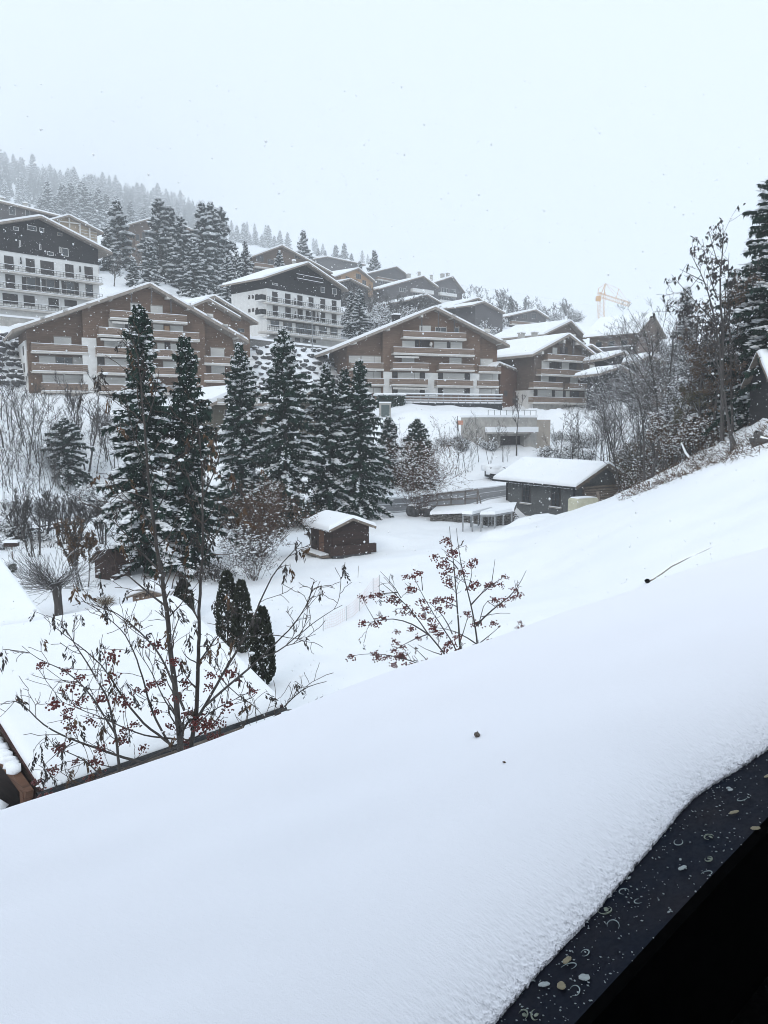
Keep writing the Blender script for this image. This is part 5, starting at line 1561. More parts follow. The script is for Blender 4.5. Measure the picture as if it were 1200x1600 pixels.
shrubs_in(16, (690, 500, 800, 525, 500, 530), SHV, 'twig', (.9, 1.6), 'snowy shrub behind the gable of the middle building', 'snowy shrubs behind the middle building', 150, 3)
shrubs_in(18, (790, 496, 910, 520, 488, 505), SHV, 'twig', (1.0, 1.8), 'snowy shrub on the slope around the flat-roofed house', 'snowy shrubs around the flat-roofed house', 165, 4)
shrubs_in(16, (640, 694, 768, 708, 690, 704), SHD, 'twig', (.8, 1.15), 'low dark shrub of the snowy hedge above the turning place', 'hedge shrubs above the turning place', 60, 5)
shrubs_in(14, (845, 690, 940, 720, 680, 725), SHD, 'twig', (.8, 1.3), 'low snowy shrub beside the concrete garage', 'shrubs beside the garage', 60, 6)
shrubs_in(12, (0, 790, 150, 872, 780, 835), SHD, 'twig', (.5, .9), 'low snow-topped shrub on the garden terrace at the left', 'shrubs on the garden terrace', 40, 7)
shrubs_in(9, (120, 770, 215, 815, 775, 815), SHD, 'twig', (.6, 1.0), 'low snowy juniper-like shrub at the foot of the left slope', 'shrubs at the foot of the left slope', 50, 8)
shrubs_in(10, (150, 660, 330, 690, 660, 700), SHD, 'twig', (.8, 1.5), 'snowy shrub under the beige base of the wide brown building', 'shrubs under the wide brown building', 60, 9)
b = on_ground(612, 636, 90)
h_ = empty('hedge', b, 0, 'clipped dark hedge with a thick snow top at the end of the terrace', 'hedge')
r_ = np.random.default_rng(3)
C = np.stack([r_.uniform(-2.4, 2.0, 1500), r_.uniform(-.9, .9, 1500), r_.uniform(-.4, 1.9, 1500)], -1)
mesh_obj('foliage', np_mesh('foliage', *leaf_quads(C, .35, r_)), h_, [M['needle']])
mb = MB()
for i in range(12): mb.blob((-2.3 + i * .39, r_.uniform(-.15, .15), 2.02), (.42, .95, .3), 0, .15)
mb.build('snow_cap', M['snow_roof'], h_, True)
c_ = at(602, 650, 116); c_.z = ground(c_.x, c_.y)
t = empty('electric_cabinet', c_, .1, 'pale framed green electric cabinet in front of the clipped hedge', 'cabinet')
mb = MB(); mb.box(-.85, .85, 0, .8, -.3, 2.1); mb.build('body', M['concrete'], t)
mb = MB(); mb.box(-.6, .62, -.04, -.003, .1, 1.85); mb.build('door', M['green_metal'], t)
mb = MB(); mb.box(-.9, .9, -.1, .85, 2.104, 2.3); mb.build('snow_cap', M['snow_roof'], t)
# reddish twiggy shrub at the road fence, beside boulders
b = on_ground(655, 806, 50)
shrub('tall_shrub', 'tall reddish-brown twiggy shrub with many pale stems beside the road fence', b, px_height(b, 655, 680), 3.2, 101, 'twig_red', 'brown_leaf', stems=46, snow=.35, leafs=2, leaf=.11, minr=.009, levels=3)
b = on_ground(400, 900, 40)
shrub('tall_shrub', 'russet twiggy shrub at the foot of the spruces behind the frosted one', on_ground(408, 870, 40), 4.6, 3.2, 102, 'twig_red', 'brown_leaf', stems=60, snow=.06, leafs=3, leaf=.1, minr=.008, levels=3)
shrub('tall_shrub', 'frosted grey shrub with white snow flecks on pale stems before the russet one', on_ground(398, 905, 40), 3.0, 1.9, 103, 'twig', 'dark_leaf', stems=26, snow=.24, lumpk=.8, leafs=1, leaf=.08, minr=.008, levels=3)
shrub('shrub', 'dark bare shrub in the shade under the two tallest spruces', on_ground(335, 905, 30), 1.5, 2.2, 104, 'twig', 'dark_leaf', stems=40, snow=.1, leafs=2, leaf=.08)
# thuja columns behind the near roof
def thuja(label, px, py0, py1, W, seed):
    b = on_ground(px, py1, 20)
    H = px_height(b, px, py0)
    t = empty('thuja', b, 0, label, 'thuja', None)
    r = np.random.default_rng(seed); n = 2600
    z = r.random(n) ** .9; rad = W * np.minimum(1, np.minimum(z * 5 + .35, (1 - z) ** .55 * 1.5)) * r.uniform(.55, 1.05, n) ** .6
    a = r.uniform(0, 6.28, n)
    C = np.stack([np.cos(a) * rad, np.sin(a) * rad, z * H], -1)
    D = np.stack([np.cos(a) * .5, np.sin(a) * .5, np.ones(n)], -1)
    mesh_obj('foliage', np_mesh('foliage', *ribbons(C, D, r.uniform(.1, .22, n), r.uniform(.05, .1, n), r.uniform(0, 3, n), r)), t, [M['thuja']])
    V, F = tube_arrays([(0, 0, -.3), (0, 0, H * .8)], [.06, .02], 6); mesh_obj('trunk', np_mesh('trunk', V, F), t, [M['bark']])
    k = r.random(n) < .012
    mesh_obj('snow_on_twigs', np_mesh('snow', *lumps(C[k], np.stack([r.uniform(.04, .09, k.sum())] * 2 + [r.uniform(.02, .05, k.sum())], -1), a[k], r)), t, [M['snow']])
thuja('tallest dark column-shaped thuja behind the near roof edge', 357, 895, 1012, .42, 1)
thuja('slimmer column thuja close beside the tallest one', 379, 910, 1020, .36, 2)
thuja('column thuja standing nearest, just above the roof corner', 411, 952, 1072, .36, 3)
thuja('small column thuja half hidden behind the rowan trunk', 288, 908, 965, .4, 4)

# ------------------------------------------------------------------ bare trees and saplings
SAP = []
for i in range(5):
    a, b, sn, _ = bare_meshes(6, .036, 120 + i, stems=1 + i % 3, up=.35, levels=2, kids=(6, 11), spread=.75, lean=.08 + .05 * i, ratio=.3, minr=.008)
    a.materials.append(M['bark']); b.materials.append(M['bark']); SAP.append((a, b))
def sapling(px, pyb, pyt, Y=None, label=None, group=None, th=1.):
    b = on_ground(px, pyb, 30) if Y is None else at(px, pyb, Y)
    if Y: b.z = ground(b.x, b.y)
    H = px_height(b, px, pyt)
    v = SAP[random.randrange(5)]
    t = empty('sapling', b, random.uniform(0, 6.28), label, 'sapling', group)
    t.scale = (H / 6 * th, H / 6 * th, H / 6)
    mesh_obj('trunk', v[0], t); mesh_obj('crown', v[1], t)
g = 'saplings on the left slope'; lb = 'thin bare sapling on the snowy slope below the wide brown building'
for px, b_, t_ in ((2, 656, 520), (24, 705, 612), (32, 720, 655), (27, 735, 650), (46, 718, 590), (50, 735, 605), (58, 722, 596), (16, 760, 640), (71, 758, 672), (92, 735, 670), (38, 690, 612), (66, 690, 600), (8, 730, 640), (60, 770, 690), (82, 775, 700), (42, 790, 700), (20, 800, 715), (100, 790, 720), (5, 790, 700), (112, 748, 680), (52, 680, 625), (14, 690, 600), (64, 745, 650), (34, 770, 680)):
    sapling(px, b_, t_, None, lb, g)
for px, b_, t_ in ((6, 700, 540), (12, 672, 560), (28, 668, 575), (44, 702, 585), (75, 700, 610), (86, 722, 640), (110, 770, 700), (30, 810, 735), (66, 800, 720), (14, 770, 690), (88, 760, 690), (56, 742, 640), (168, 720, 610), (178, 735, 640), (160, 700, 600), (185, 745, 660), (118, 690, 610), (150, 740, 650)):
    sapling(px, b_, t_, None, lb if px < 100 else 'thin dark sapling beside the two bare trees below the wide brown building', g if px < 100 else 'saplings by the two bare trees', 1.4)
sapling(96, 714, 594, None, 'straight single-stemmed young tree left of the double-trunk tree', None, 1.2)
b = on_ground(126, 753, 40); bare_tree('bare_tree', 'thicker left trunk of the two bare trees on the slope below the wide brown building', 'tree', b, px_height(b, 140, 590), .16, 131, stems=1, up=.6, levels=3, kids=(6, 10), spread=.6, ratio=.4, minr=.014, lean=.06)
b = on_ground(137, 758, 40); bare_tree('bare_tree', 'forked bare tree leaning away just right of the thicker trunk', 'tree', b, px_height(b, 150, 575), .14, 132, stems=2, up=.6, levels=3, kids=(6, 10), spread=.6, ratio=.4, minr=.014, lean=.14)
g = 'saplings beyond the road'; lb = 'slender bare sapling on the snowy bank beyond the road'
for px, b_, t_ in ((708, 742, 650), (718, 742, 655), (730, 738, 650), (738, 735, 690), (748, 722, 640), (765, 728, 655), (784, 722, 650), (792, 722, 690), (872, 735, 640), (884, 738, 650), (898, 735, 625), (905, 738, 640), (918, 735, 620), (930, 732, 630), (943, 732, 615), (952, 736, 640), (960, 730, 625), (975, 728, 640), (865, 730, 670), (890, 725, 660)):
    sapling(px, b_, t_, None, lb, g)
b = on_ground(807, 712, 60); bare_tree('bare_tree', 'thin forked bare tree standing before the concrete garage', 'tree', b, px_height(b, 812, 606), .11, 133, stems=1, up=.6, levels=3, kids=(6, 9), spread=.6, ratio=.4, minr=.016)
for (px, pb, Y, pt, r0, seed, lab, kw) in (
        (1010, 725, 62, 462, .13, 140, 'tall bare tree with fine upswept twigs above the stone house', dict(stems=2, up=.4, levels=3, kids=(7, 11), spread=.85, ratio=.42, minr=.009)),
        (1000, 720, 66, 520, .1, 141, 'bare tree left of the tall one, leaning over the stone house roof', dict(stems=1, up=.2, levels=3, kids=(6, 10), spread=.65, ratio=.42, minr=.009, lean=.2)),
        (1032, 730, 58, 500, .1, 142, 'slim bare tree right of the tall upswept one', dict(stems=1, up=.25, levels=3, kids=(6, 10), spread=.85, ratio=.4, minr=.01)),
        (975, 735, 68, 590, .08, 143, 'small many-branched bare tree behind the stone house gable', dict(stems=3, up=.4, levels=3, kids=(5, 9), spread=.8, ratio=.5, minr=.009, lean=.3)),
        (1052, 720, 56, 560, .08, 144, 'twisted small tree with snow on its twigs in the thicket', dict(stems=2, up=.3, levels=3, kids=(6, 9), spread=.8, ratio=.5, minr=.01, lean=.3, snow=.25))):
    b = at(px, pb, Y); b.z = ground(b.x, b.y)
    bare_tree('bare_tree', lab, 'tree', b, px_height(b, px, pt), r0, seed, **kw)
for (px, pb, Y, pt, r0, seed, lab, lv, kw) in (
        (1092, 690, 52, 495, .12, 151, 'tree still full of brown withered leaves left of the huge conifer', ('brown_leaf', .9, .15, .1), dict(stems=2, up=.25, levels=3, kids=(7, 10), spread=.85, ratio=.38, minr=.01)),
        (1113, 680, 50, 430, .1, 152, 'leafy brown tree just in front of the huge conifer', ('brown_leaf', .55, .15, .2), dict(stems=1, up=.25, levels=3, kids=(7, 10), spread=.85, ratio=.36, minr=.01)),
        (1070, 705, 54, 545, .09, 153, 'olive-leaved small tree in the middle of the thicket', ('olive_leaf', .8, .15, .1), dict(stems=3, up=.2, levels=3, kids=(6, 9), spread=.85, ratio=.42, minr=.01, lean=.2)),
        (1145, 665, 47.5, 470, .1, 154, 'thin-trunked tree with few leaves beside the tall slim one', ('dark_leaf', .3, .18, .5), dict(stems=1, up=.25, levels=3, kids=(6, 9), spread=.85, ratio=.4, minr=.01)),
        (1048, 740, 52, 640, .05, 155, 'low brownish bush-like tree at the lower end of the thicket', ('brown_leaf', .6, .13, .1), dict(stems=4, up=.3, levels=3, kids=(6, 9), spread=.7, ratio=.45, minr=.009, lean=.35, snow=.2))):
    b = at(px, pb, Y); b.z = ground(b.x, b.y)
    bare_tree('tree', lab, 'tree', b, px_height(b, px, pt), r0, seed, leaves=lv, **kw)
# thicket on the bank
BR = [shrub_meshes(2.2, 1.7, 160 + i, 26, .2, 1, .11, minr=.008, lumpk=.8, levels=3) for i in range(4)]
BR2 = [shrub_meshes(2.2, 1.7, 170 + i, 34, .16, 2, .1, minr=.008, lumpk=.8, levels=3) for i in range(2)]
rr = random.Random(12)
lb = 'tangled snow-flecked shrub of the thicket on the bank behind the stone house'
for i in range(60):
    u = rr.random(); px = 984 + 136 * u
    py = rr.uniform(-1, 0) * 60 + 764 - 76 * u
    Y = 68 - 19 * u + (762 - 82 * u - py) * .35
    b = on_ground(px, py, 30) if i % 2 else at(px, py, Y); b.z = ground(b.x, b.y) - .1
    v, mt, lf = (BR[i % 4], 'twig', 'brown_leaf') if i % 3 else (BR2[(i // 3) % 2], 'twig_red', 'olive_leaf')
    shrub_copy(v, mt, b, rr.uniform(.7, 1.35), lb, 'thicket shrubs on the bank', 'shrub', lf)
# dead grass and bramble stalks along the crest: nobody could count them
r_ = np.random.default_rng(9)
P = []; 
while len(P) < 5400:
    u = r_.random(); px = 978 + 232 * u; py = 778 - 91 * u - abs(r_.normal(0, 18)) + 3
    q = on_ground(px, py, 24)
    for _ in range(r_.integers(4, 30)): P.append((q.x + r_.normal(0, .3), q.y + r_.normal(0, .55)))
P = np.array([(x, y, ground(x, y) - .05) for x, y in P])
n = len(P)
D = np.stack([r_.normal(0, .8, n), r_.normal(0, .8, n), r_.uniform(.1, 1, n)], -1)
V, F = ribbons(P, D, r_.uniform(.12, .65, n), r_.uniform(.018, .04, n), r_.uniform(0, 3, n), r_)
tag(mesh_obj('dead_grass', np_mesh('dead_grass', V, F), None, [M['brown_leaf']]), 'dead stalks and brambles poking through the snow along the crest of the bank', 'dead grass', kind='stuff')
# stalks on the left slope
P = []
for _ in range(4200):
    px, py = r_.uniform(0, 190), r_.uniform(660, 860)
    q = on_ground(px, py, 35) if _ % 9 == 0 else q
    x, y = q.x + r_.normal(0, .35), q.y + r_.normal(0, .35); P.append((x, y, ground(x, y) - .05))
P = np.array(P); n = len(P)
D = np.stack([r_.normal(0, .5, n), r_.normal(0, .5, n), r_.uniform(.2, 1, n)], -1)
V, F = ribbons(P, D, r_.uniform(.2, .7, n), r_.uniform(.025, .06, n), r_.uniform(0, 3, n), r_)
tag(mesh_obj('dead_stalks', np_mesh('dead_stalks', V, F), None, [M['dark_leaf']]), 'dark dead stalks sticking out of the snow on the left slope', 'dead stalks', kind='stuff')
# pollard, garden trees
b = on_ground(92, 962, 20)
t = empty('pollard_tree', b, 0, 'stout pollarded tree with a broom of long thin shoots in the snowy garden', 'tree')
r_ = np.random.default_rng(14); segs = []
V, F = tube_arrays([(0, 0, -.3), (0, 0, .5), (-.04, 0, 1.0), (-.1, 0, 1.45)], [.2, .17, .19, .3], 9); mesh_obj('trunk', np_mesh('trunk', V, F, smooth=True), t, [M['bark_snow']])
for i in range(230):
    a = r_.uniform(0, 6.28); s = r_.uniform(-.25, 1.1)
    D = np.array([math.cos(a), math.sin(a) * .8, s])
    if r_.random() < .35: D = np.array([-abs(D[0]) - .3, D[1] * .5, r_.uniform(-.2, .5)])
    grow((-.1 + math.cos(a) * .2, math.sin(a) * .2, 1.35 + r_.uniform(-.2, .25)), D, r_.uniform(.8, 2.3), .014, 2, 3, r_, segs, .3, .1, (1, 4), .35, .5, .3, 5)
mesh_obj('shoots', branches_mesh('shoots', segs, (4, 4, 3, 3), .007), t, [M['bark_snow']])
for px, pb, pt, seed, lab, kw in ((30, 845, 760, 184, 'dark bare shrub-tree above the bird feeder box', dict(stems=6, up=.6, levels=3, kids=(6, 10), spread=.6, ratio=.42, minr=.008, lean=.3)), (72, 838, 755, 185, 'dark tangled shrub-tree on the garden terrace above the pollard', dict(stems=6, up=.5, levels=3, kids=(6, 10), spread=.65, ratio=.45, minr=.008, lean=.35)), (122, 845, 765, 186, 'dark many-stemmed shrub-tree by the low garden wall', dict(stems=6, up=.5, levels=3, kids=(6, 10), spread=.65, ratio=.45, minr=.008, lean=.35)), (160, 850, 770, 187, 'dark bare shrub-tree just above the dark brown garden hut', dict(stems=5, up=.5, levels=3, kids=(6, 10), spread=.65, ratio=.45, minr=.008, lean=.3)), (132, 922, 800, 181, 'small fruit tree with withered leaves and forked stems before the dark hut', dict(stems=4, up=.5, levels=3, kids=(6, 10), spread=.5, ratio=.4, minr=.008, lean=.25)),
                                 (55, 870, 790, 182, 'bare upright garden shrub-tree behind the pollard', dict(stems=4, up=.9, levels=2, kids=(7, 11), spread=.4, ratio=.4, minr=.008, lean=.2)),
                                 (100, 850, 770, 183, 'thin many-stemmed bare tree between the pollard and the dark hut', dict(stems=5, up=.9, levels=2, kids=(7, 11), spread=.35, ratio=.4, minr=.008, lean=.2))):
    b = on_ground(px, pb, 20)
    bare_tree('garden_tree', lab, 'tree', b, px_height(b, px, pt), .07, seed, leaves=(('brown_leaf', .3, .13, .1) if seed == 181 else None), **kw)

# more bare trees that veil the houses on the right, and hazy bare trees up the hill
for i, (px, pb, Y, pt, sd) in enumerate(((985, 700, 84, 540, 1), (1022, 690, 78, 505, 2), (1042, 700, 72, 520, 3), (965, 700, 92, 560, 4), (1000, 690, 95, 515, 5), (1062, 690, 70, 510, 6), (940, 705, 96, 575, 7), (1080, 680, 66, 480, 8), (955, 720, 82, 600, 9), (1030, 715, 64, 590, 10))):
    b = at(px, pb, Y); b.z = ground(b.x, b.y)
    lab = ('bare grey tree in the tangle before the barn-like house', 'finely twigged bare tree before the slanting shed roof', 'bare tree with forked top between the shed and the frosted conifer', 'low bare tree before the balconies of the right apartment building', 'tall bare tree rising in front of the roof below the crane', 'bare tree crossing the frosted conifer', 'small bare tree at the corner of the right apartment building', 'bare tree just left of the leafy brown trees', 'short bare tree above the ridge of the stone house', 'short crooked bare tree above the thicket')[i]
    bare_tree('bare_tree', lab, 'tree', b, px_height(b, px, pt), .09, 300 + sd, stems=1 + sd % 3, up=.3, levels=3, kids=(6, 11), spread=.75, ratio=.42, minr=.011, lean=.15, snow=.05)
HB = []
for i in range(3):
    a, b, sn, _ = bare_meshes(8, .1, 330 + i, stems=2, up=.3, levels=3, kids=(6, 9), spread=.8, ratio=.42, minr=.03, lean=.2)
    me = join_np('bare_tree', [(a, 0), (b, 0)]); me.materials.append(M['bark_snow']); HB.append(me)
def bare_copies(n, x0, x1, f0, f1, sc, label, group, seed):
    r = random.Random(seed)
    for i in range(n):
        px = r.uniform(x0, x1); py = f0 + (f1 - f0) * (px - x0) / (x1 - x0) + r.uniform(-14, 14)
        b = on_ground(px, py, 140)
        o = bpy.data.objects.new('bare_tree', HB[i % 3]); COL.objects.link(o); o.location = b
        s = r.uniform(*sc); o.scale = (s, s, s); o.rotation_euler = (0, 0, r.uniform(0, 6.28)); tag(o, label, 'tree', group)
bare_copies(26, 540, 700, 485, 510, (.5, 1.1), 'greyish bare tree on the slope between the white chalet and the middle gable', 'bare trees between the upper houses', 1)
bare_copies(24, 700, 900, 488, 500, (.6, 1.2), 'greyish bare tree in the row behind the middle and right apartment buildings', 'bare trees behind the apartment buildings', 2)
bare_copies(18, 150, 470, 440, 430, (.7, 1.3), 'greyish bare tree among the tall snowy conifers', 'bare trees among the tall conifers', 3)
bare_copies(10, 730, 790, 470, 480, (1.0, 1.5), 'hazy bare tree standing beside the railed grey-brown house', 'hazy bare trees by the railed house', 4)
# ------------------------------------------------------------------ boulder walls
BLD = []
for i in range(6):
    V, F = blobs([(0, 0, 0)], [(1, .8, .7)], .28, 'ico')
    me = np_mesh('boulder', V, F); me.materials.append(M['rock']); BLD.append(me)
def boulder_wall(label, poly, n, Y0, smin, smax, seed, step):
    """stones set course by course into the slope between four image corners (left top, right top, right bottom, left bottom)"""
    r = random.Random(seed)
    lt, rt, rb, lb = poly
    c = on_ground((lt[0] + rb[0]) / 2, (lt[1] + rb[1]) / 2, Y0)
    t = empty('boulder_wall', c, 0, label, 'boulder wall')
    k = 0
    rows = max(2, int((lb[1] + rb[1] - lt[1] - rt[1]) / 2 / step))
    for i in range(rows):
        v = (i + .5) / rows
        xa, xb = lt[0] + (lb[0] - lt[0]) * v, rt[0] + (rb[0] - rt[0]) * v
        cols = max(2, int((xb - xa) / (step * 1.35)))
        for j in range(cols):
            u = (j + .5 + r.uniform(-.3, .3) + .5 * (i % 2)) / cols
            px = xa + (xb - xa) * u; py = (lt[1] + (rt[1] - lt[1]) * u) * (1 - v) + (lb[1] + (rb[1] - lb[1]) * u) * v + r.uniform(-.25, .25) * step
            p = on_ground(px, py, Y0)
            s = r.uniform(smin, smax)
            o = bpy.data.objects.new('boulder', BLD[k % 6]); COL.objects.link(o); o.parent = t
            o.location = p - c + Vector((0, -.15 * s, .22 * s)); o.scale = (s, s * .9, s * r.uniform(.7, .95)); o.rotation_euler = (r.uniform(-.3, .3), r.uniform(-.3, .3), r.uniform(0, 6.28))
            k += 1
boulder_wall('steep wall of dark snow-capped boulders below the central white chalet', ((396, 540), (532, 548), (540, 640), (396, 618)), 0, 90, .5, .95, 1, 8.5)
boulder_wall('stepped boulder wall with thick snow caps at the left edge beside the wide brown building', ((-10, 512), (38, 530), (44, 604), (-10, 606)), 0, 80, .6, 1.05, 2, 9)
boulder_wall('low garden wall of snow-capped stones above the pollarded tree', ((-5, 838), (150, 800), (150, 814), (-5, 856)), 0, 30, .25, .5, 3, 8)
boulder_wall('loose row of snow-capped stones at the foot of the left slope', ((110, 778), (215, 770), (215, 792), (110, 800)), 0, 30, .25, .5, 4, 10)
# kerb wall along the street above the boulders, with its lamp
a, b_ = at(384, 533, 138), at(540, 552, 150)
t = empty('street_wall', a, math.atan2(b_.y - a.y, b_.x - a.x), 'long low snow-topped wall along the street under the central white chalet', 'wall')
L_ = math.hypot(b_.x - a.x, b_.y - a.y); dz = b_.z - a.z
mb = MB(); mb.raw([(0, 0, -2), (L_, 0, dz - 2), (L_, .4, dz - 2), (0, .4, -2), (0, 0, .5), (L_, 0, dz + .5), (L_, .4, dz + .5), (0, .4, .5)], [(0, 1, 5, 4), (1, 2, 6, 5), (2, 3, 7, 6), (3, 0, 4, 7), (4, 5, 6, 7)]); mb.build('wall_body', M['stone'], t)
mb = MB(); mb.raw([(0, -.1, .503), (L_, -.1, dz + .503), (L_, .5, dz + .503), (0, .5, .503), (0, -.05, .85), (L_, -.05, dz + .85), (L_, .45, dz + .85), (0, .45, .85)], [(0, 1, 5, 4), (1, 2, 6, 5), (2, 3, 7, 6), (3, 0, 4, 7), (4, 5, 6, 7)]); mb.build('snow_cap', M['snow_roof'], t)
b = at(488, 540, 141); 
t = empty('street_lamp', b, .2, 'double-armed street lamp standing before the central white chalet', 'street lamp')
Hh = at(488, 478, 141).z - b.z
mb = MB(); mb.tube([(0, 0, -1.5), (0, 0, Hh)], [.09, .06], 8); mb.build('pole', M['metal'], t)
for s_ in (-1, 1):
    mb = MB(); mb.tube([(0, 0, Hh - .1), (s_ * .5, 0, Hh + .1), (s_ * .9, 0, Hh - .05)], .035, 6); ar = mb.build('arm', M['metal'], t)
    mb = MB(); mb.blob((s_ * .95, 0, Hh - .1), (.3, .3, .14), 0, .02); mb.build('lamp_head', M['white_frame'], ar)

# ------------------------------------------------------------------ along the road: fence, stone wall, shelters, stair
t = empty('road_fence', on_ground(630, 806, 55), 0, 'weathered wooden rail fence along the road left of the stone house', 'fence')
O_ = t.location
Yf = 71.5
pp = []
for px, pt, pb in ((683, 772, 801), (705, 769, 799), (727, 767, 796), (746, 764, 793)):
    a, b_ = at(px, pb, Yf), at(px, pt, Yf)
    a.z = min(a.z, ground(a.x, a.y) + .1)
    pp.append((a, b_))
    mb = MB(); mb.beam(a - O_ - Vector((0, 0, .5)), b_ - O_, .14, .14); mb.build('post', M['fence_wood'], t)
lft = [at(640, 783, Yf), at(640, 789, Yf), at(640, 796, Yf), at(640, 803, Yf)]
for k in range(4):
    f = (.02, .3, .56, .86)[k]
    q = [a * f + b_ * (1 - f) for a, b_ in pp]
    for i in range(3):
        mb = MB(); mb.beam(q[i] - O_ + Vector((-.05, -.1, 0)), q[i + 1] - O_ + Vector((.05, -.1, .02)), .06, .2); mb.build('rail', M['fence_wood'], t)
    mb = MB(); mb.tube([lft[k] - O_, lft[k] * .5 + q[0] * .5 - O_ + Vector((0, -.05, .22 if k == 0 else .06)), q[0] - O_ + Vector((0, -.1, 0))], .08, 6); mb.build('rail', M['fence_wood'], t)
a = at(753, 792, Yf); mb = MB(); mb.beam(a - O_ - Vector((.0, 0, .2)), pp[3][1] - O_ + Vector((.02, -.1, 0)), .12, .12); mb.build('brace', M['fence_wood'], t)
# boulders beside the red shrub
for (px, py, s, lab) in ((645, 806, .95, 'grey boulder with a snow cap left of the reddish shrub at the road'), (667, 806, .75, 'bare grey boulder right of the reddish shrub at the road')):
    p = on_ground(px, py, 50)
    o = bpy.data.objects.new('boulder', BLD[int(px) % 6]); COL.objects.link(o); o.location = p + Vector((0, 0, .4 * s)); o.scale = (s, s * .9, s * 1.25)
    tag(o, lab, 'boulder')
# dry stone wall below the terrace
p0, p1 = at(672, 809, 67.8), at(803, 820, 66.2)
p0.z = 0; p1.z = 0
t = empty('dry_stone_wall', p0, math.atan2(p1.y - p0.y, p1.x - p0.x), 'dark dry-stone wall under the snowy terrace left of the stone house', 'stone wall')
L_ = math.hypot(p1.x - p0.x, p1.y - p0.y)
def wz(u):
    k = u / L_; c = p0 * (1 - k) + p1 * k
    zb = ground(c.x, c.y)
    r = ray(676 + 126 * k, 803.5 - 5 * k); zt = CAMZ + r.z * c.y
    return zb, max(zt, zb + .12)
mb = MB()
for i in range(30):
    a, b_ = L_ * i / 30, L_ * (i + 1) / 30
    za, zb = wz(a), wz(b_)
    mb.raw([(a, .15, za[0] - .5), (b_, .15, zb[0] - .5), (b_, .15, zb[1] - .1), (a, .15, za[1] - .1), (a, 6.5, za[1] - .1), (b_, 6.5, zb[1] - .1)], [(0, 1, 2, 3), (3, 2, 5, 4)])
mb.build('wall_core', M['stone'], t)
r_ = random.Random(5)
STN = []
for i in range(5):
    V, F = blobs([(0, 0, 0)], [(1, .7, .62)], .25, 'ico'); me = np_mesh('stone', V, F); me.materials.append(M['stone']); STN.append(me)
u = .1; 
while u < L_:
    zb, zt = wz(u); z = zb; 
    while z < zt - .1:
        s = r_.uniform(.14, .24)
        o = bpy.data.objects.new('stone', STN[r_.randrange(5)]); COL.objects.link(o); o.parent = t
        o.location = (u + r_.uniform(-.1, .1), .12, z + s * .5); o.scale = (s * 1.3, s, s); o.rotation_euler = (0, r_.uniform(-.2, .2), r_.uniform(-.3, .3))
        z += s * 1.15
    u += .42
mb = MB(); N_ = 30
V = []; 
for i in range(N_ + 1):
    a = L_ * i / N_; zb, zt = wz(a); w = .05 * math.sin(a * 3.1) + .03 * math.sin(a * 7)
    V += [(a, -.18 + w, zt - .02), (a, -.12 + w, zt + .16), (a, .3, zt + .25), (a, 4.5, zt + .32), (a, 6.6, zt + .1)]
F = [(i * 5 + k, (i + 1) * 5 + k, (i + 1) * 5 + k + 1, i * 5 + k + 1) for i in range(N_) for k in range(4)]
mb.raw(V, F); mb.build('terrace_snow', M['snow_roof'], t, True)
# two low snow-covered platforms on posts
def platform(label, px, z, seed):
    P = [on_z(a, b, z) for a, b in px]
    c = sum(P, Vector()) / 4; c0 = Vector((c.x, c.y, ground(c.x, c.y)))
    t = empty('snowy_platform', c0, 0, label, 'platform')
    Q = [p - c0 for p in P]
    def slab(z0, z1, k, nm, mt, par):
        m_ = Q[0] * 0
        for q in Q: m_ = m_ + q / 4
        W = [m_ + (q - m_) * k for q in Q]
        V = [(w.x, w.y, w.z + z0) for w in W] + [(m_.x + (w.x - m_.x) * (.93 if mt == 'snow_roof' else 1), m_.y + (w.y - m_.y) * (.93 if mt == 'snow_roof' else 1), w.z + z1) for w in W]
        mb = MB(); mb.raw(V, [(3, 2, 1, 0), (4, 5, 6, 7), (0, 1, 5, 4), (1, 2, 6, 5), (2, 3, 7, 6), (3, 0, 4, 7)]); return mb.build(nm, M[mt], par)
    d = slab(-.16, 0, 1, 'deck', 'metal', t); slab(.004, .24, 1.02, 'snow_cap', 'snow_roof', d)
    for q in Q + [(Q[0] + Q[3]) / 2, (Q[1] + Q[2]) / 2]:
        w = q * .94
        mb = MB(); mb.box(w.x - .06, w.x + .06, w.y - .06, w.y + .06, -.4, q.z - .16); mb.build('post', M['metal'], t)
platform('left one of two low snow-covered platforms on grey posts by the dry-stone wall', [(722, 803), (738, 804), (770, 796), (748, 794)], 1.25, 1)
platform('wider platform on grey posts reaching towards the stone house stair', [(750, 804), (773, 804), (801, 799), (775, 795)], 1.3, 2)
t = empty('stone_stair', on_ground(812, 821, 50), 0, 'narrow snowy stair going down beside the stone house', 'stair')
for k in range(7):
    p = at(798 + 2.6 * k, 800 + 3.2 * k, 69.5 - .5 * k) - t.location
    mb = MB(); mb.box(p.x - .45, p.x + .35, p.y - .3, p.y + .5, p.z - .9, p.z); s_ = mb.build('step', M['stone'], t)
    mb = MB(); mb.box(p.x - .42, p.x + .2, p.y - .28, p.y + .45, p.z + .003, p.z + .09); mb.build('step_snow', M['snow_roof'], s_)
# marker flag and thin poles on the bank beyond the road
b = on_ground(714, 720, 60)
t = empty('flag_pole', b, 0, 'thin pole with a small orange flag on the snowy bank beyond the road', 'flag')
Hh = px_height(b, 714, 650)
mb = MB(); mb.tube([(0, 0, -.3), (0, 0, Hh)], .035, 6); mb.build('pole', M['dark_metal'], t)
zt = px_height(b, 714, 657); mb = MB(); mb.box(.04, .75, -.01, .01, zt - .55, zt); mb.build('flag', M['orange'], t)
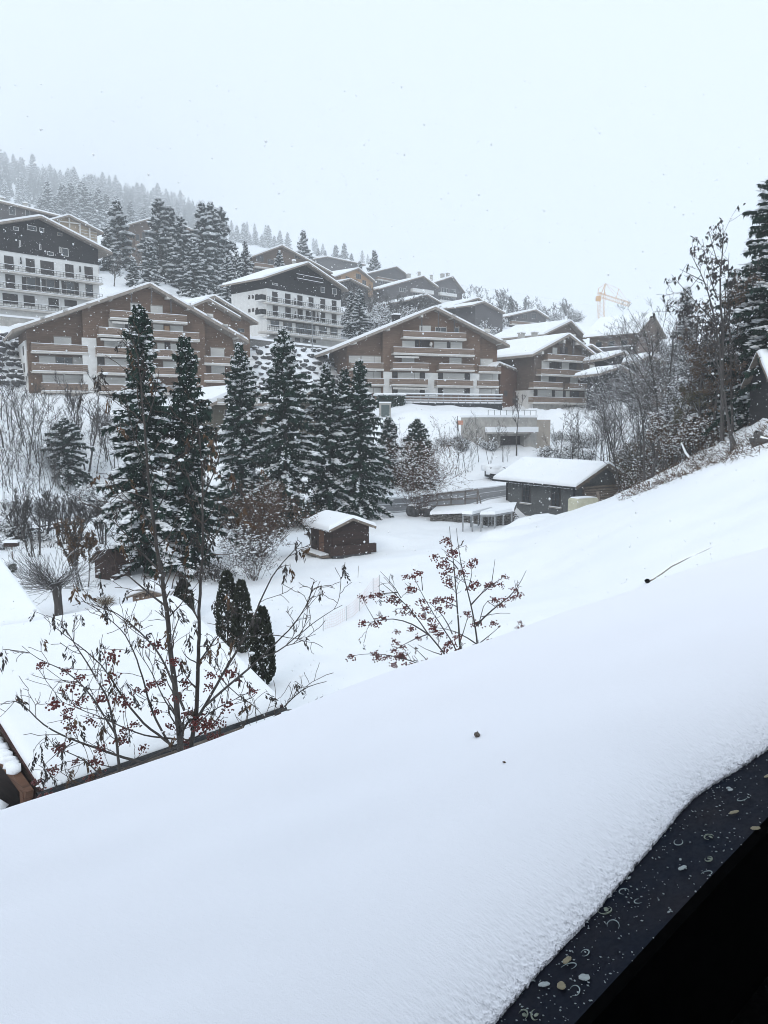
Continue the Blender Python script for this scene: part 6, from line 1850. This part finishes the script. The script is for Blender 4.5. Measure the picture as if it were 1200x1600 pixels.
# parked car nose under snow at the turning place
b = on_ground(772, 748, 60)
t = empty('snowed_car', b, .3, 'car buried under smooth snow at the turning place, only its end showing', 'car')
mb = MB(); mb.prism([(-.9, .25), (2.2, .25), (2.2, .85), (1.6, .95), (1.0, 1.4), (-.9, 1.4)][::1], -.8, .8); mb.build('body', M['dark_metal'], t)
mb = MB(); mb.blob((.6, 0, 1.0), (2.3, 1.25, .75), 0, .05); mb.blob((-.3, 0, 1.3), (1.5, 1.1, .6), 0, .05); mb.build('snow_cover', M['snow_roof'], t, True)
for x in (-.6, 1.5):
    mb = MB(); mb.tube([(x, -.85, .3), (x, -.65, .3)], .32, 12); mb.build('wheel', M['black'], t)
# safety net on the lawn
t = empty('safety_net', on_ground(565, 950, 25), 0, 'faint orange safety net on thin posts across the lawn below the hut', 'net')
O_ = t.location
pts = []
for px, pt, pb in ((505, 962, 985), (541, 947, 970), (562, 927, 955), (583, 903, 930), (593, 898, 926)):
    a = on_ground(px, pb, 20); b_ = at(px, pt, a.y); pts.append((a - O_, b_ - O_))
    mb = MB(); mb.tube([pts[-1][0] - Vector((0, 0, .3)), pts[-1][1]], .012, 5); mb.build('post', M['metal'], t)
mb = MB()
for (a, b_), (c, d) in zip(pts[:-1], pts[1:]):
    for k in range(6):
        f = k / 5; sg = Vector((0, 0, -.08 * math.sin(1.57)))
        p, q = a.lerp(b_, .1 + .85 * f), c.lerp(d, .1 + .85 * f); mb.tube([p, p.lerp(q, .5) + sg, q], .004, 3)
    for k in range(1, 12):
        f = k / 12; sg = Vector((0, 0, -.08 * math.sin(f * 3.14))); mb.tube([a.lerp(b_, .1).lerp(c.lerp(d, .1), f) + sg, a.lerp(b_, .95).lerp(c.lerp(d, .95), f) + sg], .0035, 3)
mb.build('net', M['pink_net'], t)
for px, pt, pb in ((538, 878, 895), (559, 884, 902)):
    a = on_ground(px, pb, 25); mb = MB(); mb.tube([(0, 0, -.2), (.05, 0, at(px, pt, a.y).z - a.z)], .013, 5); o = mb.build('stake', M['old_wood']); o.location = a
    tag(o, 'thin stake %s on the lawn below the hut' % ('nearer the hut' if px == 538 else 'leaning a little further right'), 'stake')

# ------------------------------------------------------------------ tower crane
Yc = 330
b = at(940, 505, Yc)
t = empty('tower_crane', b, 0, 'pale yellow tower crane rising out of the snowfall above the big roof', 'crane')
def lattice(A, B, w, n, nm, up=Vector((0, 1, 0)), th=.11):
    A, B = Vector(A), Vector(B); d = (B - A).normalized(); x = d.cross(up).normalized() * w / 2; y = x.cross(d).normalized() * w / 2
    mb = MB(); cs = [x + y, x - y, -x - y, -x + y]
    for c in cs: mb.beam(A + c, B + c, th, th)
    for i in range(n):
        p, q = A.lerp(B, i / n), A.lerp(B, (i + 1) / n)
        for k in range(4):
            c, e_ = cs[k], cs[(k + 1) % 4]; mb.beam(p + c, q + e_, th * .6, th * .6)
    return mb.build(nm, M['crane'], t)
P = lambda x, y: at(x, y, Yc) - b
lattice((0, 0, -14), P(941, 457), 2.0, 16, 'mast')
jib = lattice(P(934, 460), P(984, 476), 1.5, 16, 'jib', Vector((0, 0, 1)))
apex = P(946, 443)
mb = MB(); mb.beam(P(939, 460), apex, .25, .25); mb.beam(P(944, 461), apex, .25, .25); mb.beam(P(934, 460), P(935, 451), .22, .22); mb.build('tower_head', M['crane'], t)
mb = MB()
for q in ((967, 451), (967, 470), (984, 476), (934, 451), (935, 452)): mb.beam(apex, P(*q), .07, .07)
mb.beam(P(967, 451), P(962, 468), .16, .16); mb.beam(P(967, 451), P(984, 476), .07, .07); mb.beam(P(935, 452), P(933, 497), .1, .1); mb.build('stay', M['crane'], t)
mb = MB(); c_ = P(936, 462); mb.box(c_.x - 1.2, c_.x + .6, c_.y - .8, c_.y + .8, c_.z - 2.2, c_.z - .3); mb.build('cab', M['crane'], t)

# ------------------------------------------------------------------ garden pieces at the left
t = empty('bird_house', on_ground(20, 882, 20), .1, 'dark flat bird feeder box on a post with snow on its roof', 'bird feeder')
Hh = px_height(t.location, 20, 848)
mb = MB(); mb.tube([(0, 0, -.2), (0, 0, Hh - .2)], .04, 6); mb.build('post', M['old_wood'], t)
mb = MB(); mb.box(-.36, .36, -.2, .2, Hh - .2, Hh + .02); mb.build('tray', M['dark_plank'], t)
mb = MB(); mb.box(-.4, .4, -.24, .24, Hh + .024, Hh + .14); mb.build('snow_cap', M['snow_roof'], t)
b = on_ground(12, 893, 18)
o = bpy.data.objects.new('round_shrub', bpy.data.meshes.new('x')); bpy.data.objects.remove(o)
t = empty('round_shrub', b, 0, 'round clipped shrub with a snow dome beside the roof corner', 'shrub')
r_ = np.random.default_rng(3); C = r_.normal(size=(700, 3)); C /= np.linalg.norm(C, axis=1, keepdims=True); C *= [.42, .42, .35]; C[:, 2] += .25
mesh_obj('foliage', np_mesh('foliage', *leaf_quads(C, .12, r_)), t, [M['thuja']])
mb = MB(); mb.blob((0, 0, .5), (.46, .46, .24), 0, .08); mb.build('snow_cap', M['snow_roof'], t, True)
b = on_ground(165, 945, 18)
t = empty('grass_tuft', b, 0, 'tuft of dry ornamental grass poking out of the garden snow', 'grass tuft')
n = 160; a = r_.uniform(0, 6.28, n); D = np.stack([np.cos(a), np.sin(a), r_.uniform(.3, 1.6, n)], -1)
mesh_obj('blades', np_mesh('blades', *ribbons(np.zeros((n, 3)) + r_.normal(0, .08, (n, 3)) * [1, 1, .1], D, r_.uniform(.3, .75, n), np.full(n, .03), r_.uniform(0, 3, n), r_)), t, [M['grass']])
# little dark hut in the garden
def tiny_hut(name, label, cat, px, pyb, w, d, hw_, rise, rz, mat, sn):
    b = on_ground(px, pyb, 20)
    t = empty(name, b, rz, label, cat)
    mb = MB(); mb.prism([(-w / 2, -.2), (w / 2, -.2), (w / 2, hw_), (0, hw_ + rise), (-w / 2, hw_)], 0, d); wl = mb.build('wall', M[mat], t)
    for i in range(8):
        x0 = -w / 2 + w * i / 8; zt = hw_ + rise * (1 - abs(x0 + w / 16) / (w / 2)) - .05
        mb = MB(); mb.box(x0 + .01, x0 + w / 8 - .01, -.035, -.003, -.1, zt); mb.build('plank', M['dark_plank' if mat != 'brown' else 'rail_wood'], t)
    o_ = .22; s_ = rise / (w / 2)
    mb = MB(); mb.prism([(-w / 2 - o_, hw_ - o_ * s_), (0, hw_ + rise), (w / 2 + o_, hw_ - o_ * s_), (w / 2 + o_, hw_ - o_ * s_ + .07), (0, hw_ + rise + .07), (-w / 2 - o_, hw_ - o_ * s_ + .07)], -.25, d + .2); rf = mb.build('roof', M['old_wood' if sn else 'dark_plank'], t)
    if sn:
        mb = MB(); mb.prism([(-w / 2 - o_, hw_ - o_ * s_ + .074), (0, hw_ + rise + .074), (w / 2 + o_, hw_ - o_ * s_ + .074), (w / 2 + o_ - .06, hw_ - o_ * s_ + .2), (.1, hw_ + rise + .24), (-.1, hw_ + rise + .24), (-w / 2 - o_ + .06, hw_ - o_ * s_ + .2)], -.22, d + .17); mb.build('roof_snow', M['snow_roof'], rf, True)
tiny_hut('garden_hut', 'dark brown open garden hut behind the small fruit tree', 'hut', 163, 905, 1.35, 1.3, 1.0, .55, -.5, 'dark_plank', False)
tiny_hut('garden_shed', 'little brown plank shed with a snowy roof partly hidden by the near roof', 'shed', 234, 975, 1.35, 1.3, 1.25, .22, .1, 'brown', True)
# bank details at the right
p = [at(1065, 694, 51), at(1072, 710, 50.3), at(1084, 725, 49.6), at(1098, 735, 49), at(1110, 740, 48.7)]
c = p[2].copy()
t = empty('bent_log', c, 0, 'bent snow-topped log jutting up out of the bank', 'log')
V, F = tube_arrays([q - c for q in p], [.06, .09, .1, .11, .12], 8); mesh_obj('stem', np_mesh('stem', V, F, smooth=True), t, [M['bark']])
V, F = tube_arrays([q - c + Vector((-.02, 0, .09)) for q in p[:4]], [.05, .08, .08, .07], 7); mesh_obj('snow_cap', np_mesh('snow_cap', V, F, smooth=True), t, [M['snow_roof']])
for px, pb, h_, r0, lab in ((1146, 704, .95, .16, 'dark broken stump standing in the snow of the bank under the tall slim tree'), (1186, 692, .55, .3, 'wide dark root lump poking out of the bank near the shed')):
    b = on_ground(px, pb, 25)
    V, F = tube_arrays([(0, 0, -.3), (-.05, 0, h_ * .5), (-.14, 0, h_)], [r0 * 1.3, r0, r0 * .5], 8)
    V += np.random.default_rng(int(px)).normal(0, .035, V.shape)
    V2, F2 = blobs([(0, 0, .1)], [(r0 * 2.2, r0 * 1.6, r0 * 1.1)], .3)
    o = mesh_obj('tree_stump', np_mesh('stump', np.concatenate([V, V2]), np.concatenate([F[:, :3], F[:, [0, 2, 3]], F2 + len(V)])), None, [M['bark_snow']]); o.location = b; tag(o, lab, 'stump')
# dark tube and end lump added for the dark crease up the white slope
p = [on_ground(x, y, 14) for x, y in ((1014, 909), (1022, 905), (1034, 897), (1050, 885), (1072, 874), (1096, 863), (1116, 853))]
c = p[0].copy()
t = empty('half_buried_pipe', c, 0, 'half-buried dark pipe drawing a thin line up the white slope', 'pipe')
V, F = tube_arrays([q - c + Vector((0, 0, -.015)) for q in p], [.055, .048, .043, .038, .03, .02, .008], 8); mesh_obj('pipe', np_mesh('pipe', V, F, smooth=True), t, [M['old_wood']])
mb = MB(); mb.blob((-.06, 0, .03), (.13, .1, .1), 0, .15); mb.build('crease_end', M['black'], t)
V, F = tube_arrays([q - c + Vector((-.02, .09, -.02)) for q in p], [.08, .11, .1, .1, .09, .07, .03], 8); mesh_obj('snow_ridge', np_mesh('snow_ridge', V, F, smooth=True), t, [M['snow_roof']])

# ------------------------------------------------------------------ trees drawn stem by stem: two rowans close by, the tall leaf-clump tree
def smooth_line(P, step):
    P = np.array([tuple(p) for p in P], float)
    d = np.r_[0, np.cumsum(np.linalg.norm(np.diff(P, axis=0), axis=1))]
    n = max(4, int(d[-1] / step)); t = np.linspace(0, d[-1], n)
    Q = np.stack([np.interp(t, d, P[:, i]) for i in range(3)], 1)
    for _ in range(2):
        Q[1:-1] = (Q[:-2] + Q[1:-1] * 2 + Q[2:]) / 4
    return Q
def stem_tree(name, label, cat, Y, base, stems, seed, twig=(3.2, .55), mat='bark', twmat='twig', mint=.0035, wob=.012, crop=(0, 0, 1), sub=2):
    r = np.random.default_rng(seed)
    ox, oy, k = crop
    t = empty(name, base, 0, label, cat)
    b0 = np.array(base)
    main, tw, tipl = [], [], []
    for pts, r0, r1, dy in stems:
        P = [at(ox + x * k, oy + y * k, Y + dy + (dy * .6) * i / max(1, len(pts) - 1)) for i, (x, y) in enumerate(pts)]
        Q = smooth_line(P, .12 * Y / 10)
        Q += np.cumsum(r.normal(0, wob, Q.shape), 0) * .5
        R = np.linspace(r0, r1, len(Q))
        main.append((0, list(Q - b0), R))
        Lq = np.linalg.norm(np.diff(Q, axis=0), axis=1).sum()
        n = int(Lq * twig[0])
        for _ in range(n):
            s = r.uniform(.18, 1) ** .8; i = min(int(s * (len(Q) - 1)), len(Q) - 2)
            d = Q[i + 1] - Q[i]; d /= np.linalg.norm(d)
            v = r.normal(size=3) * [1, .7, 1]; v -= d * v.dot(d); v /= np.linalg.norm(v)
            grow(Q[i] - b0, d * .75 + v * .8 + np.array([0, 0, .2]), twig[1] * r.uniform(.35, 1.25), max(R[i] * .38, mint * 1.3), 1, sub, r, tw, .18, .2, (1, 4), .6, .8, .3, 5)
    V = branches_mesh('trunk', main, (8,), mint); mesh_obj('trunk', V, t, [M[mat]])
    c = mesh_obj('twigs', branches_mesh('twigs', tw, (5, 4, 3), mint), t, [M[twmat]])
    return t, b0, np.array([P[-1] for l, P, _ in tw]), np.array([p for l, P, _ in tw for p in P[2:]]), c
BERRY = []
for i in range(4):
    r_ = np.random.default_rng(200 + i); n = 34
    C = r_.normal(size=(n, 3)) * [.03, .03, .015]; C[:, 2] -= (C[:, 0] ** 2 + C[:, 1] ** 2) * 5
    V, F = blobs(C, np.full((n, 3), .0095), .05, 'ico', r_)
    st = [tube_arrays([(0, 0, .07), c * .5 + [0, 0, .03], c], .0016, 3) for c in C[:14]]
    o_ = len(V); Vs, Fs = [V], [F]
    me = np_mesh('berry_cluster', V, F, smooth=True); me.materials.append(M['berry'])
    BERRY.append(me)
LEAF = []
for i in range(5):
    r_ = np.random.default_rng(220 + i); n = 13
    z = -np.linspace(.01, .17, n); C = np.stack([r_.normal(0, .012, n) + .03 * np.sin(z * 12 + i), r_.normal(0, .012, n), z], -1)
    D = np.stack([r_.choice([-1, 1], n) * r_.uniform(.2, .7, n), r_.normal(0, .4, n), -np.ones(n)], -1)
    V, F = ribbons(C, D, r_.uniform(.05, .085, n), r_.uniform(.018, .032, n), r_.uniform(0, 3, n), r_)
    V2, F2 = tube_arrays([(0, 0, .03), (.004, 0, -.06), (0, .003, -.16)], .0016, 4)
    me = np_mesh('leaf', np.concatenate([V, V2]), np.concatenate([F, F2 + len(V)])); me.materials.append(M['dark_leaf' if i < 3 else 'brown_leaf']); LEAF.append(me)
def hang(t, meshes, name, loc, sc, r):
    o = bpy.data.objects.new(name, meshes[r.integers(len(meshes))]); COL.objects.link(o); o.parent = t
    o.location = loc; o.scale = (sc, sc, sc); o.rotation_euler = (r.normal(0, .25), r.normal(0, .25), r.uniform(0, 6.28))
# --- left rowan
Yr = 10
b = at(290, 1180, Yr); base = (b.x, Yr, ground(b.x, Yr) - .2)
K = lambda *p: p
c8 = (0, 840, .45)
stems = [
 ([(648, 1900), (640, 760), (632, 690), (622, 560), (600, 420), (582, 260), (556, 60), (540, -60), (520, -240), (505, -430), (493, -600), (470, -690)], .075, .006, 0),
 ([(655, 1900), (668, 740), (690, 610), (692, 450), (694, 280), (704, 60), (706, -120), (694, -330), (672, -480)], .06, .006, .25),
 ([(690, 620), (770, 490), (860, 340), (950, 140), (1060, 20)], .022, .005, .1), ([(712, 585), (900, 420), (1030, 290), (1085, 200), (1090, 150)], .018, .004, -.3),
 ([(905, 415), (960, 400), (1120, 270), (1190, 235)], .01, .003, -.4), ([(660, 740), (760, 775), (900, 690), (980, 600), (1060, 520), (1140, 500)], .02, .004, .2), ([(980, 600), (1050, 600), (1120, 545)], .01, .003, .1),
 ([(412, 1100), (410, 840), (405, 700), (380, 560), (310, 430), (230, 310)], .028, .005, -.2), ([(405, 690), (300, 520), (220, 450), (130, 420), (80, 375)], .014, .003, -.5),
 ([(560, 800), (400, 760), (250, 710), (150, 660), (70, 570), (20, 562), (5, 590)], .022, .004, -.1), ([(620, 740), (480, 640), (420, 560), (340, 440), (200, 330), (175, 310)], .02, .004, .3), ([(600, 740), (520, 600), (470, 420), (430, 330), (320, 235)], .018, .004, .5),
 ([(640, 600), (560, 420), (500, 350), (390, 260), (330, 240), (310, 270)], .018, .003, -.4), ([(590, 250), (490, 170), (400, 90), (370, 20)], .016, .003, .2), ([(570, 130), (500, 60), (420, -30), (330, -120)], .014, .003, -.3), ([(545, -40), (470, -110), (380, -200)], .012, .003, .3),
 ([(640, 720), (560, 740), (450, 800), (330, 870), (180, 890), (140, 905)], .016, .004, -.3), ([(620, 700), (500, 690), (380, 640), (270, 600), (190, 560)], .014, .003, .4), ([(640, 660), (560, 560), (530, 470), (470, 380)], .012, .003, -.2), ([(655, 700), (700, 690), (790, 590), (800, 470)], .012, .003, .3),
 ([(680, 660), (730, 600), (790, 575), (880, 530)], .01, .003, -.2), ([(692, 430), (740, 360), (790, 300), (830, 230)], .012, .003, .3), ([(695, 300), (660, 220), (640, 120), (625, 30)], .012, .003, .4), ([(704, 80), (740, 0), (790, -80), (830, -200)], .012, .003, .3), ([(706, -80), (670, -170), (640, -260)], .01, .003, -.3), ([(704, -140), (750, -230), (770, -330)], .01, .003, .2),
 ([(520, -240), (470, -330), (440, -430), (425, -520)], .01, .003, .2), ([(508, -400), (540, -480), (550, -580)], .009, .003, -.2), ([(540, -80), (590, -190), (600, -300)], .01, .003, .2),
 ([(860, 345), (960, 330), (1050, 360), (1100, 330)], .008, .003, .2), ([(770, 490), (830, 560), (890, 590)], .008, .003, .2), ([(250, 710), (180, 760), (140, 800)], .01, .003, .1), ([(450, 800), (360, 800), (270, 760)], .01, .003, .2), ([(412, 900), (330, 800), (240, 740), (150, 720)], .014, .003, -.2)]
t, b0, tp, tn, tw_ = stem_tree('rowan_tree', 'tall two-stemmed rowan with red berries and withered hanging leaves in front of the near roof', 'tree', Yr, base, stems, 31, (4.6, .5), 'bark', 'twig', .0032, .008, c8)
r_ = np.random.default_rng(7)
for x, y in ((540,370),(385,410),(280,485),(380,485),(470,530),(520,510),(730,475),(805,470),(725,515),(875,530),(620,545),(640,505),(195,580),(235,600),(230,625),(245,660),(265,575),(290,560),(410,555),(440,575),(465,645),(205,735),(180,805),(130,850),(165,895),(650,610),(690,640),(700,660),(640,710),(740,690),(760,640),(545,605),(590,655),(495,730),(345,735),(265,775),(320,830),(335,780),(140,440),(225,460),(250,515),(420,700),(430,665),(315,635),(600,430),(790,580),(355,560),(615,555),(720,650),(655,735),(685,625),(215,720),(560,505)):
    p = np.array(at(0 + x * .45, 840 + y * .45, Yr + r_.uniform(-.4, .4))) - b0
    hang(t, BERRY, 'berry_cluster', p, r_.uniform(1.2, 1.9), r_)
sel = tp[(r_.random(len(tp)) < .75)]
px_ = []
cnt = 0
for p in sel[r_.permutation(len(sel))]:
    w = p + b0; z = w[2]
    # bunches hang mostly in the outer and upper-left crown
    keep = .8 if (w[0] < -2.55 or z > 4.6) else .22
    if w[0] > -1.6: keep = .55
    if r_.random() < keep and cnt < 210:
        hang(t, LEAF, 'leaf', p, r_.uniform(.75, 1.3), r_); cnt += 1
C = tn[r_.random(len(tn)) < .022]
mesh_obj('snow_on_twigs', np_mesh('snow_on_twigs', *lumps(C + [0, 0, .01], np.stack([r_.uniform(.02, .05, len(C)), r_.uniform(.015, .03, len(C)), r_.uniform(.012, .025, len(C))], -1), r_.uniform(0, 6, len(C)), r_, 1), smooth=True), tw_, [M['snow']])
# --- rowan in the middle
Yr = 12
b = at(690, 1030, Yr); base = (b.x, Yr, ground(b.x, Yr) - .2)
c2 = (520, 820, .26667)
stems = [
 ([(760, 1500), (745, 770), (735, 650), (725, 500), (715, 330), (700, 180), (690, 90), (680, 5)], .032, .004, 0), ([(800, 1500), (850, 725), (835, 600), (810, 460), (790, 380), (760, 280), (745, 170), (730, 15)], .03, .004, .3),
 ([(750, 1500), (690, 780), (570, 650), (490, 530), (400, 430), (290, 345)], .026, .004, -.2), ([(760, 1400), (740, 760), (650, 620), (560, 480), (490, 350), (470, 290)], .022, .004, .4), ([(740, 1400), (640, 900), (570, 830), (440, 780), (330, 755), (180, 745), (105, 768)], .02, .003, -.4),
 ([(570, 650), (440, 560), (320, 540), (240, 575), (178, 578)], .013, .003, -.3), ([(840, 590), (900, 520), (1000, 450), (1080, 380), (1130, 265)], .015, .003, .2), ([(812, 465), (880, 380), (950, 330), (1010, 300)], .013, .003, -.2), ([(850, 705), (760, 640), (680, 600), (590, 605)], .012, .003, .2),
 ([(932, 335), (940, 270), (950, 198)], .007, .0025, 0), ([(380, 395), (270, 400), (178, 428)], .01, .003, .2), ([(735, 260), (720, 200), (650, 180), (600, 190)], .01, .003, .1), ([(865, 690), (930, 640), (972, 598)], .009, .003, .1), ([(525, 385), (522, 330), (515, 278)], .008, .003, 0), ([(400, 430), (340, 320), (282, 272)], .008, .003, .2),
 ([(850, 600), (890, 500), (860, 425), (930, 410), (950, 440)], .008, .003, -.2), ([(870, 540), (960, 510), (1040, 520)], .007, .003, .1), ([(700, 640), (640, 500), (560, 450)], .01, .003, -.3), ([(745, 690), (790, 580), (800, 500)], .01, .003, .2), ([(560, 640), (450, 660), (420, 720), (360, 740)], .01, .003, .2), ([(570, 830), (560, 770), (500, 745), (440, 700)], .009, .003, .2), ([(240, 555), (205, 500), (178, 450)], .006, .0025, 0), ([(730, 480), (650, 430), (590, 440)], .009, .003, .2),
 ([(790, 380), (830, 300), (815, 230)], .009, .003, .1), ([(640, 760), (560, 740), (500, 700)], .008, .003, .1)]
t, b0, tp, tn, tw_ = stem_tree('rowan_shrub', 'spreading leafless rowan with dark red berry clusters standing out against the white lawn', 'tree', Yr, base, stems, 32, (2.0, .3), 'bark', 'twig', .0032, .006, c2)
for x, y in ((665,85),(685,110),(695,155),(710,165),(600,187),(660,215),(630,235),(685,262),(650,285),(670,325),(690,350),(825,208),(805,235),(760,275),(500,283),(465,305),(425,303),(462,373),(810,360),(835,340),(908,355),(940,348),(985,348),(1005,302),(270,410),(180,428),(230,420),(335,440),(358,420),(380,450),(410,515),(430,485),(460,513),(520,450),(540,495),(600,450),(640,437),(685,430),(680,475),(625,490),(525,533),(580,555),(590,590),(598,615),(635,640),(785,520),(300,545),(260,570),(180,575),(240,580),(375,625),(365,685),(465,610),(500,660),(410,715),(360,735),(400,760),(250,755),(265,777),(315,773),(112,772),(375,770),(360,822),(452,820),(415,785),(740,740),(695,690),(730,655),(848,575),(985,470),(1003,435),(1043,428),(1070,380),(1090,408),(942,573),(920,675),(945,437),(610,805),(545,800),(668,700),(660,730)):
    p = np.array(at(520 + x * .26667, 820 + y * .26667, Yr + r_.uniform(-.3, .3))) - b0
    hang(t, BERRY, 'berry_cluster', p, r_.uniform(1.0, 1.5), r_)
cnt = 0
for p in tp[r_.permutation(len(tp))]:
    if cnt < 26 and r_.random() < .3: hang(t, LEAF, 'leaf', p, r_.uniform(.35, .6), r_); cnt += 1
b = at(813, 1010, 11)
t, b0, tp, tn, tw_ = stem_tree('rowan_shoot', 'single rowan shoot with a few berries peeping over the snowy roof edge', 'shoot', 11, (b.x, 11, ground(b.x, 11) - .2), [([(812, 1500), (811, 990), (813, 972)], .008, .003, 0), ([(811, 1000), (822, 985)], .005, .003, 0)], 33, (1.5, .15), sub=1)
for x, y in ((812, 972), (816, 978), (809, 980)): hang(t, BERRY, 'berry_cluster', np.array(at(x, y, 11)) - b0, .6, r_)
# --- tall slim tree with leaf clumps on the bank
b = at(1128, 668, 48); base = (b.x, 48, ground(b.x, 48) - .3)
stems = [([(1128, 690), (1129, 600), (1128, 520), (1125, 440), (1130, 390), (1128, 352)], .14, .015, 0), ([(1129, 640), (1124, 560), (1112, 480), (1095, 430), (1075, 395)], .09, .012, -.6), ([(1145, 690), (1142, 600), (1140, 520), (1136, 450), (1138, 395)], .09, .012, .8),
 ([(1118, 505), (1085, 470), (1060, 445), (1048, 430)], .04, .01, -.4), ([(1122, 470), (1105, 420), (1098, 375)], .04, .01, .3), ([(1100, 440), (1080, 430), (1062, 420)], .03, .01, .4), ([(1126, 420), (1112, 385), (1108, 362)], .03, .01, -.3), ([(1110, 490), (1080, 500), (1056, 490), (1045, 475)], .035, .01, .3), ([(1136, 470), (1150, 440), (1152, 420)], .03, .01, .2), ([(1095, 430), (1078, 450), (1058, 470)], .02, .008, .3), ([(1124, 545), (1090, 530), (1060, 540), (1046, 520)], .035, .01, -.5), ([(1124, 530), (1140, 500), (1150, 480)], .03, .01, .4)]
t, b0, tp, tn, tw_ = stem_tree('slim_tree', 'tall slim tree with dark withered leaf clumps hanging against the sky', 'tree', 48, base, stems, 34, (1.5, 1.5), 'bark', 'twig', .011, .03)
C = tp[r_.random(len(tp)) < .62]; C = np.repeat(C, 5, 0) + r_.normal(0, .09, (len(C) * 5, 3)) - [0, 0, .08]
mesh_obj('leaves', np_mesh('leaves', *leaf_quads(C, .24, r_, 1.2)), tw_, [M['dark_leaf']])

# ------------------------------------------------------------------ falling snow
r_ = np.random.default_rng(77)
n = 30000
Yv = 5.5 + 34 * r_.random(n) ** .75
C = np.stack([r_.uniform(-.62, .62, n) * Yv, Yv, CAMZ + r_.uniform(-.42, .42, n) * Yv], -1)
zg = np.array([ground(x, y) for x, y, _ in C]); C = C[C[:, 2] > np.maximum(zg + .2, 0)]
s = np.clip(r_.lognormal(-5.12, .45, len(C)), .002, .015)
V, F = blobs(C, np.stack([s, s, s], -1), .35, 'oct', r_)
m_, nt_, b_ = nodes_mat('snowflake', .9); b_.inputs['Base Color'].default_value = (.93, .94, .95, 1)
tag(mesh_obj('falling_snow', np_mesh('falling_snow', V, F), None, [m_]), 'fine snowflakes drifting down through the air', 'falling snow', kind='stuff')
# pieces too small to pick apart stay joined: joined small parts are stuff
import re as _re
for o in bpy.data.objects:
    if o.parent and _re.match(r'(snow_on_|twigs|leaves|foliage|blades|shoots|crown|overhanging_snow|berry_cluster|beam_snow|leaf)', o.name): o['kind'] = 'stuff'
# ------------------------------------------------------------------ haze
HZ = .00067
hm = bpy.data.materials.new('haze_air')
hm.use_nodes = True
hn = hm.node_tree
hn.nodes.clear()
ho = hn.nodes.new('ShaderNodeOutputMaterial')
hv = hn.nodes.new('ShaderNodeVolumePrincipled')
hv.inputs['Color'].default_value = (.97, .985, 1, 1)
hv.inputs['Density'].default_value = HZ
hn.links.new(hv.outputs[0], ho.inputs['Volume'])
mb = MB()
zlo = float(ZZ.min()) - 1
mb.box(GX[0] - 5, GX[-1] + 5, GY[0] - 5, GY[-1] + 5, zlo, float(ZZ.max()) + 45)
tag(mb.build('haze', hm), 'pale snowy air', 'haze', kind='stuff')
